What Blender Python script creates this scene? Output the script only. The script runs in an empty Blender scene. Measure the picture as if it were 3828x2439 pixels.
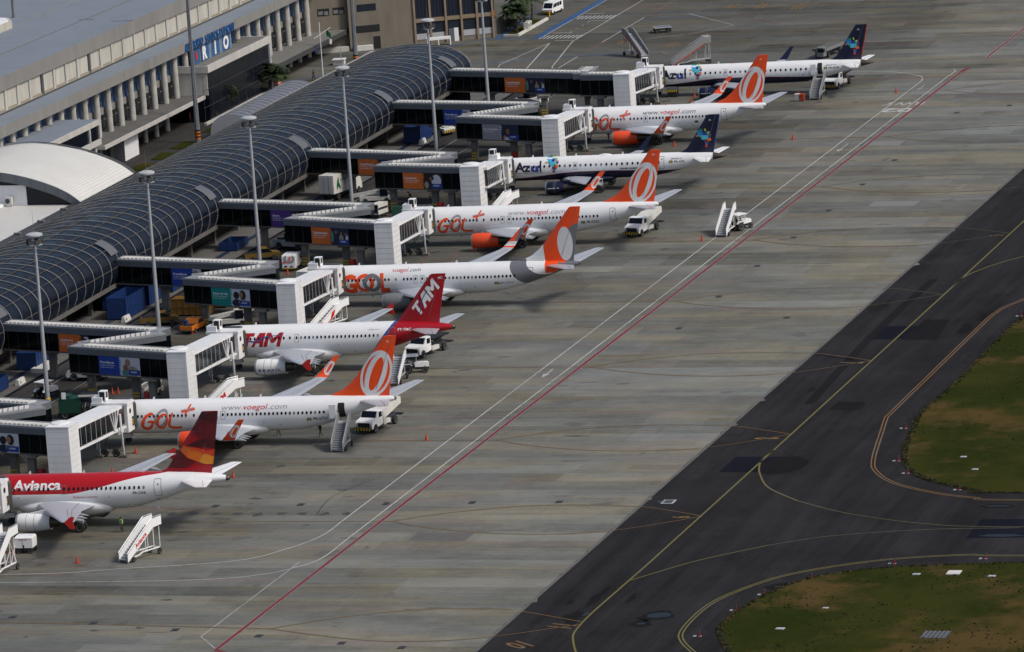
import bpy, bmesh, math, random
from mathutils import Vector, Matrix, geometry
random.seed(7)
C = bpy.context.scene.collection
S = bpy.context.scene
PI = math.pi
# ------------------------------------------------------------------ camera
cam = bpy.data.cameras.new('camera'); cob = bpy.data.objects.new('camera', cam); C.objects.link(cob)
YAW, PITCH, ROLL = -0.3000141545, 0.1942043093, -0.0687607189
CP = Vector((211.72751, -670.07875, 151.79083))
fw = Vector((math.sin(YAW)*math.cos(PITCH), math.cos(YAW)*math.cos(PITCH), -math.sin(PITCH)))
rt = fw.cross(Vector((0, 0, 1))).normalized(); up = rt.cross(fw)
c_, s_ = math.cos(ROLL), math.sin(ROLL)
r2 = rt*c_ + up*s_; u2 = up*c_ - rt*s_
cob.matrix_world = Matrix(((r2.x, u2.x, -fw.x, CP.x), (r2.y, u2.y, -fw.y, CP.y), (r2.z, u2.z, -fw.z, CP.z), (0, 0, 0, 1)))
cam.lens = 22873.6176/3828*36; cam.sensor_width = 36; cam.sensor_fit = 'HORIZONTAL'
cam.clip_start = 1; cam.clip_end = 20000
S.camera = cob
# ------------------------------------------------------------------ world and sun (thin overcast, soft light from the right)
SUN_EL, SUN_AZ = math.radians(48), math.radians(100)     # azimuth from +y towards +x
w = bpy.data.worlds.new('World'); S.world = w; w.use_nodes = True
nt = w.node_tree; sky = nt.nodes.new('ShaderNodeTexSky'); sky.sky_type = 'NISHITA'; sky.sun_disc = False
sky.sun_elevation = SUN_EL; sky.sun_rotation = SUN_AZ; sky.dust_density = 4; sky.air_density = 1.0; sky.ozone_density = 1.5
bg = nt.nodes['Background']; bg.inputs[1].default_value = 0.085
nt.links.new(sky.outputs[0], bg.inputs[0])
sl = bpy.data.lights.new('sun', 'SUN'); sl.energy = 1.5; sl.angle = math.radians(10); sl.color = (1, 0.955, 0.87)
so = bpy.data.objects.new('sun', sl); C.objects.link(so)
sd = Vector((math.sin(SUN_AZ)*math.cos(SUN_EL), math.cos(SUN_AZ)*math.cos(SUN_EL), math.sin(SUN_EL)))
so.rotation_euler = sd.to_track_quat('Z', 'Y').to_euler(); so.location = (0, 0, 300)
S.view_settings.view_transform = 'Standard'; S.view_settings.look = 'None'; S.view_settings.exposure = 0.52; S.view_settings.gamma = 1
# ------------------------------------------------------------------ node helpers
class E:
    def __init__(s, nt, k): s.nt = nt; s.k = k
    def m(s, op, *a):
        n = s.nt.nodes.new('ShaderNodeMath'); n.operation = op
        for i, v in enumerate((s,)+a):
            if isinstance(v, E): s.nt.links.new(v.k, n.inputs[i])
            else: n.inputs[i].default_value = v
        return E(s.nt, n.outputs[0])
    def __add__(s, o): return s.m('ADD', o)
    __radd__ = __add__
    def __sub__(s, o): return s.m('SUBTRACT', o)
    def __rsub__(s, o): return (s*-1)+o
    def __mul__(s, o): return s.m('MULTIPLY', o)
    __rmul__ = __mul__
    def __truediv__(s, o): return s.m('DIVIDE', o)
    def __lt__(s, o): return s.m('LESS_THAN', o)
    def __gt__(s, o): return s.m('GREATER_THAN', o)
    def mx(s, o): return s.m('MAXIMUM', o)
    def mn(s, o): return s.m('MINIMUM', o)
    def abs(s): return s.m('ABSOLUTE')
    def fl(s): return s.m('FLOOR')
    def fr(s): return s.m('FRACT')
    def sm(s, a, b):
        n = s.nt.nodes.new('ShaderNodeMapRange'); n.interpolation_type = 'SMOOTHSTEP'
        s.nt.links.new(s.k, n.inputs[0]); n.inputs[1].default_value = a; n.inputs[2].default_value = b
        return E(s.nt, n.outputs[0])
def coords(nt, kind='Object'):
    t = nt.nodes.new('ShaderNodeTexCoord'); sp = nt.nodes.new('ShaderNodeSeparateXYZ')
    nt.links.new(t.outputs[kind], sp.inputs[0])
    return [E(nt, sp.outputs[i]) for i in range(3)]
def vec(nt, x, y, z=0.0):
    n = nt.nodes.new('ShaderNodeCombineXYZ')
    for i, v in enumerate((x, y, z)):
        if isinstance(v, E): nt.links.new(v.k, n.inputs[i])
        else: n.inputs[i].default_value = v
    return n.outputs[0]
def noise(nt, v, scale=1.0, detail=3, rough=0.55):
    n = nt.nodes.new('ShaderNodeTexNoise'); n.inputs['Scale'].default_value = scale; n.inputs['Detail'].default_value = detail
    n.inputs['Roughness'].default_value = rough; nt.links.new(v, n.inputs['Vector']); return E(nt, n.outputs['Fac'])
def wnoise(nt, v):
    n = nt.nodes.new('ShaderNodeTexWhiteNoise'); n.noise_dimensions = '3D'; nt.links.new(v, n.inputs['Vector']); return E(nt, n.outputs['Value'])
def mixc(nt, f, a, b):
    n = nt.nodes.new('ShaderNodeMix'); n.data_type = 'RGBA'
    if isinstance(f, E): nt.links.new(f.k, n.inputs[0])
    else: n.inputs[0].default_value = f
    for i, v in ((6, a), (7, b)):
        if isinstance(v, (tuple, list)): n.inputs[i].default_value = (*v[:3], 1)
        else: nt.links.new(v, n.inputs[i])
    return n.outputs[2]
def scalec(nt, col, f):
    n = nt.nodes.new('ShaderNodeVectorMath'); n.operation = 'SCALE'
    if isinstance(col, (tuple, list)): n.inputs[0].default_value = col[:3]
    else: nt.links.new(col, n.inputs[0])
    nt.links.new(f.k, n.inputs['Scale']); return n.outputs[0]
MATS = {}
def newmat(name, rough=0.5, metal=0.0, spec=0.5):
    m = bpy.data.materials.new(name); m.use_nodes = True; b = m.node_tree.nodes['Principled BSDF']
    b.inputs['Roughness'].default_value = rough; b.inputs['Metallic'].default_value = metal; b.inputs['Specular IOR Level'].default_value = spec
    MATS[name] = m; return m, m.node_tree, b
def mat(name, col, rough=0.55, metal=0.0, dirt=0.12, scale=0.7, spec=0.5, streak=False):
    """plain painted or cast surface with uneven wear and grime"""
    if name in MATS: return MATS[name]
    m, nt, b = newmat(name, rough, metal, spec)
    x, y, z = coords(nt)
    n = noise(nt, vec(nt, x, y, z*(0.25 if streak else 1.0)), scale, 4, 0.6)
    f = 1.0 + dirt*0.5 - n*dirt*1.6
    nt.links.new(scalec(nt, col, f), b.inputs['Base Color'])
    return m
# ------------------------------------------------------------------ mesh helpers
class MB:
    def __init__(s): s.v = []; s.f = []; s.i = []; s.m = []; s.X = Matrix.Identity(4)
    def mi(s, m):
        if isinstance(m, str): m = MATS[m]
        if m not in s.m: s.m.append(m)
        return s.m.index(m)
    def add(s, vs, fs, m):
        o = len(s.v); k = s.mi(m); s.v += [tuple(s.X @ Vector(p)) for p in vs]
        for f in fs: s.f.append([o+i for i in f]); s.i.append(k)
        return s
    def box(s, x0, x1, y0, y1, z0, z1, m):
        return s.hexa([(x0, y0), (x1, y0), (x1, y1), (x0, y1)], z0, z1, m)
    def hexa(s, b, z0, z1, m, top=None):
        n = len(b); t = top or b
        vs = [(*p, z0) for p in b]+[(*p, z1) for p in t]
        fs = [list(range(n))[::-1], list(range(n, 2*n))]+[[i, (i+1) % n, n+(i+1) % n, n+i] for i in range(n)]
        return s.add(vs, fs, m)
    def side(s, prof, y0, y1, m):                      # profile in x,z extruded along y
        n = len(prof); vs = [(p[0], y0, p[1]) for p in prof]+[(p[0], y1, p[1]) for p in prof]
        fs = [list(range(n)), list(range(n, 2*n))[::-1]]+[[i, n+i, n+(i+1) % n, (i+1) % n] for i in range(n)]
        return s.add(vs, fs, m)
    def front(s, prof, x0, x1, m):                     # profile in y,z extruded along x
        n = len(prof); vs = [(x0, p[0], p[1]) for p in prof]+[(x1, p[0], p[1]) for p in prof]
        fs = [list(range(n))[::-1], list(range(n, 2*n))]+[[i, (i+1) % n, n+(i+1) % n, n+i] for i in range(n)]
        return s.add(vs, fs, m)
    def loft(s, rings, m, caps=True, closed=True):
        n = len(rings[0]); vs = [p for r in rings for p in r]; fs = []
        for a in range(len(rings)-1):
            for i in range(n if closed else n-1):
                j = (i+1) % n; fs.append([a*n+i, a*n+j, (a+1)*n+j, (a+1)*n+i])
        if caps and closed: fs += [list(range(n))[::-1], [(len(rings)-1)*n+i for i in range(n)]]
        return s.add(vs, fs, m)
    def tube(s, pts, r, m, n=6, caps=True):
        pts = [Vector(p) for p in pts]; rs = r if isinstance(r, (list, tuple)) else [r]*len(pts); rings = []
        for k, p in enumerate(pts):
            d = (pts[min(k+1, len(pts)-1)]-pts[max(k-1, 0)]).normalized()
            a = d.cross(Vector((0, 0, 1)));
            if a.length < 1e-3: a = d.cross(Vector((0, 1, 0)))
            a.normalize(); b = d.cross(a)
            rings.append([tuple(p+(a*math.cos(t)+b*math.sin(t))*rs[k]) for t in [2*PI*i/n for i in range(n)]])
        return s.loft(rings, m, caps)
    def bar(s, p, q, w, m, h=None):                    # square bar
        p, q = Vector(p), Vector(q); d = (q-p).normalized(); a = d.cross(Vector((0, 0, 1)))
        if a.length < 1e-3: a = Vector((1, 0, 0))
        a.normalize(); b = d.cross(a); h = h or w; a = a*w/2; b = b*h/2
        return s.loft([[tuple(e+a+b), tuple(e-a+b), tuple(e-a-b), tuple(e+a-b)] for e in (p, q)], m)
    def lathe(s, prof, m, axis='z', n=16, caps=True, o=(0, 0, 0)):
        rings = []
        for r, h in prof:
            ring = []
            for i in range(n):
                a = 2*PI*i/n; p = (r*math.cos(a), r*math.sin(a), h)
                if axis == 'y': p = (p[0], h, p[1])
                if axis == 'x': p = (h, p[0], p[1])
                ring.append((p[0]+o[0], p[1]+o[1], p[2]+o[2]))
            rings.append(ring)
        return s.loft(rings, m, caps)
    def build(s, name, parent=None, smooth=False, loc=None):
        me = bpy.data.meshes.new(name); me.from_pydata(s.v, [], s.f)
        for m in s.m: me.materials.append(m)
        me.polygons.foreach_set('material_index', s.i)
        bm = bmesh.new(); bm.from_mesh(me); bmesh.ops.recalc_face_normals(bm, faces=bm.faces)
        if smooth:
            for f in bm.faces: f.smooth = True
            for e in bm.edges:
                if len(e.link_faces) == 2 and e.calc_face_angle(0) > 0.6: e.smooth = False
        bm.to_mesh(me); bm.free()
        o = bpy.data.objects.new(name, me); C.objects.link(o)
        if parent: o.parent = parent
        if loc: o.location = loc
        return o
def tag(o, label=None, cat=None, group=None, kind=None):
    if label: o['label'] = label
    if cat: o['category'] = cat
    if group: o['group'] = group
    if kind: o['kind'] = kind
    return o
def thing(name, label, cat, loc=(0, 0, 0), rz=0, group=None):
    o = bpy.data.objects.new(name, None); o.empty_display_size = 0.3; C.objects.link(o)
    o.location = loc; o.rotation_euler = (0, 0, rz); return tag(o, label, cat, group)
def kids(o): return [c for c in bpy.data.objects if c.parent == o]
def copy_tree(o, loc=None, rz=None, label=None, tree=None):
    r = o.copy(); C.objects.link(r)
    if loc: r.location = loc
    if rz is not None: r.rotation_euler = (0, 0, rz)
    if label: r['label'] = label
    for ch in kids(o):
        c = ch.copy(); C.objects.link(c); c.parent = r
        for g in kids(ch):
            d = g.copy(); C.objects.link(d); d.parent = c
    return r
# 2D shapes -> bmesh in the u,v plane; decals are laid on curved skins by a mapping function
def shape2d(loops):
    """loops: list of polygons, each polygon a list of loops (outer, holes...)"""
    bm = bmesh.new()
    for poly in loops:
        if not isinstance(poly[0][0], (list, tuple)): poly = [poly]
        pts = [Vector((p[0], p[1], 0)) for lp in poly for p in lp]
        tris = geometry.tessellate_polygon([[Vector((p[0], p[1], 0)) for p in lp] for lp in poly])
        vs = [bm.verts.new(p) for p in pts]
        for t in tris:
            try: bm.faces.new([vs[i] for i in t])
            except ValueError: pass
    return bm
_txt = {}
def text2d(s, size, u, v, bold=0.0, shear=0.0, width=None, align='LEFT', sx=1.0):
    cu = bpy.data.curves.new('t', 'FONT'); cu.body = s; cu.size = 1.0; cu.offset = bold; cu.shear = shear; cu.resolution_u = 3
    o = bpy.data.objects.new('t', cu); C.objects.link(o)
    dg = bpy.context.evaluated_depsgraph_get(); me = bpy.data.meshes.new_from_object(o.evaluated_get(dg))
    bm = bmesh.new(); bm.from_mesh(me); bpy.data.objects.remove(o); bpy.data.meshes.remove(me)
    x0 = min(q.co.x for q in bm.verts); x1 = max(q.co.x for q in bm.verts)
    k = size/0.73; kx = (width/(x1-x0)) if width else k*sx
    for q in bm.verts: q.co.x = (q.co.x-x0)*kx+u-((x1-x0)*kx/2 if align == 'CENTER' else 0); q.co.y = q.co.y*k+v; q.co.z = 0
    return bm
def ribbon(pts, w):
    """a stroke of varying width through the points"""
    P = [Vector((p[0], p[1])) for p in pts]; n = len(P); ws = w if isinstance(w, (list, tuple)) else [w]*n; L = []; R = []
    for i in range(n):
        d = (P[min(i+1, n-1)]-P[max(i-1, 0)]).normalized(); q = Vector((-d.y, d.x))*ws[i]/2
        L.append(tuple(P[i]+q)); R.append(tuple(P[i]-q))
    return L+R[::-1]
def smooth_pts(p, n=6):
    out = []; m = len(p)
    for i in range(m-1):
        a, b, c, d = p[max(i-1, 0)], p[i], p[i+1], p[min(i+2, m-1)]
        for k in range(n):
            t = k/n; out.append(tuple(0.5*((2*b[j])+(-a[j]+c[j])*t+(2*a[j]-5*b[j]+4*c[j]-d[j])*t*t+(-a[j]+3*b[j]-3*c[j]+d[j])*t**3) for j in range(len(b))))
    return out+[tuple(p[-1])]
def ell(cx, cy, a, b, rot=0, n=40):
    c, s = math.cos(rot), math.sin(rot)
    return [(cx+a*math.cos(t)*c-b*math.sin(t)*s, cy+a*math.cos(t)*s+b*math.sin(t)*c) for t in [2*PI*i/n for i in range(n)]]
def decal(name, parent, items, fn, step=0.22):
    """items: [(bmesh2d, material)] ; fn(u,v) -> xyz"""
    mb = MB()
    for bm, m in items:
        if step:
            for ax in (0, 1):
                a = min(q.co[ax] for q in bm.verts); b = max(q.co[ax] for q in bm.verts)
                k = a+step*(1 if ax else 3)
                while k < b:
                    co = Vector((0, 0, 0)); co[ax] = k; no = Vector((0, 0, 0)); no[ax] = 1
                    bmesh.ops.bisect_plane(bm, geom=bm.verts[:]+bm.edges[:]+bm.faces[:], plane_co=co, plane_no=no); k += step*(1 if ax else 3)
        bm.verts.index_update()
        mb.add([fn(q.co.x, q.co.y) for q in bm.verts], [[q.index for q in f.verts] for f in bm.faces], m); bm.free()
    return mb.build(name, parent)
# ------------------------------------------------------------------ common materials
W = mat('white_paint', (0.78, 0.785, 0.79), 0.38, dirt=0.06)
mat('bridge_white', (0.74, 0.745, 0.755), 0.5, dirt=0.26, streak=True)
mat('off_white', (0.62, 0.61, 0.57), 0.6, dirt=0.25, streak=True)
mat('light_grey', (0.42, 0.43, 0.45), 0.5, dirt=0.15)
mat('fascia_grey', (0.125, 0.138, 0.158), 0.45, metal=0.2, dirt=0.12, streak=True)
mat('joint_grey', (0.07, 0.075, 0.085), 0.6)
mat('mid_grey', (0.17, 0.175, 0.185), 0.55)
mat('dark_grey', (0.045, 0.047, 0.05), 0.6)
mat('rubber', (0.013, 0.013, 0.014), 0.8, dirt=0.4)
mat('black', (0.008, 0.008, 0.009), 0.6)
mat('steel', (0.40, 0.41, 0.43), 0.42, metal=0.6)
mat('bare_metal', (0.34, 0.34, 0.35), 0.35, metal=0.9)
mat('hot_metal', (0.10, 0.085, 0.07), 0.45, metal=0.8)
mat('bridge_glass', (0.0022, 0.004, 0.0045), 0.12, dirt=0.3, spec=0.2)
mat('window_glass', (0.006, 0.008, 0.014), 0.15, spec=0.3)
mat('pane_dark', (0.016, 0.022, 0.035), 0.25)
mat('gol_orange', (0.82, 0.075, 0.012), 0.4, dirt=0.10)
mat('gol_grey', (0.165, 0.165, 0.185), 0.4, dirt=0.06)
mat('logo_grey', (0.30, 0.30, 0.32), 0.4)
mat('logo_red', (0.55, 0.02, 0.018), 0.4)
mat('tam_red', (0.36, 0.006, 0.014), 0.36, dirt=0.05)
mat('tam_blue', (0.02, 0.07, 0.22), 0.4)
mat('navy', (0.006, 0.009, 0.035), 0.3, dirt=0.1)
mat('azul_blue', (0.03, 0.06, 0.26), 0.4)
mat('ink', (0.03, 0.03, 0.035), 0.5)
mat('flag_green', (0.0, 0.10, 0.025), 0.5)
mat('yellow', (0.62, 0.38, 0.02), 0.5)
mat('hazard_yellow', (0.55, 0.36, 0.01), 0.5)
mat('orange_paint', (0.58, 0.16, 0.012), 0.5)
mat('cone_orange', (0.42, 0.045, 0.015), 0.6)
mat('container_blue', (0.006, 0.030, 0.13), 0.55, dirt=0.35)
mat('green_paint', (0.006, 0.05, 0.03), 0.5)
mat('red_paint', (0.38, 0.015, 0.015), 0.5)
mat('concrete_wall', (0.33, 0.32, 0.30), 0.85, dirt=0.4, scale=0.5, streak=True)
mat('pale_concrete', (0.48, 0.47, 0.44), 0.85, dirt=0.35, scale=0.6, streak=True)
mat('dark_concrete', (0.11, 0.105, 0.098), 0.9, dirt=0.5, scale=0.4)
mat('beam_concrete', (0.16, 0.155, 0.145), 0.85, dirt=0.45, scale=0.6)
# ================================================================== GROUND
def concrete_mat():
    m, nt, b = newmat('apron_concrete', 0.95, spec=0.08)
    x, y, z = coords(nt)
    wob = (noise(nt, vec(nt, x*0.15, y*0.15, 77.0), 1, 2)-0.5)*0.5
    def cells(w_, h_, s_, seed):
        r = ((y+wob*0.3)/h_).fl(); o = wnoise(nt, vec(nt, r, seed)); c = ((x+wob+o*w_*7)/w_).fl(); return wnoise(nt, vec(nt, c, r, seed+s_))
    row = (y/4.1).fl(); r1 = wnoise(nt, vec(nt, row, 3.3))
    c1 = cells(8.5, 4.1, 1.7, 3.0); c2 = cells(31, 8.2, 2.1, 9.0); c3 = cells(14, 2.05, 3.3, 15.0); c4 = cells(55, 4.1, 4.7, 21.0); band = wnoise(nt, vec(nt, (y/4.1).fl(), 55.5))
    big = noise(nt, vec(nt, x*0.014, y*0.010), 1, 3)
    st = noise(nt, vec(nt, x*0.05, y*0.9), 1, 6, 0.72)
    st2 = noise(nt, vec(nt, x*0.16, y*3.2, 5.0), 1, 4, 0.7)
    bl = noise(nt, vec(nt, x*0.11, y*0.16, 2.0), 1, 7, 0.78)
    fine = noise(nt, vec(nt, x*1.1, y*2.2, 4.0), 1, 4, 0.8)
    f = 0.90+(c1-0.5)*0.13+(c2-0.5)*0.20+(c3-0.5)*0.17+(c4-0.5)*0.26+(band-0.5)*0.16+(st-0.5)*0.52+(bl-0.5)*0.95+(st2-0.5)*0.34+(fine-0.5)*0.42+(big-0.5)*0.35
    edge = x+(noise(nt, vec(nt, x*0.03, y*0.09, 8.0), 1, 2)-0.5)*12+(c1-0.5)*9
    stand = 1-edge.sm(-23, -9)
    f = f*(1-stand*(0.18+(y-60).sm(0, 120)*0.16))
    near_ = (((y+9)/41.15).fr()-0.5).abs().sm(0.5, 0.22)                   # soot collects along each lead-in line
    oil = noise(nt, vec(nt, x*0.14, y*0.32, 11.0), 1, 7, 0.8).sm(0.535, 0.66)*stand*(0.35+near_*0.65)
    sc = noise(nt, vec(nt, x*0.22, y*0.8, 21.0), 1, 6, 0.75).sm(0.60, 0.68); sc2 = noise(nt, vec(nt, x*0.35, y*1.1, 41.0), 1, 6, 0.8).sm(0.62, 0.67)
    pale = noise(nt, vec(nt, x*0.12, y*0.7, 51.0), 1, 6, 0.75).sm(0.60, 0.68)
    f = f*(1-oil*0.52)*(1-sc*0.30)*(1-sc2*0.22)*(1+pale*0.22)
    jy = ((y/4.1).fr()-0.5).abs().sm(0.485, 0.499); jx = (((x+r1*40)/9.0).fr()-0.5).abs().sm(0.494, 0.5)
    f = f*(1-jy*0.26)*(1-jx*0.14)
    tint = noise(nt, vec(nt, x*0.03, y*0.14, 6.0), 1, 4, 0.65).sm(0.42, 0.60)
    pink = (c3 > 0.86); cool = (c2 > 0.72)
    base = mixc(nt, tint, (0.172, 0.177, 0.162), (0.208, 0.192, 0.148))
    base = mixc(nt, pink*0.6, base, (0.168, 0.143, 0.130)); base = mixc(nt, cool*0.5, base, (0.168, 0.176, 0.172))
    gate_shade = (1-(x+(c1-0.5)*4).sm(-56, -40))*(1-y.sm(240, 262)*.75)*(1-(x < -84.0)); nt.links.new(scalec(nt, base, f*(0.86+x.sm(2, 20)*0.08)*(1-gate_shade*0.38)), b.inputs['Base Color'])  # gate-side concrete darkened: shade below the bridges painted into the colour
concrete_mat()
def asphalt_mat(name, c, amp=1.0):
    m, nt, b = newmat(name, 0.95, spec=0.05)
    x, y, z = coords(nt)
    st = noise(nt, vec(nt, x*0.6, y*0.035), 1, 4, 0.6); bl = noise(nt, vec(nt, x*0.06, y*0.06, 2.0), 1, 5, 0.65)
    fine = noise(nt, vec(nt, x*2.0, y*2.0, 4.0), 1, 3, 0.7)
    lane = wnoise(nt, vec(nt, (x/3.8).fl(), (y/58).fl(), 2.2))
    jx = ((x/3.8).fr()-0.5).abs().sm(0.482, 0.499); crack = noise(nt, vec(nt, x*0.2, y*0.2, 31.0), 1, 6, 0.8).sm(0.66, 0.72)
    wheel = noise(nt, vec(nt, x*0.35, y*0.012, 61.0), 1, 3, 0.6); worn = noise(nt, vec(nt, x*0.09, y*0.05, 71.0), 1, 6, 0.75).sm(0.52, 0.68); soot = noise(nt, vec(nt, x*0.16, y*0.06, 81.0), 1, 6, 0.8).sm(0.56, 0.68)
    f = 1+(st-0.5)*1.1*amp+(bl-0.5)*1.1*amp+(fine-0.5)*0.55+(lane-0.5)*0.20*amp+(wheel-0.5)*0.6*amp
    f = f*(1-jx*0.30)*(1-crack*0.4)*(1+worn*0.28*amp)*(1-soot*0.30*amp)
    nt.links.new(scalec(nt, c, f), b.inputs['Base Color'])
asphalt_mat('taxiway_asphalt', (0.0215, 0.0205, 0.0222))
asphalt_mat('service_asphalt', (0.040, 0.039, 0.038), 0.9)
asphalt_mat('patch_asphalt', (0.0075, 0.0085, 0.0145), 0.5)
asphalt_mat('old_patch', (0.0115, 0.0115, 0.0125), 0.7)
def grass_mat():
    m, nt, b = newmat('grass_turf', 0.98, spec=0.02)
    x, y, z = coords(nt)
    a = noise(nt, vec(nt, x*0.08, y*0.05), 1, 6, 0.75); c = noise(nt, vec(nt, x*0.5, y*1.4, 3.0), 1, 4, 0.75); d = noise(nt, vec(nt, x*0.055, y*0.05, 9.0), 1, 7, 0.7)
    g = mixc(nt, a.sm(0.35, 0.65), (0.017, 0.025, 0.004), (0.034, 0.036, 0.0075))
    g = mixc(nt, d.sm(0.50, 0.64)*0.8, g, (0.088, 0.056, 0.022))
    g = mixc(nt, c.sm(0.58, 0.70)*0.8, g, (0.010, 0.012, 0.004))
    fine = noise(nt, vec(nt, x*2.5, y*2.5, 7.0), 1, 3, 0.8)
    nt.links.new(scalec(nt, g, 0.8+fine*0.4), b.inputs['Base Color'])
grass_mat()
def marking_mat(name, c, wear=0.45):
    m, nt, b = newmat(name, 0.8, spec=0.25); x, y, z = coords(nt)
    n = noise(nt, vec(nt, x*0.9, y*0.9), 1, 5, 0.75); n2 = noise(nt, vec(nt, x*0.05, y*0.05, 3.0), 1, 3)
    nt.links.new(mixc(nt, n.sm(0.50, 0.66)*wear+n2.sm(0.45, 0.65)*wear*0.5, c, (0.13, 0.125, 0.12)), b.inputs['Base Color'])
marking_mat('line_white', (0.42, 0.42, 0.42), 0.6); marking_mat('line_white_worn', (0.32, 0.32, 0.32), 0.9)
marking_mat('line_red', (0.155, 0.020, 0.028), 0.35); marking_mat('line_red_worn', (0.17, 0.045, 0.045), 0.7)
marking_mat('line_yellow', (0.19, 0.115, 0.035), 0.8); marking_mat('line_yellow_dark', (0.15, 0.085, 0.030), 0.6); marking_mat('line_taxi', (0.135, 0.120, 0.030), 0.5); marking_mat('line_blue_shaded', (0.007, 0.016, 0.042), .3)  # the dark blue is the walkway blue with its shade painted in
marking_mat('line_taxi_worn', (0.075, 0.065, 0.022), 0.6); marking_mat('line_black', (0.085, 0.08, 0.072), 0.9)
marking_mat('line_blue', (0.022, 0.075, 0.19), 0.35)
def sheet(name, pts, z, m, kind='structure', n=None):
    mb = MB(); mb.add([(p[0], p[1], z) for p in pts], [list(range(len(pts)))], m); o = mb.build(name); tag(o, kind=kind)
    return o
sheet('ground', [(-3000, -3000), (3000, -3000), (3000, 5000), (-3000, 5000)], -0.04, 'service_asphalt')
# apron concrete with a slightly ragged eastern edge
ed = []; y = -140.0
while y < 700:
    ed.append((27.75+random.uniform(-0.10, 0.10)+(random.random() < 0.06)*random.uniform(0.2, 1.3), y)); y += random.uniform(0.8, 2.6)
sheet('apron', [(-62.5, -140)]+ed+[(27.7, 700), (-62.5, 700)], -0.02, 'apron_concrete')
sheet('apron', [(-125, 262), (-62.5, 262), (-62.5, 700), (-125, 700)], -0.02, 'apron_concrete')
sheet('taxiway', [(27.2, -160), (400, -160), (400, 900), (27.2, 900)], -0.03, 'taxiway_asphalt')
sheet('apron_shoulder', [(27.75, -140), (28.15, -140), (28.15, 700), (27.75, 700)], -0.012, 'dark_concrete')
def strip(mb, pts, w, z, m):
    P = [Vector((p[0], p[1])) for p in pts]; n = len(P); L = []; R = []
    for i in range(n):
        d = (P[min(i+1, n-1)]-P[max(i-1, 0)]).normalized(); q = Vector((-d.y, d.x))*w/2
        L.append((*(P[i]+q), z)); R.append((*(P[i]-q), z))
    mb.add(L+R, [[i, i+1, n+i+1, n+i] for i in range(n-1)], m)
def marking(name, lines, z=0.0):
    mb = MB()
    for pts, w_, m, dz in lines: strip(mb, pts, w_, z+dz, m)
    return tag(mb.build(name), kind='structure')
def poly_mark(name, polys, m, z=0.0):
    mb = MB()
    for p in polys: mb.add([(q[0], q[1], z) for q in p], [list(range(len(p)))], m)
    return tag(mb.build(name), kind='structure')
# red restriction line with white edge
RY = [(0.1, -96.4), (0, -40), (0, 263.0)]
marking('red_line', [(RY, 0.54, 'line_white_worn', 0), (RY, 0.44, 'line_red', 0.006), ([(0, 262.9), (0.35, 266.4)], 0.8, 'line_red', 0.006),
    ([(1.2, 276.5), (1.2, 430)], 0.62, 'line_white_worn', 0), ([(1.2, 276.5), (1.2, 430)], 0.42, 'line_red', 0.006), ([(0.1, -96.4), (7, -101)], 0.5, 'line_red', 0.004)])
# service road borders
A = [(-60, -66.3), (-32.5, -64.6), (-23.2, -62.2), (-11, -58.4), (-6.9, -53.1), (-4.75, -46.9), (-4.6, -40), (-4.6, 255), (-5.9, 259.6), (-10.8, 264), (-14.5, 265.3), (-24, 265.8)]
Bn = [(-60, -69.5), (-34.5, -68.5), (-13, -67), (-5.6, -64.3), (-2.1, -59.7), (-1.25, -56), (-1.25, -49.6), (-1.25, 258), (-1.15, 263.6), (-1.9, 265.7)]
marking('service_road_line', [(smooth_pts(A[:7])+A[7:8]+smooth_pts(A[7:])[1:], 0.17, 'line_white', 0), (smooth_pts(Bn[:7])+Bn[7:8]+smooth_pts(Bn[7:])[1:], 0.17, 'line_white', 0),
    ([(-3.4, -91), (-3.3, -58.7)], 0.16, 'line_white_worn', -0.004), ([(-3.4, -91), (0.1, -96.2)], 0.16, 'line_white_worn', -0.004)])
poly_mark('arrow_marking', [[(-3.1, 40.6), (-3.3, 40.6), (-3.3, 37.6), (-3.1, 37.6)], [(-2.75, 37.7), (-3.65, 37.7), (-3.2, 35.4)]], 'line_white')
poly_mark('arrow_marking', [[(-3.1, 251), (-3.3, 251), (-3.3, 247.8), (-3.1, 247.8)], [(-2.75, 247.9), (-3.65, 247.9), (-3.2, 245.6)]], 'line_white_worn')
poly_mark('arrow_marking', [[(-3.1, 199), (-3.3, 199), (-3.3, 194), (-3.1, 194)], [(-2.75, 194.1), (-3.65, 194.1), (-3.2, 192)]], 'line_white_worn')
def ground_text(s, x, y, size, m, rz=0, sx=1.0, stretch=1.0, bold=0.02):
    bm = text2d(s, size, 0, 0, bold, sx=sx, align='CENTER'); mb = MB(); bm.verts.index_update(); c, s2 = math.cos(rz), math.sin(rz)
    mb.add([(x+q.co.x*c-q.co.y*stretch*s2, y+q.co.x*s2+q.co.y*stretch*c, 0.004) for q in bm.verts], [[q.index for q in f.verts] for f in bm.faces], m); bm.free()
    return tag(mb.build('ground_lettering'), kind='structure')
ground_text('02', -2.3, 229.3, 3.4, 'line_white', PI, 1.1, 1, 0.04); ground_text('RWY', -2.7, 234.8, 2.8, 'line_white_worn', PI, 0.75, 1, 0.03)
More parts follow.
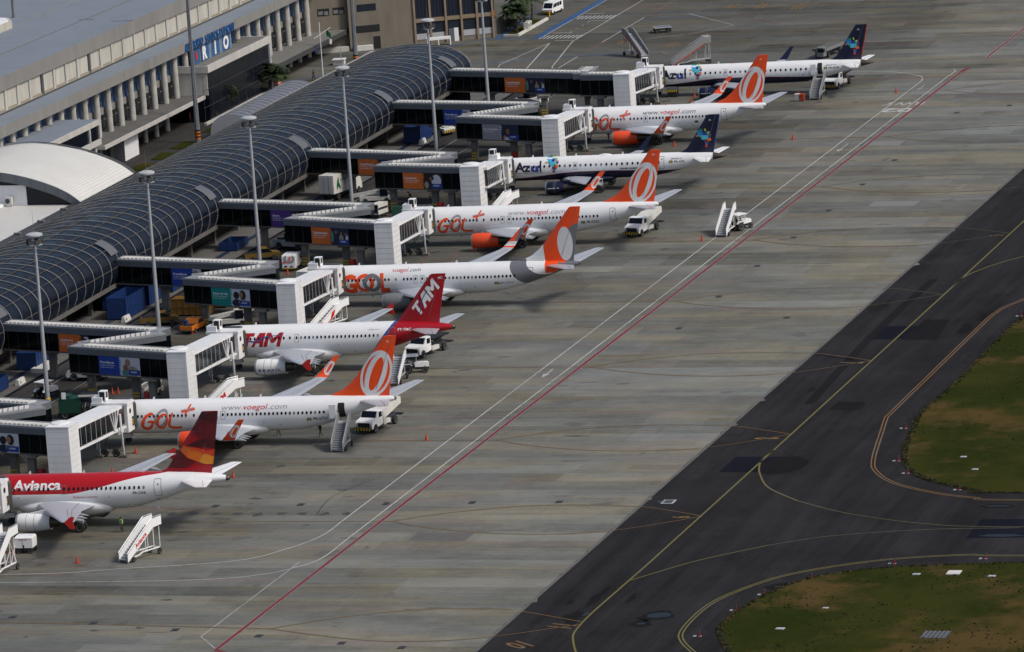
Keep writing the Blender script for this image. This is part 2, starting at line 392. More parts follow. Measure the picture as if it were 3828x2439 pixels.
# stand lead-in lines and the lens-shaped turn-offs
for k, sy in enumerate((-93.5, -87.3+0, -41.2+1.3, 0.9, 41.8, 82.4, 124, 163.8, 204.2, 245.4, 299)):
    if k == 1: continue
    mb = MB(); wy = 0.30
    far = 1 if k < 7 else 0
    up_ = smooth_pts([(1.3, sy), (7, sy+4.2), (16, sy+7.6), (27, sy+7.2), (32, sy+5.1), (36.4, sy+2.4)]); dn = smooth_pts([(1.3, sy), (6.8, sy-3.2), (16, sy-5.8), (27, sy-4.8), (36.4, sy+2.4)])
    if k == 0:
        up_ = smooth_pts([(3, -87.6), (7.4, -84), (11.4, -81.4), (17.1, -79.2), (21.8, -78.8), (26.8, -79.3), (35.7, -84)]); dn = smooth_pts([(3, -87.6), (9.5, -90.3), (14.8, -92), (19.7, -92.4), (27, -90.8), (35.9, -85)])
        strip(mb, [(-60, -83.5), (-30, -85.3), (3, -87.6)], 0.42, -0.004, 'line_black'); strip(mb, [(-60, -83.5), (-30, -85.3), (3, -87.6)], 0.16, 0.004, 'line_yellow')
    elif k == 10: strip(mb, [(-62, 300.4), (-34, 297), (1.3, 299)], 0.2, 0.004, 'line_yellow_dark')
    else: strip(mb, [(-44, sy-0.5), (1.3, sy)], 0.36, -0.004, 'line_black'); strip(mb, [(-44, sy-0.5), (1.3, sy)], 0.17, 0.004, 'line_yellow')
    for c in (up_, dn):
        cw = [q for q in c if q[0] < 28]; ce = [q for q in c if q[0] > 26.8]; strip(mb, cw, 0.36, -0.004, 'line_black'); strip(mb, cw, 0.17, 0.004, 'line_yellow' if k < 6 else 'line_yellow_dark'); strip(mb, ce, 0.16, 0.004, 'line_yellow_dark' if k < 5 else 'line_taxi_worn')
    tag(mb.build('lead_in_line'), kind='structure')
# taxiway centre line, turn-offs and edge stripes
T = [(50, 470), (44, 250), (36.7, 200)]
marking('taxiway_centreline', [([(36.7, 420), (36.6, 94), (36.4, 4), (36.1, -60), (35.8, -80)]+smooth_pts([(35.8, -80), (35.9, -84.3), (36.2, -88.5), (36.9, -91.4), (38.6, -96.3), (41, -102)])[1:], 0.22, 'line_taxi', 0.008),
    (smooth_pts([(36.4, -5), (36.2, -8.9), (36.7, -13), (38, -17.7), (40.6, -24), (45.4, -30.2)]), 0.2, 'line_taxi', 0.008), (smooth_pts([(45.4, -30.2), (52.6, -36.2), (62.5, -41), (73.5, -42.4), (120, -43)]), 0.2, 'line_taxi_worn', 0.008),
    (smooth_pts([(36.2, -66.5), (37, -64.9), (41.3, -57.6), (47.3, -50.8)]), 0.18, 'line_taxi', 0.004), (smooth_pts([(47.3, -50.8), (53.3, -46.5), (63.1, -43.6), (73, -42.8)]), 0.18, 'line_taxi_worn', 0.004),
    (smooth_pts([(36.5, 90), (36.7, 96), (37.4, 99.5), (39.4, 105.3), (42.6, 111), (50, 122)]), 0.2, 'line_taxi', 0.008)])
e1 = smooth_pts([(60, 115), (47.8, 81.1), (45.9, 72.5), (45.7, 66)])+[(45.7, 12.3), (46.2, 9)]+smooth_pts([(46.6, 6.6), (49.3, -10), (51.2, -16.3), (54.6, -21.8), (60.2, -26.4), (65.2, -28.7), (70.9, -29.8), (120, -30)])
e2 = smooth_pts([(120, -54), (76.1, -55.2), (70, -54.9), (61.1, -57.4), (53, -63.4), (48.9, -71), (47.3, -77.7), (47.3, -86.9), (48.6, -91.9), (52, -98)])
def offset(c, d):
    P = [Vector(p) for p in c]; out = []
    for i in range(len(P)):
        t = (P[min(i+1, len(P)-1)]-P[max(i-1, 0)]).normalized(); out.append(tuple(P[i]+Vector((-t.y, t.x))*d))
    return out
marking('taxiway_edge_stripe', [(offset(e1, d), 0.17, 'line_yellow_dark', 0.0) for d in (-.2, .2)]+[(offset(e2, d), 0.17, 'line_taxi', 0.0) for d in (-.2, .2)])
ground_text('11', 32.8, -85.4, 3.0, 'line_yellow_dark', -PI/2-.3, 0.5, 1, 0.02); ground_text('10', 30.6, -92.6, 3.2, 'line_yellow_dark', -PI/2-.7, 0.5, 1, 0.02)
ground_text('9', 33, -39.5+1.6, 2.2, 'line_yellow', -PI/2, 0.5); ground_text('8', 32.6, 1.2, 3, 'line_yellow', -PI/2, 0.4); ground_text('7', 32.8, 43, 3, 'line_yellow', -PI/2, 0.4); ground_text('5', 34, 124.8, 2, 'line_yellow_dark', -PI/2, 0.4)
# asphalt repairs
def blob(cx, cy, rx, ry, n=22, j=0.18, seed=0):
    r = random.Random(seed); ph = [r.uniform(0, 6.28) for _ in range(3)]
    return [(cx+rx*math.cos(t)*(1+j*math.sin(3*t+ph[0])+j*.6*math.sin(5*t+ph[1])), cy+ry*math.sin(t)*(1+j*math.sin(2*t+ph[2])+j*.5*math.sin(7*t+ph[1]))) for t in [2*PI*i/n for i in range(n)]]
poly_mark('asphalt_patch', [[(32.5, 57), (32.5, 65.2), (40.7, 65), (40.7, 57)], [(32.7, -16), (32.7, -8.2), (39, -8.2), (39, -16)], [(68.2, -47.4), (68, -38.8), (77, -38.4), (77, -47)]], 'patch_asphalt', -0.02)
poly_mark('asphalt_patch', [[(37.5, 56.6), (37.6, 68.9), (40.9, 68.8), (41.9, 56.6)], blob(39.4, -12.6, 2.6, 4.4, 24, .06, 1), [(37.7, 16.4), (37.8, 21.1), (41.4, 20.6), (41.7, 16.2)]], 'old_patch', -0.015)
poly_mark('asphalt_patch', [blob(44, 63, .8, 3.6, 18, .3, 3), blob(45, 70, .7, 2.6, 18, .25, 4), blob(34.5, -73.5, .5, 3.4, 18, .35, 5), blob(34.4, -82.4, 1.0, 3.0, 20, .3, 6), blob(38.3, -74, .35, 1.8, 12, .3, 7), blob(32.2, -76, .3, 1, 12, .3, 8), blob(43, -81.2, 1.7, 2.4, 20, .2, 9), blob(42.2, -84.5, 1.2, 1.4, 20, .2, 10), blob(53, -68.8, 1.6, 1.4, 18, .1, 11), blob(68.5, -32.6, 2.0, 0.9, 18, .1, 12), blob(33, 27.6, 0.5, 1.0, 12, .3, 13)], 'old_patch', -0.018)
m, nt_, b_ = newmat('standing_water', 0.35, spec=0.05); b_.inputs['Base Color'].default_value = (0.012, 0.015, 0.022, 1)
for i, (px, py, a, b) in enumerate(((43.2, -81.1, 1.25, 1.1), (42.2, -84.6, .5, .4), (52.9, -68.9, .45, .35), (68.5, -32.6, 1.4, .35), (71.8, -46.2, 2.4, .55), (35.3, -80.8, .35, .8))):
    poly_mark('puddle', [blob(px, py, a, b, 22, .12, 40+i)], 'standing_water', -0.010)
# darker repaired slabs and stains on the concrete
m, nt_, b_ = newmat('slab_repair', 0.9, spec=0.2); xx, yy, zz = coords(nt_); n_ = noise(nt_, vec(nt_, xx*.5, yy*.5), 1, 4, .7); nt_.links.new(scalec(nt_, (0.110, 0.103, 0.100), 0.7+n_*.6), b_.inputs['Base Color'])
m, nt_, b_ = newmat('oil_stain', 0.7, spec=0.3); xx, yy, zz = coords(nt_); n_ = noise(nt_, vec(nt_, xx*.8, yy*.8), 1, 4, .7); nt_.links.new(scalec(nt_, (0.055, 0.052, 0.052), 0.6+n_*.8), b_.inputs['Base Color'])
m, nt_, b_ = newmat('fresh_slab', 0.9, spec=0.2); xx, yy, zz = coords(nt_); n_ = noise(nt_, vec(nt_, xx*.3, yy*1.5), 1, 4, .7); nt_.links.new(scalec(nt_, (0.178, 0.175, 0.170), 0.75+n_*.5), b_.inputs['Base Color'])
rr = random.Random(5); P1 = []; P2 = []; P3 = []
for i in range(120):
    px = rr.uniform(-14, 27); py = rr.uniform(-90, 300); a = rr.uniform(.3, 1.8); b = rr.uniform(.12, .5)*(1+(rr.random() < .2)*2)
    if px+a*1.5 < 27.5: P1.append(blob(px, py, a, b, 14, .35, 100+i))
for i in range(130):
    st_ = rr.choice((-85, -41.2, 0, 41.4, 82, 123.5, 164, 204, 245)); px = rr.uniform(-40, -8); py = st_+rr.gauss(-2, 7); P2.append(blob(px, py, rr.uniform(.15, 1.0), rr.uniform(.12, .55), 12, .4, 300+i))
for k in range(9): P2.append(blob(-26+k*2.6, -36.4+rr.uniform(-.3, .3), .55, .75, 12, .3, 500+k))
for i in range(5):
    k = rr.randint(-20, 70); x0 = rr.uniform(-8, 12); L_ = rr.uniform(5, 13); P3.append([(x0, k*4.1+.1), (min(x0+L_, 27.4), k*4.1+.1), (min(x0+L_, 27.4), k*4.1+3.95), (x0, k*4.1+3.95)])
poly_mark('slab_patch', P1, 'slab_repair', -0.012); poly_mark('oil_spot', P2, 'oil_stain', -0.008)
for i, p in enumerate(P3): poly_mark('concrete_slab', [p], 'fresh_slab' if i % 3 else 'slab_repair', -0.016-0.0001*i)
poly_mark('rubber_mark', [ribbon(smooth_pts([(28, 49), (31, 46.5), (34, 45)]), .3), ribbon(smooth_pts([(-7.4, -19), (-9.6, -28), (-8.6, -37)]), .08), ribbon(smooth_pts([(34.5, 20), (33, 60), (33, 95)]), 1.2)], 'old_patch', -0.009)
# drain covers in a regular row
drains = [(-27.3, -83.3), (-17.3, -85.7), (-7.2, -88.3), (2.8, -90.6), (12.7, -93.3), (19.7, -94.9), (-12.1, -31.9), (-22.1, -32.6), (-2.1, -31.4), (7.9, -30.9), (18, -30.6), (29.8, -30.6), (6.6, 125.4), (6.5, 105.5), (6.5, 85), (6.5, 64.8), (6.8, 145.1), (7, 165), (7.2, 184.4), (14.6, 230.2), (7.7, 224.4), (19.1, 71)]
for i, (dx, dy) in enumerate(drains):
    if i == 0:
        mb = MB(); mb.box(-.38, .38, -.55, .55, -.02, 0.012, 'black')
        for k in range(5): mb.box(-.34+k*.15, -.28+k*.15, -.5, .5, 0.012, .02, 'dark_grey')
        d0 = mb.build('drain_cover'); d0.location = (dx, dy, 0); tag(d0, 'dark rectangular drain cover set flush in the grey concrete apron', 'drain cover', 'drain covers in rows across the apron')
    else: o = d0.copy(); C.objects.link(o); o.location = (dx, dy, 0)
# grass islands
gA = smooth_pts([(90, 140), (56, 90), (50.3, 72), (49.6, 53.5), (49.7, 32.3), (49.2, 14.8), (50, 6.5), (51.6, -5), (54, -14), (57.9, -20.2), (64.4, -25.3), (70.2, -26.4), (130, -27)], 8)
gB = smooth_pts([(130, -58), (90, -58), (76.7, -58.3), (61.9, -60.9), (54.6, -66.1), (51.6, -75), (50.6, -84.2), (51.6, -89.3), (54.3, -95.8), (60, -106)], 8)
def ragged(c, a=.18):
    out = []
    for i in range(len(c)-1):
        for k in range(4): t = k/4; out.append((c[i][0]*(1-t)+c[i+1][0]*t+random.uniform(-a, a), c[i][1]*(1-t)+c[i+1][1]*t+random.uniform(-a*2, a*2)))
    return out
for gg, close in ((gA, [(130, 140)]), (gB, [(130, -106)])):
    rg = ragged(gg); mb = MB(); pts = rg+close
    bmg = shape2d([pts]); bmg.verts.index_update(); mb.add([(q.co.x, q.co.y, 0.03) for q in bmg.verts], [[q.index for q in f.verts] for f in bmg.faces], 'grass_turf'); bmg.free()
    tag(mb.build('grass_field'), 'low mown grass with dry brown patches beside the taxiway', 'grass', kind='stuff')
# tufts: small blades so the turf has a nap and a broken rim
mb = MB(); mat('tuft_dark', (0.012, 0.017, 0.004), 0.95, dirt=.5); mat('tuft_green', (0.030, 0.038, 0.007), 0.95, dirt=.4); mat('tuft_dry', (0.085, 0.06, 0.022), 0.95, dirt=.4)
rg = random.Random(3)
def tuft(px, py, s, m):
    for k in range(3):
        a = rg.uniform(0, 6.3); dx, dy = math.cos(a)*s*.5, math.sin(a)*s*.9
        mb.add([(px-dx, py-dy, .02), (px+dx, py+dy, .02), (px+rg.uniform(-.1, .1)*s, py+rg.uniform(-.1, .1), s*.45)], [[0, 1, 2]], m)
for cvs in (gA, gB):
    for i in range(len(cvs)-1):
        for k in range(16):
            t = rg.random(); px = cvs[i][0]*(1-t)+cvs[i+1][0]*t; py = cvs[i][1]*(1-t)+cvs[i+1][1]*t
            if px < 95: tuft(px+rg.uniform(0, .6), py+rg.uniform(-.3, .3), rg.uniform(.15, .45), rg.choice(('tuft_dark', 'tuft_dark', 'tuft_green', 'tuft_dry')))
for i in range(4000):
    px = rg.uniform(50, 90); py = rg.uniform(-104, -58) if i % 2 else rg.uniform(-27, 90)
    if (i % 2 and (px < 52 or (py > -66 and px < 62) or (py < -90 and px < 56))) or (not i % 2 and px < 51+max(0, -py)*.9 ): continue
    cl = math.sin(px*.5+2*math.sin(py*.23))+math.sin(py*.31+px*.17)
    if cl < .3: tuft(px, py, rg.uniform(.12, .36), 'tuft_dark' if cl < -.9 else rg.choice(('tuft_green', 'tuft_dark', 'tuft_green')))
tag(mb.build('grass_tufts'), 'short uneven grass tufts standing on the grass fields', 'grass', kind='stuff')
# taxiway edge lights with their white base plates, and white plates in the grass
lights = [(49.4, 6.2), (52.4, -10.6), (54.9, -16.8), (62.6, -24.9), (49.7, 70.5), (72.3, -56.6), (63, -58.9), (55.6, -65.4), (52.2, -72.4), (50.9, -79), (49.8, -89.6)]
for i, (dx, dy) in enumerate(lights):
    if i == 0:
        t = thing('taxiway_light', 'short taxiway edge light on a stake at the rim of the grass', 'airfield light', (dx, dy, 0), 0, 'edge lights along the grass rims')
        mb = MB(); mb.lathe([(.11, 0), (.16, .05), (.05, .06), (.05, .36)], 'tam_red', n=8); mb.build('stake', t)
        mb = MB(); mb.lathe([(.08, .42), (.10, .5), (.07, .6), (.0, .56)], 'dark_grey', n=8); mb.build('lens', t)
        mb = MB(); mb.box(-.7, -.4, -.2, .2, -.02, .04, 'light_grey'); mb.build('marker_plate', t); mb = MB(); mb.box(-.12, .15, -.15, .15, -.02, .03, 'light_grey'); mb.build('base_plate', t); l0 = t
    else: copy_tree(l0, (dx, dy, 0))
for i, (dx, dy, a) in enumerate(((59.5, -8.8, .35), (62.2, -15.1, .35), (66.4, -63.6, .4), (74.6, -64.3, .4), (57.4, -86.5, .45), (60.1, -78, .3), (52, 21, .0))):
    if a: 
        mb = MB(); mb.hexa([(-a, -.8*a), (a, -a), (a*1.1, .5*a), (-a*.8, .5*a)], -.02, .07, 'light_grey'); o = mb.build('concrete_marker'); o.location = (dx, dy, .03)
        tag(o, 'small flat white concrete marker lying in the grass', 'marker', 'small white markers in the grass')
mb = MB(); mb.box(-.7, .7, -.8, .8, 0, .1, 'off_white'); o = mb.build('concrete_slab_cover'); o.location = (70.3, -63, .03); tag(o, 'large white rectangular concrete cover in the lower grass field', 'cover')
mb = MB()
for i in range(6):
    for j in range(5): mb.box(-1.3+i*.45, -1.05+i*.45, -1.3+j*.55, -1.0+j*.55, 0, .05, 'mid_grey')
mb.box(-1.4, 1.4, -1.5, 1.4, -.02, .02, 'dark_grey'); o = mb.build('drain_grate'); o.location = (74, -88.5, .03); tag(o, 'square perforated drain grate in the lower grass field', 'drain grate')
mb = MB(); mb.box(-.7, .7, -.9, .9, -.02, .02, 'light_grey'); mb.box(-.5, .5, -.7, .7, .02, .03, 'dark_grey'); o = mb.build('utility_cover'); o.location = (30.7, -30.6, 0); tag(o, 'pale framed utility cover in the dark taxiway beside the concrete edge', 'utility cover')
# far apron: walkways, crossings, keep-clear marks
bl = MB(); strip(bl, [(-82.9, 307.6), (-82.9, 420)], 1.5, 0.0, 'line_blue'); strip(bl, [(-122, 260), (-111, 270.5), (-96.8, 300.6), (-93.5, 305.9), (-90.4, 307.6), (-82.2, 307.6)], .55, -0.004, 'line_blue')
strip(bl, [(-89.9, 307.6), (-90.9, 322), (-92, 345)], .9, -.008, 'line_blue'); strip(bl, [(-76.6, 286.6), (-63.8, 288.1)], .4, 0, 'line_blue')
strip(bl, [(-68.9, 325.4), (-58.5, 328.4)], .45, 0, 'line_blue'); strip(bl, [(-82.7, 281.2), (-79, 283.6), (-76.8, 285.2)], .4, 0, 'line_blue')
for k in range(16): strip(bl, [(-88.6+k*.4, 277.6+k*.27), (-88.4+k*.4, 277.6+k*.27)], .5, 0, 'line_blue')
strip(bl, [(-73.2, -60), (-73.2, 258)], .9, .112, 'line_blue_shaded')
tag(bl.build('blue_walkway'), kind='structure')
zb = MB()
for zx, zy in ((-82.2, 306.6), (-82.2, 327.6)):
    for k in range(10): strip(zb, [(zx+k*.72, zy), (zx+k*.72+.15, zy+3.6)], .28, .004, 'line_white')
    strip(zb, [(zx+.6, zy+6.2), (zx+4, zy+6.2)], .25, .004, 'line_white'); strip(zb, [(zx+3.4, zy-2.2), (zx+7, zy-2.2)], .25, .004, 'line_white')
for k in range(5): strip(zb, [(-78.5, 313+k*3.6), (-78.5, 314+k*3.6)], .2, .004, 'line_white_worn')
for p, w_ in (([(-82.2, 308), (-82.2, 420)], .15), ([(-75.3, 303), (-75.3, 420)], .18), ([(-75.3, 303), (-71.3, 276.8), (-70.8, 275.2), (-69.8, 275.1), (-69.8, 286.6)], .2), ([(-79, 302), (-75.2, 274.9)], .22), ([(-79, 302), (-80.3, 290), (-81.2, 280), (-80.6, 277)], .16), ([(-69.7, 301), (-69.6, 328)], .17), ([(-62.8, 303.7), (-56, 309), (-50.8, 316.7), (-62.5, 331)], .17), ([(-56, 289), (-45, 277.5)], .15), ([(-80, 287), (-82, 282)], .15)): strip(zb, p, w_, .004, 'line_white')
for k in range(9): strip(zb, [(-81.5+k*.25, 282+k*2), (-77.5+k*.1, 286+k*1.6)], .1, .004, 'line_white_worn')
tag(zb.build('road_marking'), kind='structure')
rd = MB()
for p in ([(-69.5, 288.8), (-69.6, 302)], [(-69.4, 328), (-69.3, 420)], [(-55.7, 330.3), (-43.6, 317.4)], [(-56.3, 289.1), (-45.2, 278)], [(-24, 256), (0, 258.6)]): strip(rd, p, .22, .006, 'line_red_worn')
for sy in (-82, -41.2, 0, 41.4, 82, 123.5, 164, 204): 
    for p in ([(-58, sy-24), (-50, sy-8)], [(-41, sy-15), (-38.6, sy-9)], [(-43, sy-9), (-39, sy-12)], [(-39, sy-6), (-36.4, sy-20)]): strip(rd, p, .16, -.004, 'line_red_worn')
tag(rd.build('clearance_line'), kind='structure')
ym = MB(); rq = random.Random(2)
for gx, gy in ((-66.5, 299.5), (-57.3, 294.5), (-53.5, 296), (-57.5, 336), (-52, 335), (-45, 333)):
    for k in range(3): strip(ym, [(gx+k*.7, gy), (gx+k*.7+rq.uniform(-.4, .8), gy+rq.uniform(4, 7))], .35, .004, 'line_yellow_dark')
    strip(ym, [(gx, gy), (gx+2, gy+.4)], .3, .003, 'line_yellow_dark')
tag(ym.build('yellow_marking'), kind='structure')
# service road under the finger: kerb, dark gutter
kb = MB(); kb.box(-70.9, -70.55, -70, 262, -.04, .12, 'dark_concrete'); kb.box(-78.5, -70.9, -70, 262, -.04, .10, 'dark_concrete'); tag(kb.build('kerb'), kind='structure')
marking('service_lane_line', [([(-66.9, -60), (-66.9, 262)], .15, 'line_white_worn', 0), ([(-62.8, -60), (-62.8, 262)], .12, 'line_white_worn', 0), ([(-70.3, -60), (-70.3, 262)], .5, 'patch_asphalt', -.012)])
# ================================================================== AIRCRAFT
def lerp_tab(tab, x):
    if x <= tab[0][0]: return tab[0][1:]
    for a, b in zip(tab, tab[1:]):
        if x <= b[0]:
            t = (x-a[0])/(b[0]-a[0]); return tuple(a[i]*(1-t)+b[i]*t for i in range(1, len(a)))
    return tab[-1][1:]
def shift(tab, cut, d): return [(r[0]-(d if r[0] > cut else 0), *r[1:]) for r in tab]
B8 = [(0, 3.1, 3.0, .05), (.3, 3.65, 2.55, .55), (1, 4.1, 2.15, .98), (2.2, 4.8, 1.8, 1.44), (3.6, 5.32, 1.6, 1.74), (5.6, 5.5, 1.48, 1.88), (10, 5.5, 1.46, 1.88), (24, 5.5, 1.46, 1.88), (27, 5.5, 1.66, 1.83), (30, 5.5, 2.3, 1.60), (33, 5.46, 3.2, 1.2), (36, 5.36, 4.2, .62), (37.5, 5.28, 4.62, .36), (38.02, 5.18, 4.8, .17)]
A9 = [(0, 3.3, 3.2, .05), (.3, 3.9, 2.7, .6), (1, 4.5, 2.25, 1.15), (2.2, 5.2, 1.9, 1.6), (3.8, 5.75, 1.78, 1.9), (5.6, 5.87, 1.75, 1.975), (10, 5.87, 1.75, 1.975), (20.5, 5.87, 1.75, 1.975), (23.4, 5.87, 2.08, 1.88), (26, 5.87, 2.75, 1.66), (29, 5.82, 3.65, 1.2), (31.5, 5.6, 4.3, .78), (33.3, 5.32, 4.62, .42), (33.84, 5.2, 4.72, .26)]
E5 = [(0, 2.75, 2.65, .05), (.3, 3.2, 2.3, .45), (1.1, 3.7, 1.95, .85), (2.3, 4.35, 1.7, 1.2), (3.8, 4.85, 1.6, 1.43), (5.4, 4.95, 1.58, 1.5), (10, 4.95, 1.58, 1.5), (26.5, 4.95, 1.58, 1.5), (29, 4.95, 1.8, 1.43), (32, 4.92, 2.4, 1.2), (35, 4.85, 3.15, .82), (37.2, 4.72, 3.7, .52), (38.3, 4.45, 3.95, .3), (38.65, 4.3, 4.05, .16)]
TY = {
 'B8': dict(tab=B8, piv=19.0, mg=(19.0, 2.86, .56), ng=4.0, eng=(12.4, 16.3, 18.2, 4.83, 1.52, 1.02), wz=3.86, ww=(.25, .36),
   wing=[(1.5, 12.9, 20.9, 2.0, .14), (5.7, 15.5, 20.9, 2.42, .12), (16.5, 21.8, 23.6, 3.92, .10), (17.0, 22.2, 23.8, 4.12, .09)],
   let=[(17.0, 22.2, 23.8, 4.12, .09), (17.3, 22.6, 24.05, 4.5, .08), (17.5, 23.3, 24.45, 5.2, .07), (17.75, 24.7, 25.4, 6.65, .06)],
   stab=[(.2, 33.4, 37.4, 4.8, .09), (7.17, 38.15, 39.45, 5.58, .08)], fin=[(5.1, 28.8, 37.3), (5.62, 30.3, 37.35), (6.15, 31.6, 37.45), (6.9, 32.6, 37.6), (7.8, 33.5, 37.75), (12.35, 37.15, 38.75), (12.5, 37.4, 38.8)], fair=(17.3, 5.7, 2.2, 2.2, 1.1), nose=4),
 'A9': dict(tab=A9, piv=16.1, mg=(16.1, 3.8, .58), ng=5.0, eng=(9.4, 13.4, 14.6, 5.75, 1.62, 1.0), wz=4.48, ww=(.24, .36),
   wing=[(1.6, 10.0, 17.3, 2.5, .14), (6.4, 13.0, 17.4, 2.95, .12), (16.7, 18.9, 20.4, 4.1, .10), (16.95, 19.1, 20.45, 4.15, .05)], let=None,
   stab=[(.2, 27.9, 32.0, 4.85, .09), (6.22, 32.0, 33.35, 5.35, .08)], fin=[(5.3, 24.8, 31.9), (5.85, 26.3, 32.0), (6.4, 26.9, 32.1), (7.4, 27.8, 32.25), (11.6, 31.2, 33.25), (11.75, 31.5, 33.3)], fair=(13.4, 6.4, 2.35, 2.5, 1.3), nose=5),
 'E5': dict(tab=E5, piv=19.6, mg=(19.6, 2.97, .5), ng=4.2, eng=(11.9, 14.6, 16.4, 4.3, 1.12, .88), wz=3.80, ww=(.29, .38),
   wing=[(1.2, 13.4, 19.8, 1.7, .14), (4.8, 15.7, 19.8, 2.05, .12), (12.9, 20.2, 21.7, 2.95, .10), (13.3, 20.5, 21.85, 3.08, .09)],
   let=[(13.3, 20.5, 21.85, 3.08, .09), (13.6, 20.9, 22.05, 3.4, .08), (13.85, 21.4, 22.35, 3.95, .07), (14.25, 22.4, 22.95, 5.05, .06)],
   stab=[(.2, 34.0, 36.9, 4.05, .09), (6.04, 36.8, 38.0, 4.42, .08)], fin=[(4.7, 31.2, 37.2), (5.05, 32.6, 37.25), (5.5, 33.3, 37.3), (6.4, 34.0, 37.45), (10.1, 36.55, 38.45), (10.25, 36.8, 38.5)], fair=(17.0, 4.6, 1.75, 1.9, .75), nose=4),
}
def var(base, cut1, d1, cut2, d2):
    T = dict(TY[base]); f = lambda x: x-(d1 if x > cut1 else 0)-(d2 if x > cut2 else 0)
    T['tab'] = [(f(r[0]), *r[1:]) for r in T['tab']]; T['tab'].sort(key=lambda r: r[0])
    T['piv'] = T['piv']-d1; T['mg'] = (T['mg'][0]-d1, *T['mg'][1:]); e = T['eng']; T['eng'] = (e[0]-d1, e[1]-d1, e[2]-d1, *e[3:])
    for k in ('wing', 'let'):
        if T[k]: T[k] = [(r[0], r[1]-d1, r[2]-d1, *r[3:]) for r in T[k]]
    T['stab'] = [(r[0], r[1]-d1-d2, r[2]-d1-d2, *r[3:]) for r in T['stab']]; T['fin'] = [(r[0], r[1]-d1-d2, r[2]-d1-d2) for r in T['fin']]
    q = T['fair']; T['fair'] = (q[0]-d1, *q[1:]); return T
TY['B7'] = var('B8', 11, 3.05, 23, 2.79); TY['A8'] = var('A9', 9, 1.35, 20, 1.05)
TY['A8']['fin'] = [(5.4, 22.7, 29.5), (5.95, 24.0, 29.55), (6.6, 24.6, 29.65), (7.6, 25.35, 29.8), (12.45, 29.0, 30.85), (12.65, 29.3, 30.9)]
TY['E0'] = var('E5', 9, 1.2, 23, 1.21)
def profile(T): 
    if 'dense' not in T: T['dense'] = smooth_pts(T['tab'], 8)
    return T['dense']
def skin(T, off=0.018):
    d = profile(T)
    def fn(u, v):
        top, bot, hw = lerp_tab(d, u); zc = (top+bot)/2; h = (top-bot)/2
        q = min(abs(v-zc)/h, 1.0); return (u, -(hw*math.sqrt(1-q*q)+off), v)
    return fn
def foil(xl, xt, y, z, tc, n=9):
    c = xt-xl; t = tc*c; up_ = []; dn = []
    for i in range(n):
        s = (1-math.cos(PI*i/(n-1)))/2
        th = 5*t*(0.2969*math.sqrt(s)-0.126*s-0.3516*s*s+0.2843*s**3-0.1015*s**4)
        up_.append((xl+c*s, y, z+th*1.1)); dn.append((xl+c*s, y, z-th*0.8))
    return up_+dn[::-1][1:-1]
def liv(name, fn, rough=0.30, dirt=0.10):
    m, nt, b = newmat(name, rough); x, y, z = coords(nt); col = fn(nt, x, y, z)
    n = noise(nt, vec(nt, x*.5, y, z*.5), 1, 4, .6); gr = (1.8-z).sm(-.5, .6)*0.10
    panel = ((x/2.54).fr()-0.5).abs().sm(.494, .499)*0.07
    nt.links.new(scalec(nt, col, (1+dirt*.5-n*dirt*1.6)*(1-panel)*(1-gr*n)), b.inputs['Base Color']); return m
WHT = (0.78, 0.785, 0.79)
def rings(nt, x, z, cx, cz, k, a0=66):
    a = math.radians(a0); dx = x-cx; dz = z-cz; u = dx*math.cos(a)+dz*math.sin(a); v = dz*math.cos(a)-dx*math.sin(a)
    def ins(A, B, du=0, dv=0):
        return (((u-du*k)/(A*k)).m('POWER', 2.0)+((v-dv*k)/(B*k)).m('POWER', 2.0)) < 1.0
    o = ins(2.95, 1.80); o2 = ins(2.48, 1.53, 0.0, -.02); i = ins(2.68, 1.18, 0.0, 0.0); c = ins(2.15, .60, -.02, -.02)
    return (o*(1-o2)).mx(i*(1-c))
def gol_fin(dx): return lambda nt, x, y, z: mixc(nt, rings(nt, x, z, 35.95-dx, 8.0, 1.0), (0.86, 0.080, 0.012), (0.74, 0.74, 0.74))
def gol_let(dx): return lambda nt, x, y, z: mixc(nt, rings(nt, x, z, 24.05-dx, 5.2, 0.31, 55), (0.86, 0.080, 0.012), (0.74, 0.74, 0.74))
liv('fin_gol', gol_fin(0)); liv('fin_gol_short', gol_fin(5.84)); liv('winglet_gol', gol_let(0)); liv('winglet_gol_short', gol_let(3.05)); liv('fuselage_white', lambda nt, x, y, z: mixc(nt, 0.0, WHT, WHT))
def gtn(nt, x, y, z):
    def el(cx, cz, a, b): return (((x-cx)/a).m('POWER', 2.0)+((z-cz)/b).m('POWER', 2.0)) < 1.0
    outer = el(33.9, 5.6, 5.1, 3.75).mx((x > 33.9)*(z < 6.2)); inner = el(33.6, 6.55, 2.9, 2.75).mx((z > 5.75)*(x > 30.2)).mx((z > 6.2))
    orange = (x > (33.5-(z-5.5)*0.10).mn(40.0))*(z > 3.95-(x-33.5)*.0)
    ov = el(36.35, 7.65, 1.02, 2.25); gr = (((x-38.7)/3.0).m('POWER', 2.0)+((z-6.6)/3.75).m('POWER', 2.0) < 1.0)*(x > 36.2+(z-5.6)*0.0)*(z > 5.3)
    tailg = (z < 5.35-(x-35.2)*.25)*(x > 35.3)
    c = mixc(nt, outer*(1-inner), WHT, (0.15, 0.15, 0.17)); c = mixc(nt, inner*orange, c, (0.86, 0.080, 0.012)); c = mixc(nt, gr.mx(tailg), c, (0.15, 0.15, 0.17)); return mixc(nt, ov*(z > 5.3), c, (0.66, 0.66, 0.67))
liv('livery_gtn', gtn)
def gtnl(nt, x, y, z): return mixc(nt, (z > 4.35)*(z < 4.9), mixc(nt, (z > 4.9)*(x > 23.9+(z-5)*.55), (0.86, 0.080, 0.012), (.15, .15, .17)), (0.66, 0.66, 0.67))
liv('winglet_gtn', gtnl)
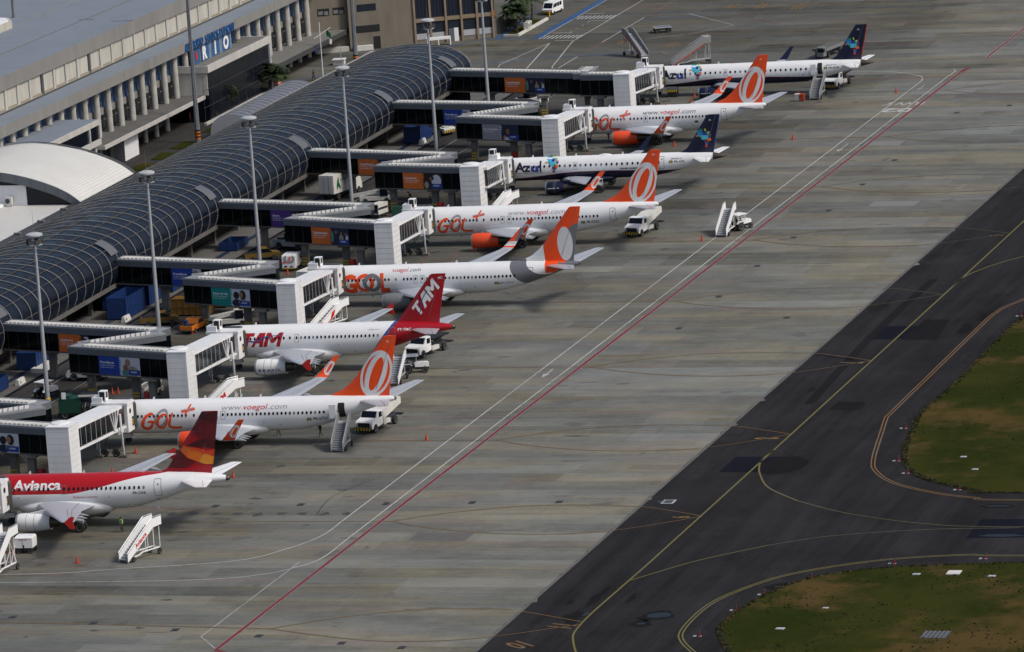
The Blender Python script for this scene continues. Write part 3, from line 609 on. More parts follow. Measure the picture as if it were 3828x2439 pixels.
def tamc(nt, x, y, z):
    g = (24.3+(z-4.0)*0.62).mx(27.05+(z-6.5)*0.80); g = g*(z < 5.9)+(27.02+(z-6.5)*0.80)*(z > 5.8999)
    return mixc(nt, x > g, mixc(nt, x > g-0.42, WHT, (0.02, 0.07, 0.24)), (0.36, 0.006, 0.014))
liv('livery_tam', tamc)
def avic(nt, x, y, z):
    f = 3.93+(x-13.2).mx(0.0)*0.115+(x-13.2).sm(0, 9)*0.75+(x-19).mx(0.0)*(-0.02)
    return mixc(nt, z > f, WHT, (0.42, 0.008, 0.012))
liv('livery_avi', avic)
def azul(x1):
    def f(nt, x, y, z):
        g = 2.05+(x-4.5).sm(0, 11)*0.78-(x-18).sm(0, 16)*0.42
        c = mixc(nt, (z < g)*(x < x1), mixc(nt, (z < g+.07)*(x < x1), WHT, (0.30, 0.01, 0.02)), (0.006, 0.009, 0.035)); return c
    return f
liv('livery_azul', azul(31.6)); liv('livery_azul_short', azul(30.0))
liv('wing_paint', lambda nt, x, y, z: mixc(nt, (y.abs() > 16.3)*0, (0.38, 0.40, 0.44), (0.38, 0.40, 0.44)), .35, .14)
def mirror(pts): return [(p[0], -p[1], p[2]) for p in pts]
def flag2d(u, v, w_):
    h = w_*.66
    return [(shape2d([[(u, v), (u+w_, v), (u+w_, v+h), (u, v+h)]]), 'flag_green'), ]
def aircraft(name, label, x0, y0, head, ty, fus, finm, winglet=None, engm='white_paint', stabm='wing_paint', wins=(), cat='airliner', opened=None, doors=(), exits=(), fence=None):
    T = TY[ty]; t = thing(name, label, cat, (x0, y0, 0), 0, None)
    tilt = 0.018; t.rotation_euler = (0, -tilt, math.radians(head)); t.location.z = -tilt*T['piv']
    d = profile(T); mb = MB(); N = 48; rings_ = []
    xs = sorted(set([round(r[0], 3) for r in d]))
    for X in xs:
        top, bot, hw = lerp_tab(d, X); zc = (top+bot)/2; h = (top-bot)/2
        rings_.append([(X, hw*math.sin(2*PI*i/N), zc+h*math.cos(2*PI*i/N)) for i in range(N)])
    mb.loft(rings_, fus); mb.build('fuselage', t, True)
    if ty[0] == 'E':
        mb = MB(); xe = T['tab'][-1][0]; r1 = []
        for X, e in ((xe-1.5, .02), (xe-.9, .02), (xe-.3, .02), (xe+.1, -.02), (xe+.45, -.08)):
            top, bot, hw = lerp_tab(d, min(X, xe)); zc = (top+bot)/2; h = (top-bot)/2+e; r1.append([(X, (hw+e)*math.sin(2*PI*i/24), zc+h*math.cos(2*PI*i/24)) for i in range(24)])
        mb.loft(r1, 'hot_metal'); mb.build('tail_cone', t, True)
    else:
        mb = MB(); xe = T['tab'][-1][0]; top, bot, hw = T['tab'][-1][1:]; zc = (top+bot)/2
        r1 = [[(xe+a, r*math.sin(2*PI*i/16)*hw*1.04, zc+r*math.cos(2*PI*i/16)*(top-bot)/2*1.05) for i in range(16)] for a, r in ((-.25, 1.3), (.05, 1.0), (.12, .7))]
        mb.loft(r1, 'hot_metal'); mb.build('exhaust', t, True)
    fx, fa, fb, fz, fc = T['fair']; mb = MB(); r1 = []
    for i in range(13):
        s = -1+2*i/12; k = max(0.0, 1-abs(s)**2.6)**.5; k = max(k, .02)
        r1.append([(fx+fa*s, fb*k*math.sin(2*PI*j/28), fz-.2+(fc*k)*math.cos(2*PI*j/28)) for j in range(28)])
    fm = {'livery_azul': 'navy', 'livery_azul_short': 'navy'}.get(fus, 'white_paint'); mb.loft(r1, fm); mb.build('belly_fairing', t, True)
    # fin
    mb = MB(); r1 = []
    for z, xl, xt in T['fin']:
        c = xt-xl; th = 0.24 if z < T['fin'][-1][0]-.5 else .13; r1.append([(xl, 0, z), (xl+.12*c, .6*th, z), (xl+.35*c, th, z), (xl+.7*c, .6*th, z), (xt, .02, z), (xt, -.02, z), (xl+.7*c, -.6*th, z), (xl+.35*c, -th, z), (xl+.12*c, -.6*th, z)])
    mb.loft(r1, finm); fin = mb.build('tail_fin', t, False)
    fo = T['fin']
    def finmap(u, v):
        xl, xt = lerp_tab([(a, b, c) for a, b, c in fo], v); s = (u-xl)/max(.1, xt-xl); th = 0.24
        k = lerp_tab([(0, 0), (.12, .6), (.35, 1), (.7, .6), (1, .1)], s)[0]; return (u, -(k*th+.02), v)
    T['finmap'] = finmap
    mb = MB(); a, b = fo[2], fo[-2]
    mb.bar((a[2]-(a[2]-a[1])*.28, -.17, a[0]), (b[2]-(b[2]-b[1])*.30, -.10, b[0]), .03, 'mid_grey'); mb.build('rudder_hinge', fin)
    # wings
    for sg, nm in ((-1, 'wing'), (1, 'wing')):
        mb = MB(); mb.loft([foil(r[1], r[2], sg*r[0], r[3], r[4]) for r in T['wing']], 'wing_paint'); wg = mb.build(nm, t, True)
        a, b, c = T['wing'][0], T['wing'][1], T['wing'][2]
        for k in range(1, 4):
            mb = MB(); f = k/3.6; yy = b[0]+(c[0]-b[0])*f*.9-1.6; xx = lerp_tab([(r[0], r[2], r[3]) for r in T['wing']], yy); e = 1.1+.5*(1-f)
            mb.loft([[(xx[0]-e+q, sg*yy+rr_*.13*math.cos(p), xx[1]-.24+dz+rr_*.17*math.sin(p)) for p in [2*PI*i/8 for i in range(8)]] for q, rr_, dz in ((0, .3, .08), (.5, 1, 0), (1.5, 1, -.05), (e+.9, .15, -.18))], 'wing_paint'); mb.build('flap_fairing', wg, True)
        mb = MB()                                            # flap, slat and spoiler lines and the polished leading edge
        for q0, q1 in ((0, 1), (1, 2)):
            a, b = T['wing'][q0], T['wing'][q1]
            for s in (.74, .60):
                if s == .6 and q0 == 0: continue
                th = lambda r: r[3]+ (r[2]-r[1])*r[4]*(.36 if s > .7 else .47)
                mb.bar((a[1]+(a[2]-a[1])*s, sg*a[0], th(a)), (b[1]+(b[2]-b[1])*s, sg*b[0], th(b)), .05, 'mid_grey', .02)
        mb.build('flap', wg)
        mb = MB(); r1 = []
        for r in T['wing']: c = (r[2]-r[1])*.035; r1.append([(r[1]-.03, sg*r[0], r[3]), (r[1]+c, sg*r[0], r[3]+r[4]*(r[2]-r[1])*.27), (r[1]+c, sg*r[0], r[3]-r[4]*(r[2]-r[1])*.2)])
        mb.loft(r1, 'steel'); mb.build('leading_edge', wg)
        if T['let']:
            mb = MB(); L = T['let']; r1 = []
            for i, r in enumerate(L):
                c = r[2]-r[1]; th = c*r[4]*.6; n = (1, 0) if i == 0 else ((0, 1) if i == 3 else (.6, .8)); n = {0: (0.15, 1), 1: (.6, .75), 2: (.95, .3), 3: (1, .12)}[i]
                r1.append([(r[1], sg*r[0], r[3]), (r[1]+.3*c, sg*(r[0]-n[0]*th), r[3]+n[1]*th), (r[2], sg*r[0], r[3]), (r[1]+.3*c, sg*(r[0]+n[0]*th), r[3]-n[1]*th)])
            mb.loft(r1, winglet or 'white_paint'); mb.build('winglet', t)
        elif fence:
            mb = MB(); r = T['wing'][-1]; y = sg*(r[0]+.02)
            prof = [(r[1]+.2, r[3]), (r[2]-.35, r[3]+.62), (r[2]+.1, r[3]+.62), (r[2]-.1, r[3]), (r[2]+.05, r[3]-.75), (r[2]-.5, r[3]-.72)]
            mb.side(prof, y-.04, y+.04, fence); mb.build('wingtip_fence', t)
        mb = MB(); mb.loft([foil(r[1], r[2], sg*r[0], r[3], r[4]) for r in T['stab']], stabm); st = mb.build('tailplane', t, True)
        mb = MB(); a, b = T['stab'][0], T['stab'][-1]; s = .7
        mb.bar((a[1]+(a[2]-a[1])*s, sg*a[0], a[3]+.11), (b[1]+(b[2]-b[1])*s, sg*b[0]*.97, b[3]+.04), .04, 'mid_grey', .02); mb.build('elevator_hinge', st)
        # engine
        xf, xb, xn, ey, ez, er = T['eng']; o = (0, sg*ey, ez); mb = MB()
        mb.lathe([(er*.86, xf+.25), (er*.84, xf+.05), (er*.93, xf), (er*1.0, xf+.22), (er*1.06, xf+1.1), (er*1.03, xf+(xb-xf)*.6), (er*.84, xb), (er*.74, xb-.1)], engm, 'x', 28, False, o); en = mb.build('engine', t, True)
        mb = MB(); mb.lathe([(er*.86, xf+.02), (er*.94, xf-.02), (er*1.015, xf+.22)], 'steel', 'x', 28, False, o); mb.build('inlet_lip', en, True); mb = MB(); mb.lathe([(er*1.062, xf+1.25), (er*1.064, xf+1.30)], 'mid_grey', 'x', 28, False, o); mb.lathe([(er*1.045, xf+(xb-xf)*.55), (er*1.043, xf+(xb-xf)*.55+.05)], 'mid_grey', 'x', 28, False, o); mb.build('cowl_seam', en)
        mb = MB(); mb.lathe([(er*.86, xf+.3), (.02, xf+.34)], 'black', 'x', 20, False, o); mb.lathe([(.26, xf+.33), (.12, xf+.05), (.01, xf-.05)], 'dark_grey', 'x', 12, False, o); mb.build('fan', en, True)
        mb = MB(); mb.lathe([(er*.74, xb-.35), (er*.66, xb+.1), (er*.52, (xb+xn)/2), (er*.40, xn-.1), (er*.2, xn), (.05, xn+.45)], 'hot_metal', 'x', 20, False, o); mb.build('nozzle', en, True)
        xx = lerp_tab([(r[0], r[1], r[3]) for r in T['wing']], ey); mb = MB()
        mb.side([(xf+1.2, ez+er*1.0), (xx[0]+.2, xx[1]+.18), (xx[0]+3.4, xx[1]), (xn+.2, ez+er*.5), (xb, ez+er*.6)], sg*ey-.16, sg*ey+.16, engm if 'orange' not in engm else 'white_paint'); mb.build('pylon', en)
        # main gear
        gx, gy, gr = T['mg']; g = MB(); g.tube([(gx, sg*gy, gr), (gx-.1, sg*(gy+.1), 2.3)], .12, 'steel', 8); g.bar((gx-.9, sg*(gy-.3), 2.1), (gx-.05, sg*gy, .9), .09, 'light_grey')
        g.hexa([(gx+.35, sg*(gy+.2)), (gx+.42, sg*(gy+.2)), (gx+.42, sg*(gy+.28)), (gx+.35, sg*(gy+.28))], 1.0, 2.0, 'white_paint'); gg = g.build('landing_gear', t, True)
        for q in (-.42, .42):
            wm = MB(); k = gy+q; lathe_wheel(wm, gx, sg*k, gr, .36, gr); wm.build('wheel', gg, True)
    g = MB(); nx = T['ng']; nz = .42+tilt*(T['piv']-nx); g.tube([(nx, 0, nz), (nx-.15, 0, 2.0)], .09, 'steel', 8); g.bar((nx-1, 0, 1.8), (nx, 0, nz+.5), .07, 'light_grey'); g.box(nx-.6, nx+.5, -.5, -.44, 1.0, 1.5, 'white_paint'); g.box(nx-.6, nx+.5, .44, .5, 1.0, 1.5, 'white_paint'); gg = g.build('nose_gear', t, True)
    for q in (-.24, .24):
        wm = MB(); lathe_wheel(wm, nx, q, nz, .2, .36); wm.build('wheel', gg, True)
    S_ = skin(T)
    # cockpit panes
    items = [(shape2d([[(1.35, 4.05), (2.0, 4.55), (2.25, 4.5), (2.2, 4.1), (1.7, 3.95)]]) if ty[0] != 'E' else shape2d([[(1.5, 3.65), (2.1, 4.1), (2.5, 4.0), (2.4, 3.6)]]), 'window_glass')]
    decal('cockpit_window', t, items, S_, .2)
    # cabin windows
    ww, wh = T['ww']; zz = T['wz']; 
    def rr2(cx, cz, a, b, n=3):
        r = min(a, b)*(.45 if a < .5 else .2); out = []
        for qx, qz, s in ((1, 1, 0), (-1, 1, 1), (-1, -1, 2), (1, -1, 3)):
            for k in range(n+1): an = PI/2*(s+k/n); out.append((cx+qx*(a/2-r)+r*math.cos(an), cz+qz*(b/2-r)+r*math.sin(an)))
        return out
    wr = random.Random(int(abs(y0)*10)); first = None
    for i, X in enumerate(wins):
        m = 'window_glass' if wr.random() > .14 else 'mid_grey'
        decal('window', t, [(shape2d([rr2(X, zz, ww, wh)]), m)], skin(T, .024), 0)
    for X in exits:
        a = rr2(X, zz-.08, .58, 1.0); b = rr2(X, zz-.08, .50, .92); decal('emergency_exit', t, [(shape2d([[a, b[::-1]]]), 'mid_grey')], skin(T, .02), .25)
    for X, zb, zt, w2 in doors:
        a = rr2(X, (zb+zt)/2, w2, zt-zb); b = rr2(X, (zb+zt)/2, w2-.10, zt-zb-.10)
        if opened == X:
            decal('doorway', t, [(shape2d([a]), 'black')], skin(T, .03), .2)
            mb = MB(); top, bot, hw = lerp_tab(d, X-1); mb.box(X-1.35, X-.5, -hw-.42, -hw-.26, zb+.05, zt-.1, 'white_paint'); mb.box(X-1.1, X-.75, -hw-.27, -hw-.25, zb+.9, zb+1.1, 'dark_grey'); mb.bar((X-.5, -hw-.3, zb+1), (X-.35, -hw+.1, zb+1), .08, 'steel'); mb.build('door', t)
        else: decal('door', t, [(shape2d([[a, b[::-1]]]), 'mid_grey'), (shape2d([rr2(X+.05, zb+1.35, .16, .2)]), 'dark_grey')], skin(T, .02), .25)
    for X, v, a_, b_ in ((8.2, 2.3, .3, .12), (10.4, 2.0, .14, .14), (T['piv']+5, 2.5, .2, .1), (T['piv']+8.5, 2.9, .35, .12), (T['piv']+3, zz-1.0, .12, .12), (6.9, zz-.9, .16, .16)):
        decal('service_panel', t, [(shape2d([rr2(X, v, a_, b_)]), 'mid_grey')], skin(T, .02), 0)
    zt = lerp_tab(d, 9)[0]
    for X in (7.5, 14.0, 21.0): mb = MB(); mb.side([(X, zt-.05), (X+.22, zt+.34), (X+.36, zt+.34), (X+.36, zt-.05)], -.03, .03, 'white_paint'); mb.build('antenna', t)
    mb = MB(); mb.lathe([(.12, zt-.05), (.1, zt+.1), (.0, zt+.14)], 'logo_red', n=8, o=(16.5, 0, 0)); mb.build('beacon', t)
    zb_ = lerp_tab(d, 20)[1]
    for X in (9.0, 22.5): mb = MB(); mb.side([(X, zb_+.05), (X+.25, zb_-.3), (X+.36, zb_-.3), (X+.36, zb_+.05)], -.03, .03, 'white_paint'); mb.build('antenna', t)
    return t, T
def lathe_wheel(mb, x, y, z, w_, r):
    mb.lathe([(r*.62, y-w_/2), (r*.9, y-w_/2), (r, y-w_*.32), (r, y+w_*.32), (r*.9, y+w_/2), (r*.62, y+w_/2)], 'rubber', 'y', 18, True, (x, 0, z))
    mb.lathe([(.02, y-w_*.42), (r*.5, y-w_*.46), (r*.6, y-w_*.52)], 'light_grey', 'y', 14, False, (x, 0, z)); mb.lathe([(.02, y+w_*.42), (r*.5, y+w_*.46), (r*.6, y+w_*.52)], 'light_grey', 'y', 14, False, (x, 0, z))
def rng(a, b, n): return [a+(b-a)*i/(n-1) for i in range(n)]
W8 = rng(6.2, 12.3, 13)+[13.3]+rng(14.4, 15.4, 3)+[16.0, 16.95]+rng(17.55, 29.55, 24)
W7 = rng(5.6, 10.4, 10)+rng(11.35, 13.1, 4)+[13.75]+rng(14.4, 23.6, 19)
GL = 'airliners parked nose-in at the jet bridges'
def lab(o, s): o['label'] = s; o['group'] = GL
# lettering helpers -------------------------------------------------------
def brush(pts, w_): return shape2d([ribbon(smooth_pts(pts, 7), [0.35*w_]+[w_]*0+[w_*(0.65+0.35*math.sin(PI*i/(len(smooth_pts(pts, 7))-2))) for i in range(len(smooth_pts(pts, 7))-2)]+[0.3*w_])])
def gol_plus(t, T, u, v, wd, ht):
    f = lambda pts: [(u+p[0]*wd, v+p[1]*ht) for p in pts]; w_ = ht*.19
    G_ = f([(.31, .84), (.24, .90), (.11, .70), (.02, .32), (.04, .05), (.14, .0), (.24, .16), (.28, .40)])
    G2 = f([(.15, .40), (.24, .44), (.36, .40)])
    O_ = [(u+.47*wd, v+.42*ht)]
    L_ = f([(.80, .93), (.73, .55), (.69, .16), (.76, .04), (.88, .02), (1.0, .06)])
    o1 = ell(u+.50*wd, v+.62*ht, .60*ht, .36*ht, 1.0); o2 = ell(u+.51*wd, v+.61*ht, .46*ht, .235*ht, 1.0)
    decal('logo_ring', t, [(shape2d([[o1, o2[::-1]]]), 'logo_grey')], skin(T, .020), .2)
    o3 = ell(u+.52*wd, v+.43*ht, .52*ht, .33*ht, 1.05); o4 = ell(u+.535*wd, v+.45*ht, .39*ht, .20*ht, 1.05)
    decal('logo_lettering', t, [(brush(G_, w_), 'gol_orange'), (brush(G2, w_*.8), 'gol_orange'), (shape2d([[o3, o4[::-1]]]), 'gol_orange'), (brush(L_, w_*.9), 'gol_orange')], skin(T, .028), .2)
    decal('logo_plus', t, [(shape2d([ribbon(f([(1.02, 1.02), (1.34, 1.16)]), w_*.5)]), 'logo_grey'), (shape2d([ribbon(f([(1.245, 1.36), (1.12, .82)]), w_*.6)]), 'gol_orange'), (shape2d([ribbon(f([(1.03, .98), (1.36, 1.12)]), w_*.6)]), 'gol_orange')], skin(T, .034), .2)
def url(t, T, u, z, wd, parts, h=.42, bold=-.004):
    """parts: (text, colour, share of width)"""
    for s, m, a, b in parts: decal('web_address', t, [(text2d(s, h, u+a*wd, z, bold if m != 'logo_red' else bold+.008, .18, (b-a)*wd), m)], skin(T, .02), .15)
def reg(t, T, u, z, s, wd, h=.36, m='ink', flag=True, shear=.15):
    if flag:
        fw_ = .52; it = [(shape2d([[(u, z), (u+fw_, z), (u+fw_, z+.34), (u, z+.34)]]), 'flag_green')]; decal('flag', t, it, skin(T, .018), 0)
        decal('flag', t, [(shape2d([[(u+.05, z+.17), (u+fw_/2, z+.30), (u+fw_-.05, z+.17), (u+fw_/2, z+.04)]]), 'hazard_yellow')], skin(T, .024), 0); u += .75
    decal('registration', t, [(text2d(s, h, u, z+.03, .015, shear, wd), m)], skin(T, .02), .15)
# --- nearest to farthest
t, T = aircraft('airliner', '', -48.4, 0, -.19, 'B8', 'fuselage_white', 'fin_gol', 'winglet_gol', 'gol_orange', wins=W8, doors=[(31.65, 3.05, 4.85, .82)], opened=31.65, exits=(16.0, 16.95))
lab(t, 'white and orange airliner with PR-GTU on its side, rear stairs at its open door'); gol_plus(t, T, 6.6, 2.3, 5.0, 2.05)
url(t, T, 16.8, 4.38, 8.2, [('www.', 'logo_grey', 0, .31), ('voegol', 'logo_red', .33, .70), ('.com', 'logo_grey', .71, 1.0)], .60)
reg(t, T, 27.4, 2.88, 'PR-GTU', 1.7); decal('fin_code', t, [(text2d('TU', .22, 37.55, 11.75, .01, .1), 'white_paint')], T['finmap'], .1)
t, T = aircraft('airliner', '', -49, 82, -.51, 'B8', 'livery_gtn', 'livery_gtn', 'winglet_gtn', 'mid_grey', 'wing_paint', wins=W8, doors=[(31.65, 3.05, 4.85, .82)], exits=(16.0, 16.95))
lab(t, 'white airliner with solid orange and grey letters, grey swirl and white oval on its tail')
decal('logo_lettering', t, [(text2d('G', 2.35, 5.7, 2.25, .05, 0, 2.1), 'gol_orange'), (shape2d([[ell(8.95, 3.45, 1.27, 1.22), ell(8.95, 3.45, .75, .74)[::-1]]]), 'gol_orange'), (text2d('L', 2.4, 11.05, 2.25, .06, 0, 1.25), 'gol_orange')], skin(T, .02), .2)
decal('logo_ring', t, [(shape2d([[ell(9.95, 3.45, 1.27, 1.22), ell(9.95, 3.45, .75, .74)[::-1]]]), 'gol_grey')], skin(T, .028), .2)
url(t, T, 12.75, 4.78, 3.9, [('voegol', 'logo_red', 0, .56), ('.com', 'ink', .58, 1)], .46); reg(t, T, 26.8, 2.8, 'PR-GTN', 1.7, .26, 'logo_grey', True, 0)
t, T = aircraft('airliner', '', -49.41, 123.5, -.11, 'B8', 'fuselage_white', 'fin_gol', 'winglet_gol', 'gol_orange', wins=W8, doors=[(31.65, 3.05, 4.85, .82)], exits=(16.0, 16.95))
lab(t, 'white and orange airliner with PR-GXQ on its side, a truck under its tail'); gol_plus(t, T, 6.6, 2.3, 5.0, 2.05)
url(t, T, 16.8, 4.38, 8.2, [('www.', 'logo_grey', 0, .31), ('voegol', 'logo_red', .33, .70), ('.com', 'logo_grey', .71, 1.0)], .60)
reg(t, T, 27.2, 2.88, 'PR-GXQ', 1.7); decal('fin_code', t, [(text2d('XQ', .22, 37.55, 11.75, .01, .1), 'white_paint')], T['finmap'], .1)
t, T = aircraft('airliner', '', -48.6, 204.1, -.23, 'B7', 'fuselage_white', 'fin_gol_short', 'winglet_gol_short', 'gol_orange', wins=W7, doors=[(25.75, 3.05, 4.85, .82)], exits=(13.75,))
lab(t, 'shorter white and orange airliner with single overwing exit and black web address'); gol_plus(t, T, 4.6, 2.3, 5.0, 2.05)
url(t, T, 13.3, 4.4, 8.2, [('www.', 'ink', 0, .31), ('voegol', 'logo_red', .33, .70), ('.com', 'ink', .71, 1.0)], .60)
decal('flag', t, [(shape2d([[(21.3, 2.9), (21.82, 2.9), (21.82, 3.24), (21.3, 3.24)]]), 'flag_green')], skin(T, .018), 0); decal('fin_code', t, [(text2d('BY', .22, 31.7, 11.75, .01, .1), 'white_paint')], T['finmap'], .1)
# white and red twin with the red tail
WA = rng(7.0, 11.3, 9)+[11.95, 12.75, 13.65]+rng(14.25, 24.3, 20)
t, T = aircraft('airliner', '', -49.63, 41.5, .03, 'A9', 'livery_tam', 'livery_tam', None, 'white_paint', 'wing_paint', wins=WA, doors=[(26.1, 3.4, 5.35, .85)], exits=(13.65,), fence='logo_red')
lab(t, 'white airliner with dark red tail and blue stripe, three white letters on its fin')
sh = .32
def glyph(ps, u, v, w_, h): return [[(u+p[0]*w_+p[1]*h*sh, v+p[1]*h) for p in q] for q in ps]
GT = [[(0, 1), (1, 1), (1, .78), (.66, .78), (.66, 0), (.36, 0), (.36, .78), (0, .78)]]
GA = [[(0, 0), (.30, 0), (.36, .28), (.68, .28), (.70, 0), (1, 0), (.95, 1), (.42, 1)]]
GM = [[(0, 0), (.22, 0), (.22, .62), (.42, .3), (.58, .3), (.78, .62), (.78, 0), (1, 0), (1, 1), (.76, 1), (.5, .62), (.24, 1), (0, 1)]]
decal('logo_lettering', t, [(shape2d(glyph(GT, 6.05, 3.42, 1.5, 1.72)), 'tam_red'), (shape2d(glyph(GA, 7.5, 3.42, 1.55, 1.72)), 'tam_red'), (shape2d(glyph(GM, 9.15, 3.42, 2.2, 1.72)), 'tam_red')], skin(T, .02), .2)
decal('logo_swoosh', t, [(shape2d([ribbon(smooth_pts([(6.6, 4.35), (7.4, 4.2), (8.2, 4.12), (9.2, 4.55), (10.4, 4.78), (11.7, 4.8)]), [.05]*6+[.2]*8+[.16]*8+[.06]*9)]), 'tam_blue')], skin(T, .028), .2)
def rotpts(ps, ox, oy, a): return [[(ox+p[0]*math.cos(a)-p[1]*math.sin(a), oy+p[0]*math.sin(a)+p[1]*math.cos(a)) for p in q] for q in ps]
a_ = math.radians(51); fl = [rotpts(glyph(g_, u_, 0, w_, 1.45), 29.35, 6.25, a_) for g_, u_, w_ in ((GT, 0, 1.35), (GA, 1.45, 1.5), (GM, 3.1, 1.75))]
decal('fin_lettering', t, [(shape2d(g_), 'white_paint') for g_ in fl], T['finmap'], .25)
decal('fin_swoosh', t, [(shape2d(rotpts([ribbon(smooth_pts([(.35, .25), (.9, .3), (1.7, .75), (2.6, 1.0), (3.6, 1.05)]), .1)], 29.35, 6.25, a_)), 'tam_blue')], lambda u, v: (lambda q: (q[0], q[1]-.02, q[2]))(T['finmap'](u, v)), .25)
decal('fin_code', t, [(text2d('MC', .3, 32.3, 11.1, .01, 0), 'white_paint')], T['finmap'], .1)
decal('registration', t, [(text2d('PT-TMC', .32, 26.85, 4.9, .015, 0, 1.7), 'white_paint')], skin(T, .02), .15); decal('type_lettering', t, [(text2d('AIRBUS A319', .16, 23.0, 5.1, 0, .2, 1.5), 'logo_grey')], skin(T, .02), .15)
xf, xb, xn, ey, ez, er = T['eng']
decal('engine_lettering', t, [(text2d('B R A S I L', .30, xf+.55, ez-.35, .03, .1, 2.9), 'tam_blue')], lambda u, v: (u, -ey-math.sqrt(max(.01, (lerp_tab([(xf, er*.93), (xf+.22, er), (xf+1.1, er*1.06), (xf+2.5, er*1.03), (xb, er*.84)], u)[0])**2-(v-ez)**2))-.02, v), .15)
# red and white twin, nearest
WV = rng(6.4, 8.1, 4)+rng(8.85, 10.5, 4)+[11.4, 12.4]+rng(13.0, 21.9, 17)
t, T = aircraft('airliner', '', -48.5, -41.2, .22, 'A8', 'livery_avi', 'fin_avi' if 'fin_avi' in MATS else 'tam_red', None, 'white_paint', 'white_paint', wins=WV, doors=[(23.5, 3.4, 5.35, .85)], exits=(12.35,), fence='logo_red')
lab(t, 'airliner with bright red upper body, white belly and sunset-coloured tail fin, nearest')
decal('lettering', t, [(text2d('Avianca', 1.02, 6.2, 4.46, .03, .04, 5.8), 'white_paint')], skin(T, .02), .15)
decal('web_address', t, [(text2d('Avianca.com.br', .28, 13.4, 3.42, .0, 0, 3.0), 'logo_red')], skin(T, .02), .15); decal('registration', t, [(text2d('PR-ONI', .3, 20.6, 3.75, .015, 0, 1.5), 'ink')], skin(T, .02), .15)
for nm, c in (('sun_orange', (.62, .13, .012)), ('sun_red', (.56, .045, .01)), ('sun_amber', (.66, .24, .02)), ('sun_dark', (.06, .004, .008)), ('sun_maroon', (.11, .006, .010))): mat(nm, c, .4)
fin_p = [([(27.6, 10.6), (29.0, 12.62), (30.9, 12.62), (30.3, 9.4), (28.4, 9.6)], 'sun_maroon'), ([(29.0, 12.63), (30.88, 12.63), (30.6, 11.2), (29.2, 11.6), (28.55, 12.0)], 'sun_dark'),
  (smooth_pts([(26.75, 8.72), (27.8, 9.2), (29, 9.5), (30.25, 9.3)])+[(30.1, 8.35), (29.1, 8.55), (28.0, 8.6)], 'sun_dark'),
  ([(26.05, 8.25), (26.5, 8.8), (27.4, 8.6), (28.8, 7.7), (28.0, 6.95), (26.9, 7.4)], 'sun_orange'), ([(26.5, 8.8), (28.0, 8.55), (29.2, 8.2), (28.8, 7.75), (27.6, 8.4)], 'sun_red'),
  ([(28.05, 6.95), (28.9, 7.85), (29.95, 7.45), (29.75, 6.6), (28.9, 6.6)], 'sun_amber'), ([(28.9, 7.85), (29.3, 8.2), (30.1, 8.3), (29.95, 7.5)], 'sun_red'),
  ([(24.35, 6.25), (25.3, 7.6), (26.0, 8.2), (26.9, 7.3), (27.9, 6.9), (26.5, 6.3), (25.0, 6.0)], 'sun_maroon'), ([(23.4, 5.8), (24.4, 6.3), (26.6, 6.2), (28.4, 6.6), (29.7, 6.5), (29.6, 5.95)], 'tam_red')]
for sg in (1, -1):
    for i, (p, m) in enumerate(fin_p): decal('fin_panel', t, [(shape2d([p]), m)], (lambda i, sg: lambda u, v: (lambda q: (q[0], sg*(q[1]-.004*i), q[2]))(T['finmap'](u, v)))(i, sg), .3)
# navy-bellied twins
def brazil(s): 
    c = [('#2a8fd0', 0, 3, 2.2, 2), ('#3fb4de', .6, 2.6, 2.2, 1.4), ('#4fc3e0', 1.6, 1.4, 2.6, 1.7), ('#2c2f86', 2.3, 3.2, 1.2, 1.1), ('#2f9a58', 1.2, 4.6, .8, .9), ('#b6c23c', 2.9, 4.6, .6, .9), ('#e2912c', -.6, 2.6, 1.0, .5), ('#6aa03c', 1.0, 2.2, .7, .5),
         ('#39b2c8', 3.6, 3.4, 1.0, 1.0), ('#e8d84a', 4.2, 3.9, .6, .5), ('#d9a63a', 4.0, 2.9, .9, .4), ('#2255a0', 4.3, 2.4, .9, .9), ('#e87a28', 3.8, .9, 1.3, 1.1), ('#7a2236', 2.5, .3, 1.3, .9), ('#c0392b', 4.8, 3.1, .5, .4), ('#3a6fb8', 2.9, -.5, .9, .9), ('#d6402a', 2.7, -1.3, .9, .8), ('#5b2a5e', 3.6, .2, .8, .7)]
    return c
def hexc(h): 
    v = [int(h[i:i+2], 16)/255 for i in (1, 3, 5)]; return tuple(((q+.055)/1.055)**2.4*.8 if q > .04 else q/12.92 for q in v)
for h, *_ in brazil(0): mat('tile'+h, hexc(h), .45, dirt=.04)
def mosaic(t, fn, u, v, k, par='emblem'):
    mb = MB()
    for i, (h, a, b, c, d) in enumerate(brazil(0)):
        p = [(u+a*k, v+b*k), (u+(a+c)*k, v+b*k), (u+(a+c)*k, v+(b+d)*k), (u+a*k, v+(b+d)*k)]
        for q0, q1 in ((0, .5), (.5, 1)):
            r0 = [(p[0][0], p[0][1]+(p[3][1]-p[0][1])*q0), (p[1][0], p[0][1]+(p[3][1]-p[0][1])*q0), (p[1][0], p[0][1]+(p[3][1]-p[0][1])*q1), (p[0][0], p[0][1]+(p[3][1]-p[0][1])*q1)]
            vs = []
            for e in r0: w3 = fn(*e); vs.append((w3[0], w3[1]-.003*i, w3[2]))
            mb.add(vs, [[0, 1, 2, 3]], 'tile'+h)
    mb.build(par, t)
W5 = rng(5.9, 15.6-.0, 13)[:12]+[15.6]+rng(16.4, 29.4, 17); W0 = rng(5.9, 14.4, 12)+rng(15.2, 26.9, 16)
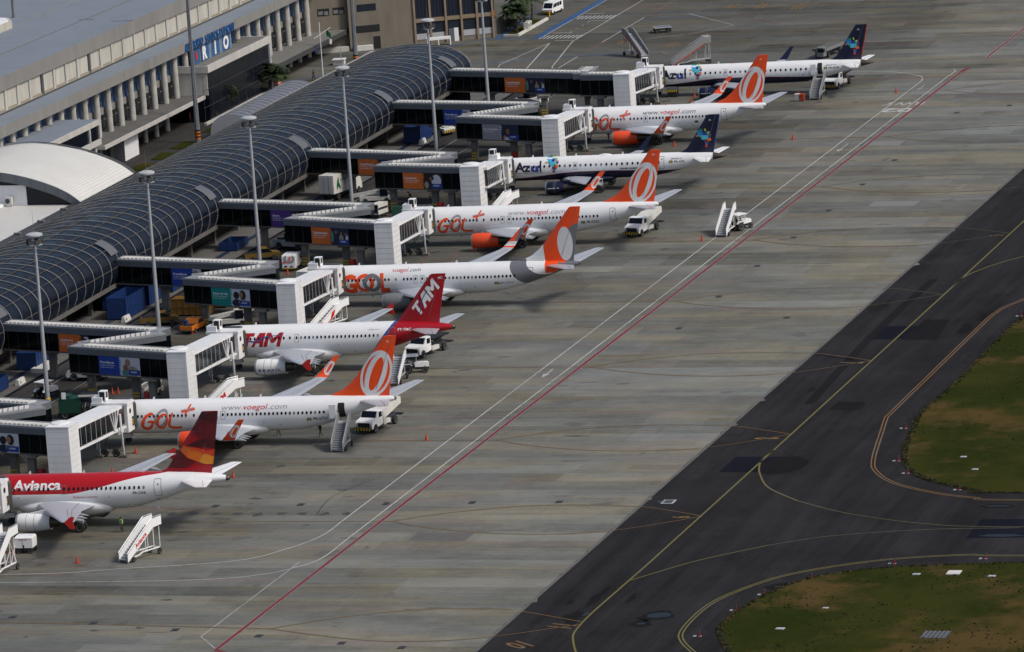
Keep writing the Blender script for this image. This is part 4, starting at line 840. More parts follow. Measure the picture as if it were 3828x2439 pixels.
for (x0, y0, hd, ty, fus, wn, sx_, rg_, code, exx, dr, rx, lb, op) in ((-49, 245.7, .35, 'E5', 'livery_azul', W5, 0, 'PR-AUB', 'UB', 15.6, 30.75, 31.4, 'navy-bellied white airliner farthest from the camera, stairs at its open rear door', True), (-49.3, 164.9, 0, 'E0', 'livery_azul_short', W0, -.45, 'PR-AZL', 'ZL', 14.4, 27.3, 28.4, 'navy-bellied white airliner with closed rear door and a white dome on its roof', False)):
    t, T = aircraft('airliner', '', x0, y0, hd, ty, fus, 'navy', 'navy', 'navy', 'white_paint', wins=wn, doors=[(dr, 2.85, 4.6, .74)], opened=dr if op else None, exits=(exx,)); lab(t, lb)
    u0 = 5.3 if ty == 'E0' else 5.2
    decal('lettering', t, [(text2d('Az', 1.35, u0, 3.12, .03, 0, 2.35), 'navy'), (text2d('l', 1.45, u0+3.74, 3.12, .05, 0, .26), 'navy')], skin(T, .02), .2); decal('lettering', t, [(text2d('u', 1.15, u0+2.42, 3.12, .05, 0, 1.15), 'azul_blue')], skin(T, .02), .2)
    if ty == 'E0': decal('subtitle', t, [(text2d('Linhas Aéreas Brasileiras', .2, u0, 2.82, 0, 0, 4.1), 'ink')], skin(T, .02), .2); decal('web_address', t, [(text2d('www.voeazul.com.br', .34, 21.1, 3.0, .02, 0, 4.6), 'ink')], skin(T, .02), .2)
    mosaic(t, skin(T, .02), u0+4.75, 3.3, .35); tx = 37.1 if ty == 'E5' else 37.1-2.41
    mosaic(t, lambda u, v, T=T: T['finmap'](u, v), tx-2.1, 6.1, .39, 'fin_emblem')
    decal('fin_code', t, [(text2d(code, .22, tx-.2, 9.4, .01, .1), 'white_paint')], T['finmap'], .1)
    mb = MB(); fo = T['fin']; mb.bar((fo[1][2]-.03, 0, fo[1][0]), (fo[-1][2]-.03, 0, fo[-1][0]-.1), .09, 'logo_red' if ty == 'E5' else 'azul_blue', .1); mb.build('fin_trim', t)
    reg(t, T, rx, 3.65, rg_, 1.6, .28, 'ink', True, 0); decal('type_lettering', t, [(text2d('EMBRAER 195' if ty == 'E5' else 'EMBRAER 190', .14, rx+.3, 4.15, .01, .1, 1.6), 'ink')], skin(T, .02), .15)
    xf, xb, xn, ey, ez, er = T['eng']
    decal('engine_lettering', t, [(text2d('voeazul.com.br' if ty == 'E5' else 'EMBRAER 190', .15, xf+.4, ez+.0, .02, .1, 1.7), 'white_paint')], lambda u, v, xf=xf, xb=xb, er=er, ey=ey, ez=ez: (u, -ey-math.sqrt(max(.01, (lerp_tab([(xf, er*.93), (xf+.22, er), (xf+1.1, er*1.06), (xb, er*.84)], u)[0])**2-(v-ez)**2))-.03, v), .15)
    if ty == 'E0':
        mb = MB(); mb.loft([[(18.6+1.1*s, .38*k*math.cos(q), 4.85+.3*k*max(0, math.sin(q))) for q in [2*PI*i/12 for i in range(12)]] for s, k in ((-1, .05), (-.7, .7), (0, 1), (.7, .7), (1, .05))], 'white_paint'); mb.build('radome', t, True)
for o in [q for q in bpy.data.objects if q.get('category') == 'airliner']: pass
# ================================================================== GLASS FINGER (barrel-roofed concourse)
def glass_mat():
    m, nt, b = newmat('concourse_glass', 0.30, spec=0.10); x, y, z = coords(nt)
    pan = wnoise(nt, vec(nt, (y/1.65).fl(), (x/2.6).fl(), (z/1.6).fl())); n = noise(nt, vec(nt, x*.15, y*.15, z*.3), 1, 4, .6)
    nt.links.new(scalec(nt, (0.0062, 0.0095, 0.0175), 0.45+pan*.55+n*.8), b.inputs['Base Color']); nt.links.new((0.20+pan*.22).k, b.inputs['Roughness'])
glass_mat()
mat('rib_white', (0.27, 0.27, 0.26), .6, dirt=.3); mat('purlin', (0.060, 0.052, 0.046), .7, dirt=.4)
TP = smooth_pts([(-75.2, 3.6), (-74.75, 4.7), (-74.7, 5.8), (-74.95, 7.0), (-75.8, 8.2), (-77.4, 9.15), (-80.0, 9.85), (-83.5, 10.1), (-87, 9.75), (-90.2, 9.05), (-92.6, 8.15), (-94.4, 7.1)], 3)
t = thing('concourse', 'long dark glass barrel-roofed concourse with pale ribs running beside the stands', 'airport concourse', (-75, 100, 0))
t.location = (0, 0, 0)
Y0, Y1 = -60.0, 243.0
mb = MB(); RS = 3.305; nrib = int((Y1-Y0)/RS)
def sect(y, k=1.0, dz=0.0, dx=0.0):     # k shrinks the section towards the rounded end
    return [(-75.2+(p[0]+75.2)*1.0+dx, y, 3.6+(p[1]-3.6)*k+dz) for p in TP]
ys = [Y0+(Y1-Y0)*i/92 for i in range(93)]
mb.loft([sect(y) for y in ys], 'concourse_glass', caps=False, closed=False)
# end bay: the far end curves back towards the terminal
endr = []
for i in range(0, 9):
    f = i/8; endr.append([(p[0]-0.0, Y1+(0.6+ (abs(p[0]+75.0)/19.4)*3.0)*f, p[1]) for p in TP])
mb.loft(endr, 'concourse_glass', caps=False, closed=False)
mb.add([(p[0], p[1], p[2]) for p in endr[-1]]+[(endr[-1][-1][0], endr[-1][-1][1], 0), (endr[-1][0][0], endr[-1][0][1], 0)], [list(range(len(TP)+2))], 'concourse_glass')
mb.build('glazing', t, True)
def ribtube(mb, pts, r, m='rib_white'): mb.tube(pts, r, m, 5)
ribs = []
for k in range(nrib+1):
    y = Y1-k*RS; mb = MB(); ribtube(mb, [(p[0]+.08*(1 if i < 16 else 0), y, p[1]+.07) for i, p in enumerate(TP)], .048); ribs.append(mb.build('rib', t))
    if k: pass
for q in (8,): mb = MB(); ribtube(mb, [(p[0], p[1], p[2]+.05) for p in endr[q]], .07); mb.build('rib', t)
for i in (6, 12, 15, 18, 21, 24, 27, 30):
    p = TP[i]; mb = MB(); [mb.bar((p[0]+.03, Y0+(Y1-Y0)*q/30, p[1]+.05), (p[0]+.03, Y0+(Y1-Y0)*(q+1)/30, p[1]+.05), .12, 'purlin', .1) for q in range(30)]; mb.bar((p[0]+.03, Y1, p[1]+.05), (p[0]+.03, endr[8][i][1], p[1]+.05), .14, 'purlin', .1); mb.build('purlin', t)
mb = MB()                                                    # thin glazing bars between the ribs
for k in range(nrib+1):
    y = Y1-(k+.5)*RS; mb.tube([(p[0], y, p[1]+.03) for p in TP[10:30:3]], .03, 'purlin', 4)
mb.build('glazing_bars', t)
mb = MB(); mb.side([(-75.2, 3.6), (-75.15, 3.0), (-76.6, 2.3), (-94.2, 2.3), (-94.4, 3.6)], Y0, Y1+.5, 'dark_concrete'); mb.build('floor_edge', t)
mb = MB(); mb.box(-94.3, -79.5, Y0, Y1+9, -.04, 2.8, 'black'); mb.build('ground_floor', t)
mb = MB(); mb.box(-95.2, -94.2, Y0, 139, 7.1, 7.65, 'dark_grey')
for k in range(22): mb.box(-95.0, -94.0, -58+k*9, -57.5+k*9, 7.65, 7.85, 'mid_grey')
mb.build('gutter', t)
mb = MB(); mb.box(-94.9, -94.35, Y0, Y1+12, 0, 7.3, 'concrete_wall'); mb.build('back_wall', t)
mat('hatch_grey', (.10, .105, .115), .5)
for y in (78.9, 38.0, 119, 160.2, 201.0, 234.0, -3.0): mb = MB(); mb.loft([[(p[0]+.12, y+q, p[1]+.10) for p in TP[10:16]] for q in (.3, 3.0)], 'hatch_grey', False, False); mb.build('service_hatch', t)
for i, y in enumerate(range(-54, 250, 10)):
    mb = MB(); mb.box(-77.6, -77.1, y-.3, y+.3, -.04, 2.9, 'dark_concrete'); mb.build('column', t)
# ================================================================== JET BRIDGES
mat('roof_dull', (.24, .25, .265), .6, dirt=.3)
def facia_strip(mb, a, b, w_, z, m='off_white'):
    a, b = Vector(a), Vector(b); L = (b-a).length; d = (b-a)/L; q = Vector((-d.y, d.x)); n = int(L/.62)
    for i in range(n):
        s = a+d*(L*(i+.15)/n); e = a+d*(L*(i+.85)/n); sk = d*.22
        mb.hexa([tuple(s-q*w_/2-sk), tuple(e-q*w_/2-sk), tuple(e+q*w_/2+sk), tuple(s+q*w_/2+sk)], z, z+.16, m)
def bridge_seg(t, a, b, w_, k, ext=(0, 0), panels=True):
    a, b = Vector(a), Vector(b); L = (b-a).length; d = (b-a)/L; q = Vector((-d.y, d.x)); a = a-d*ext[0]; b = b+d*ext[1]; L = (b-a).length; e = .012*k
    X = Matrix(((d.x, q.x, 0, a.x), (d.y, q.y, 0, a.y), (0, 0, 1, 0), (0, 0, 0, 1))); h = w_/2
    g = MB(); g.X = X; g.box(0+e, L-e, -h+.06+e, h-.06-e, 3.55+e, 6.0-e, 'bridge_glass'); gl = g.build('glass_wall', t)
    f = MB(); f.X = X; f.box(0, L, -h, h, 5.88+e, 6.72+e, 'fascia_grey'); fo = f.build('fascia', t)
    f = MB(); f.X = X; f.box(.02, L-.02, -h+.12, h-.12, 6.7+e, 6.78+e, 'roof_dull'); f.box(.0, L, -h-.03, -h+.12, 6.6+e, 6.84+e, 'roof_dull'); f.box(0, L, h-.12, h+.03, 6.6+e, 6.84+e, 'roof_dull'); f.build('roof', t)
    f = MB(); f.X = X; facia_strip(f, (1.0+ext[0], -.12), (L-1.0-ext[1], -.12), 1.15, 6.78+e); f.build('roof_lights', t)
    f = MB(); f.X = X
    for i in range(1, int(L/1.55)): x_ = i*1.55; f.box(x_-.015, x_+.015, -h-.008, -h+.01, 5.9+e, 6.6+e, 'joint_grey'); f.box(x_-.015, x_+.015, h-.01, h+.008, 5.9+e, 6.6+e, 'joint_grey')
    f.build('panel_joints', fo)
    f = MB(); f.X = X
    for i in range(0, int(L/1.55)+1): x_ = i*1.55; f.box(x_-.02, x_+.02, -h+.045, -h+.06, 3.6, 5.9, 'dark_grey')
    f.box(0, L, -h+.02, h-.02, 3.38+e, 3.56+e, 'dark_concrete'); f.build('mullions', gl)
    return X, h, L
ADS = {
 'prev': (('Previdência', 'Cuidar do futuro', 'é pra você, sim.'), (0.012, 0.05, 0.30)), 'cap': (('Capitalização', 'Cuidar dos sonhos', 'é pra você, sim.'), (0.56, 0.13, 0.02)),
 'con': (('Consórcios', 'Cuidar dos sonhos', 'é pra você, sim.'), (0.56, 0.13, 0.02)), 'seg': (('Seguro de Vida', 'Cuidar da família', 'é pra você, sim.'), (0.0, 0.22, 0.20)),
 'res': (('Seguro', 'Residencial', 'Cuidar do seu lar'), (0.075, 0.03, 0.20)), 'odo': (('Plano Odontológico', 'Cuidar geral.', ''), (0.26, 0.25, 0.29))}
for k, (tx, c) in ADS.items(): mat('ad_'+k, c, .5, dirt=.08)
mat('ad_blue', (0.012, 0.045, 0.26), .5); mat('ad_sky', (.50, .53, .60), .5); mat('skin_tone', (.30, .16, .10), .6); mat('skin_tan', (.20, .10, .06), .6); mat('hair_dark', (.012, .009, .008), .7); mat('cloth_beige', (.28, .25, .20), .8); mat('cloth_dark', (.02, .02, .03), .8); mat('cloth_teal', (.05, .22, .20), .8); mat('cloth_navy', (.012, .018, .05), .8)
def poster(name, key, X, h, x0, wd, plain=None, crop=None):
    """vinyl advertisement glued on the near glass wall"""
    (a, b, c), _ = ADS[key]; ht = 2.30; z0 = 3.58; lw = wd*(.50 if wd > 6 else .70 if wd > 4 else .92); y = -h+.035
    base = thing('advertisement', name, 'poster', (0, 0, 0)); base.matrix_world = X @ Matrix.Translation((x0, y, z0))
    mb = MB(); mb.box(0, lw, -.02, .02, 0, ht, 'ad_'+key); mb.build('colour_panel', base)
    fn = lambda u, v: (u, -.024, v)
    col = 'white_paint'
    it = [(text2d(a, .30, .28, 1.42, .02, 0, min(lw*.78, len(a)*.19)), col), (text2d(b, .19, .28, 1.12, .0, 0, min(lw*.8, len(b)*.135)), col)]
    if c: it.append((text2d(c, .17, .28, .86, .0, 0, min(lw*.7, len(c)*.125)), col))
    decal('lettering', base, it, fn, 0)
    def P(pts, m, k=0): return (pts, m, k)
    if wd > lw+.5:
        r0, r1 = lw, wd; w2 = r1-r0; mb = MB(); bgm = {'prev': 'ad_sky', 'seg': 'ad_sky', 'odo': 'cloth_navy', 'cap': 'cloth_navy', 'con': 'hair_dark', 'res': 'cloth_dark'}[key]
        mb.box(r0, r1, -.018, .018, 0, ht, bgm); mb.build('photo_panel', base)
        def bl(cx, cz, a_, b_, rot=0): return shape2d([ell(r0+cx*w2, cz, a_, b_, rot, 18)])
        if key == 'seg': figs = [(bl(.30, .45, .75, .5), 'cloth_navy'), (bl(.62, .6, .7, .45), 'cloth_beige'), (bl(.63, 1.55, .52, .62, .3), 'hair_dark'), (bl(.30, 1.45, .48, .5), 'hair_dark'), (bl(.55, 1.55, .30, .40), 'skin_tone')]
        elif key == 'prev': figs = [(bl(.62, .5, .95, .75), 'cloth_beige'), (bl(.28, .35, .5, .45), 'cloth_teal'), (bl(.30, 1.0, .36, .42), 'skin_tan'), (bl(.42, 1.65, .40, .48), 'skin_tone')]
        elif key == 'odo': figs = [(bl(.42, .3, .9, .5), 'skin_tone'), (bl(.40, 1.2, .48, .75), 'hair_dark'), (bl(.41, 1.3, .32, .45), 'skin_tan'), (bl(.40, .2, .6, .25), 'ad_sky')]
        elif key == 'con': figs = [(bl(.7, 1.2, .8, .9), 'ad_sky'), (bl(.45, 1.6, .42, .36), 'hair_dark'), (bl(.42, 1.5, .22, .25), 'skin_tan'), (bl(.2, .6, .35, .5), 'cloth_beige')]
        else: figs = [(bl(.12, 1.1, .22, .8), 'cloth_teal'), (bl(.32, .8, .3, .8), 'cloth_dark'), (bl(.33, 1.75, .2, .25), 'skin_tan'), (bl(.60, .8, .38, .7), 'cloth_beige'), (bl(.60, 1.65, .24, .3), 'hair_dark'), (bl(.60, 1.6, .15, .2), 'skin_tone'), (bl(.90, .9, .22, .6), 'ad_sky'), (bl(.85, 1.5, .2, .25), 'skin_tan')]
        mb = MB()
        for i, (bm, m) in enumerate(figs):
            bm.verts.index_update(); mb.add([(min(max(q.co.x, r0+.02), r1-.02), -.022-.003*i, min(max(q.co.y, .02), ht-.02)) for q in bm.verts], [[q.index for q in f.verts] for f in bm.faces], m); bm.free()
        mb.build('photo_figures', base)
        mb = MB(); rz = random.Random(4)
        for i in range(9): z_ = i*.255; q = rz.uniform(.12, .3); mb.box(lw-q*.3, lw+q, -.03, -.02, z_, z_+.13, {'seg': 'ad_seg', 'prev': 'ad_prev', 'odo': 'ad_sky', 'cap': 'ad_cap', 'con': 'orange_paint', 'res': 'ad_res'}[key])
        mb.build('torn_edge', base); bx = r1-1.75; mb = MB(); mb.box(bx, r1-.02, -.042, -.03, .12, .78, 'ad_blue'); mb.build('logo_box', base)
        decal('logo_lettering', base, [(text2d('CAIXA', .2, bx+.3, .42, .02, .1, .95), 'white_paint')], lambda u, v: (u, -.048, v), 0)
    else:
        bm_ = 'ad_blue' if key in ('cap', 'con') else 'white_paint'; mb = MB(); mb.box(.12, min(1.75, lw*.62), -.036, -.028, .14, .62, bm_); mb.build('logo_box', base)
        decal('logo_lettering', base, [(text2d('CAIXA', .17, .4, .32, .02, .1, .8), 'white_paint' if bm_ == 'ad_blue' else 'ad_blue')], lambda u, v: (u, -.042, v), 0)
        if wd > lw:
            mb = MB(); mb.box(lw, wd, -.018, .018, 0, ht, 'ad_sky'); mb.build('photo_panel', base); mb = MB(); mb.lathe([(.42, -.03), (.0, -.035)], 'skin_tone', 'y', 14, False, (lw+.5*(wd-lw), 0, 1.35)); mb.build('photo_figures', base)
    return base
def service_column(t, x0, x1, y0, y1, lines):
    mb = MB(); mb.box(x0, x1, y0, y1, -.02, 6.95, 'bridge_white'); o = mb.build('column_tower', t); mb = MB()
    for k in range(9):
        z = 6.35-k*.72; mb.box(x0+.18, x1-.14, y0-.008, y0+.01, z, z+.035, lines); mb.box(x1-.01, x1+.008, y0+.25, y1-.15, z, z+.03, lines)
    mb.box(x0-.04, x1+.05, y0-.06, y1+.05, 6.9, 7.02, 'bridge_white'); mb.build('panel_joints', o)
    mb = MB(); mb.lathe([(1.15, 6.9), (1.1, 7.12), (.0, 7.3)], 'bridge_white', n=14, o=((x0+x1)/2-.4, (y0+y1)/2+.6, 0)); mb.build('rotunda_cap', t)
BR = [  # number, aircraft y, column front y, first leg near edge y at the glass finger and at its outer end, left corner y, ads
 (1, -41.2, -63.8, -44.5, -50.8, -60.0, 'prev', None), (2, 0.0, -22.6, -3.4, -10.0, -19.0, 'seg', None), (3, 41.5, 19.2, 38.6, 32.4, 23.4, 'prev', 'con'), (4, 82, 61.4, 80.6, 75.2, 66.2, 'seg', 'prev'),
 (5, 123.5, 103.0, 121.9, 116.4, 107.7, 'cap', 'res'), (6, 164.9, 145.4, 161.9, 155.9, 148.1, 'con', 'cap'), (7, 204.1, 184.5, 203.2, 198.5, 188.4, 'odo', 'prev'), (8, 245.7, 224.2, 232.9, 227.0, None, None, 'cap')]
NM = {'prev': 'blue', 'cap': 'orange', 'con': 'orange', 'seg': 'teal', 'res': 'purple', 'odo': 'grey'}
CRAFT = {1: 'the red-topped airliner', 2: 'the airliner PR-GTU', 3: 'the red-tailed airliner PT-TMC', 4: 'the grey-swirl airliner PR-GTN', 5: 'the airliner PR-GXQ', 6: 'the navy-bellied airliner PR-AZL', 7: 'the short orange-tailed airliner', 8: 'the farthest navy-bellied airliner PR-AUB'}
mat('tunnel_glass', (0.010, 0.013, 0.014), .15, spec=.4)
for n, ya, yc, y1a, y1b, yl, ad3, ad1 in BR:
    t = thing('jet_bridge', 'dark glazed jet bridge number %d with white column, docked to %s' % (n, CRAFT[n]), 'jet bridge', (-60, yc, 0), 0, 'jet bridges along the concourse')
    t.location = (0, 0, 0); w_ = 2.7
    slope = (y1b-y1a)/22.2
    X1, h1, L1 = bridge_seg(t, (-75.4, y1a+1.35), (-52.0 if yl is not None else -51.2, y1b+1.35+.3), w_, 1, (0, .6))
    if yl is not None:
        bridge_seg(t, (-51.6, y1b-.2), (-59.3, yl+2.4), w_, 2, (.5, .3)); X3, h3, L3 = bridge_seg(t, (-59.4, yl+1.6), (-45.4, yc+1.75), w_, 3, (.9, 0))
    else: X3, h3, L3 = bridge_seg(t, (-51.6, 226.6+.6), (-45.6, 226.6), w_, 3, (0, 0)); bridge_seg(t, (-51.9, 227.2), (-52.3, 234.0), 2.6, 2, (0, 0))
    xo = {6: -.8}.get(n, 0)
    service_column(t, -45.95+xo, -43.4+(.3 if n == 2 else 0)+xo*.6, yc, yc+3.2, {3: 'light_grey', 4: 'light_grey', 2: 'light_grey', 8: 'light_grey'}.get(n, 'mid_grey'))
    # pillars below the fixed legs
    for px, py in ((-58.3, (yl if yl is not None else 226)+1.9), (-51.6, (yl+yc)/2+1.9 if yl is not None else 229), (-48.8, yc+2.1), (-68.2, y1a+slope*7+1.35)):
        mb = MB(); mb.hexa([(px-.42, py-.45), (px+.42, py-.45), (px+.42, py+.45), (px-.42, py+.45)], -.04, 3.4, 'beam_concrete'); mb.box(px-.9, px+.9, py-.9, py+.9, 3.05, 3.42, 'beam_concrete'); pl = mb.build('pillar', t)
        if px in (-58.3, -51.6):
            mb = MB()
            for k in range(3): mb.hexa([(px-.44, py-.47), (px+.44, py-.47), (px+.44, py-.40), (px-.44, py-.40)], .2+k*.42, .4+k*.42, 'hazard_yellow')
            mb.build('hazard_band', pl)
            fn = lambda u, v, px=px, py=py: (px+u, py-.475, v)
            if px == -58.3: decal('gate_number', pl, [(shape2d([[(-.32, 1.9), (.32, 1.9), (.32, 2.75), (-.32, 2.75)]]), 'mid_grey')], fn, 0); decal('gate_number', pl, [(text2d(str(n), .55, 0, 2.05, .03, align='CENTER'), 'cloth_beige')], lambda u, v, px=px, py=py: (px+u, py-.482, v), 0)
    # telescopic tunnel (front part) to the cab
    tz0, tz1 = 3.55, 6.05; yb0, yb1 = yc+2.6, ya-6.6; xr = -43.45; xl = -46.1; dx = 0.0 if n != 2 else .6; dd = {1: .6, 2: .7, 3: .35, 4: .3, 5: -.1, 6: -.9, 7: .15, 8: 0.0}[n]; cz = -.65 if n in (6, 8) else -.15
    gz = MB(); sh_ = lambda y: dd*(y-yb0)/(yb1-yb0)
    def ring4(y, a, b, c, d_): s = sh_(y); return [(a+s, y, c), (b+s, y, c), (b+s, y, d_), (a+s, y, d_)]
    gz.loft([ring4(yb0, xl+.1, xr-.1, tz0+.15, tz1), ring4(yb1+1.5, xl+.1, xr-.1, tz0+cz+.1, tz1-.35+cz)], 'tunnel_glass'); tg = gz.build('tunnel_glazing', t)
    rf = MB(); rf.loft([ring4(yb0-.3, xl-.05, xr+.08, tz1, tz1+.42), ring4(yb1+.6, xl-.05, xr+.08, tz1-.35+cz, tz1+.0+cz)], 'bridge_white'); rf.build('tunnel_roof', t)
    fl_ = MB(); fl_.loft([ring4(yb0-.3, xl-.05, xr+.08, tz0-.12, tz0+.15), ring4(yb1+1.5, xl-.05, xr+.08, tz0-.4+cz, tz0-.14+cz)], 'bridge_white'); fl_.build('tunnel_floor', t)
    tr = MB(); nb = 6
    for k in range(nb+1): y = yb0+.4+(yb1-yb0-1.2)*k/nb*.72; tr.bar((xr+sh_(y)+.0, y, tz0), (xr+sh_(y), y, tz1), .05, 'light_grey')
    ya_, yb_ = yb1-3.4, yb1-.2
    for p, q in ((0, .42), (.42, .62), (.62, .42+.4), (.82, 1.0)): pass
    for p, q, r_ in ((0.0, .42, .10), (.30, .45, .10), (.62, .46, .10), (.95, .5, .13)): tr.bar((xr+.08+dd*.9, ya_+(yb_-ya_)*p, tz1-.2+cz*.8), (xr+.08+dd*.9, ya_+(yb_-ya_)*q, tz0-.1+cz*.8), r_, 'bridge_white')
    tr.bar((xr+.06, yb0, tz0-.05), (xr+.06+dd*.9, yb_+.2, tz0-.1+cz*.8), .12, 'bridge_white'); tr.bar((xr+.06, yb0, tz1), (xr+.06+dd*.9, yb_+.2, tz1-.2+cz*.8), .10, 'bridge_white'); tr.build('truss', t)
    # inner glazed section and cab
    g2 = MB(); g2.X = Matrix.Translation((0, 0, cz)); g2.box(xl+.3+dd, xr-.5+dd, yb1-.4, ya-4.7, 2.9, 5.4, 'tunnel_glass'); g2.build('tunnel_glazing', t)
    g3 = MB(); g3.X = Matrix.Translation((0, 0, cz)); g3.box(xl+.15+dd, xr-.4+dd, yb1-.3, ya-4.7, 5.4, 5.72, 'bridge_white'); g3.box(xl+.15+dd, xr-.4+dd, yb1+.2, ya-4.7, 2.55, 2.85, 'bridge_white')
    for k in range(4): g3.box(xr-.51+dd, xr-.47+dd, yb1+.2+k*.5, yb1+.28+k*.5, 2.9, 5.4, 'mid_grey')
    g3.build('tunnel_frame', t)
    cb = MB(); cb.X = Matrix.Translation((0, 0, cz)); cb.box(xl+.4+dd, xr+.25+dd, ya-4.7, ya-2.6, 2.45, 6.0, 'bridge_white'); cb.box(xl-.9, xr+.35+dd, ya-4.8, ya-2.5, 5.75, 6.05, 'bridge_white'); cab = cb.build('cab', t)
    cb = MB(); cb.X = Matrix.Translation((0, 0, cz)); cb.box(xl-.8, xl+.5, ya-4.7, ya-3.2, 6.05, 6.7, 'white_paint'); cb.build('cab_roof_box', cab)
    cb = MB(); cb.X = Matrix.Translation((0, 0, cz)); ax = xr-1.9+xo; cb.box(ax-.75, ax+.1, ya-4.4, ya-3.4, 6.2, 7.4, 'white_paint'); cb.box(ax-.62, ax+.02, ya-4.43, ya-4.39, 6.28, 7.32, 'black'); cb.box(ax+.1, ax+.13, ya-4.2, ya-3.6, 6.6, 7.3, 'dark_grey'); cb.build('air_conditioner', cab)
    cb = MB(); cb.X = Matrix.Translation((0, 0, cz)); cb.lathe([(.34, xr+.24+dd), (.30, xr+.28+dd), (.0, xr+.29+dd)], 'black', 'x', 14, False, (0, ya-3.75, 4.9)); cb.build('porthole', cab)
    cb = MB(); cb.X = Matrix.Translation((0, 0, cz)); cb.box(xr+.15+dd, xr+.42+dd, ya-3.3, ya-2.6, 3.1, 4.1, 'dark_grey'); sg = cb.build('number_sign', t)
    decal('digit', sg, [(text2d(str(n), .6, xr+.28+dd, 3.3, .04, align='CENTER'), 'hazard_yellow')], lambda u, v, ya=ya, cz=cz: (u, ya-3.32, v+cz), 0)
    rg_ = []                                               # folding canopy against the fuselage
    for k in range(6):
        yy_ = ya-2.65+k*.17; s = 1-.05*abs((k % 2)); rg_.append([((xl+xr)/2+.15+dd+a_*1.55*s, yy_, z_) for a_, z_ in ((-1, 2.5), (-1.02, 5.4), (-.7, 6.15), (.7, 6.15), (1.02, 5.4), (1.0, 2.5))])
    cb = MB(); cb.X = Matrix.Translation((0, 0, cz)); cb.loft(rg_, 'dark_grey', True, True); cb.build('bellows', t)
    # drive column with wheels, and the front support
    dc = MB(); yy_ = yb1-.9; dc.tube([(xr+.45+dd, yy_, .9), (xr+.35+dd, yy_, 5.2)], .14, 'bridge_white', 8); dc.tube([(xl-.2+dd, yy_, .9), (xl-.1+dd, yy_, 4.6)], .14, 'light_grey', 8); dc.bar((xl-.2+dd, yy_, 3.0), (xr+.45+dd, yy_, 3.0), .25, 'bridge_white'); dc.bar((xl-.1+dd, yy_, .75), (xr+.4+dd, yy_, .75), .22, 'steel'); dcs = dc.build('drive_column', t)
    for sx in (xl+.7, xr-.5): wm = MB(); lathe_wheel(wm, sx+dd, yy_, .5, .3, .5); wm.build('wheel', dcs)
    fx = xr-.5+dd
    for q in (0, 1.0): dc = MB(); dc.tube([(xr+.55+dd-q*3.0, ya-7.6, .25), (xr+.45+dd-q*3, ya-7.6, 3.0)], .09, 'light_grey', 6); dc.box(xr+.1+dd-q*3, xr+1+dd-q*3, ya-8.1, ya-7.2, -.02, .3, 'dark_concrete'); dc.build('safety_leg', t)
    cbm = MB(); rc = random.Random(n)
    for q in range(2): ox = rc.uniform(-.6, .6); cbm.tube(smooth_pts([(xr-.8+q*.5, yy_-.2, 3.2+cz), (xr-1.3+ox, yy_-.9, 1.3), (xr-.6+ox, yy_-.4, .5), (xr-.2+ox, yy_+1.2, .08), (xr+1.4+ox, yy_+2.2, .06)], 4), .05, 'black', 5)
    cbm.build('cable', t)
    if ad3:
        x0_ = {2: 4.6}.get(n, 4.6); poster('wide %s advertisement with a photo on the bridge to %s' % (NM[ad3], CRAFT[n]), ad3, X3, h3, x0_, 6.1+.2)
    if ad1:
        if n == 8: poster('orange advertisement with a group photo on the far straight bridge', 'cap', X1, h1, 10.6, 7.2)
        else: poster('%s advertisement half hidden on the rear leg of the bridge to %s' % (NM[ad1], CRAFT[n]), ad1, X1, h1, 9.4, 4.6)
# tall light poles with round heads and lightning rods
PY = [(22.9, -63.4), (65.3, -63.9), (106.5, -63.9), (148, -64.0), (191.1, -64.6), (217.9, -64.3)]
PL = ['in front of the nearest dark tractor', 'over the blue containers', 'left of the ringed white van', 'right of the white box truck', 'crossing the blue advertisement', 'nearest the far end of the glass concourse']
mat('pole_grey', (.36, .375, .40), .5, metal=.2, dirt=.1)
def light_pole():
    t = thing('light_pole', '', 'light pole', (0, 0, 0), 0, 'tall apron light poles')
    mb = MB(); mb.lathe([(.30, -.02), (.27, 5), (.17, 19.9)], 'pole_grey', n=12); mb.build('pole', t, True)
    mb = MB(); mb.lathe([(.35, -.02), (.35, .5), (.3, .6)], 'hazard_yellow', n=12); mb.build('base', t)
    mb = MB(); mb.lathe([(.3, 21.0), (1.05, 21.05), (1.05, 21.25), (.6, 21.4), (0, 21.42)], 'light_grey', n=20); mb.build('platform', t)
    mb = MB(); mb.lathe([(.8, 19.85), (.95, 19.9), (.95, 20.0), (.8, 20.0)], 'light_grey', n=16, caps=False)
    for k in range(5): a = 2*PI*k/5; mb.bar((.85*math.cos(a), .85*math.sin(a), 19.9), (.6*math.cos(a), .6*math.sin(a), 21.0), .06, 'mid_grey')
    mb.build('lamp_ring', t)
    for k in range(5):
        a = 2*PI*k/5+.4; x, y = .9*math.cos(a), .9*math.sin(a); mb = MB(); mb.X = Matrix.Translation((x, y, 20.3)) @ Matrix.Rotation(a, 4, 'Z'); mb.hexa([(-.12, -.26), (.2, -.26), (.2, .26), (-.12, .26)], -.25, .25, 'dark_grey'); mb.build('floodlight', t)
    mb = MB(); mb.lathe([(.03, 21.4), (.012, 24.2)], 'mid_grey', n=5); mb.build('lightning_rod', t); return t
lp = light_pole()
for i, (y, x) in enumerate(PY):
    o = lp if i == 0 else copy_tree(lp); o.location = (x, y, 0); o['label'] = 'tall grey floodlight pole ' + PL[i]
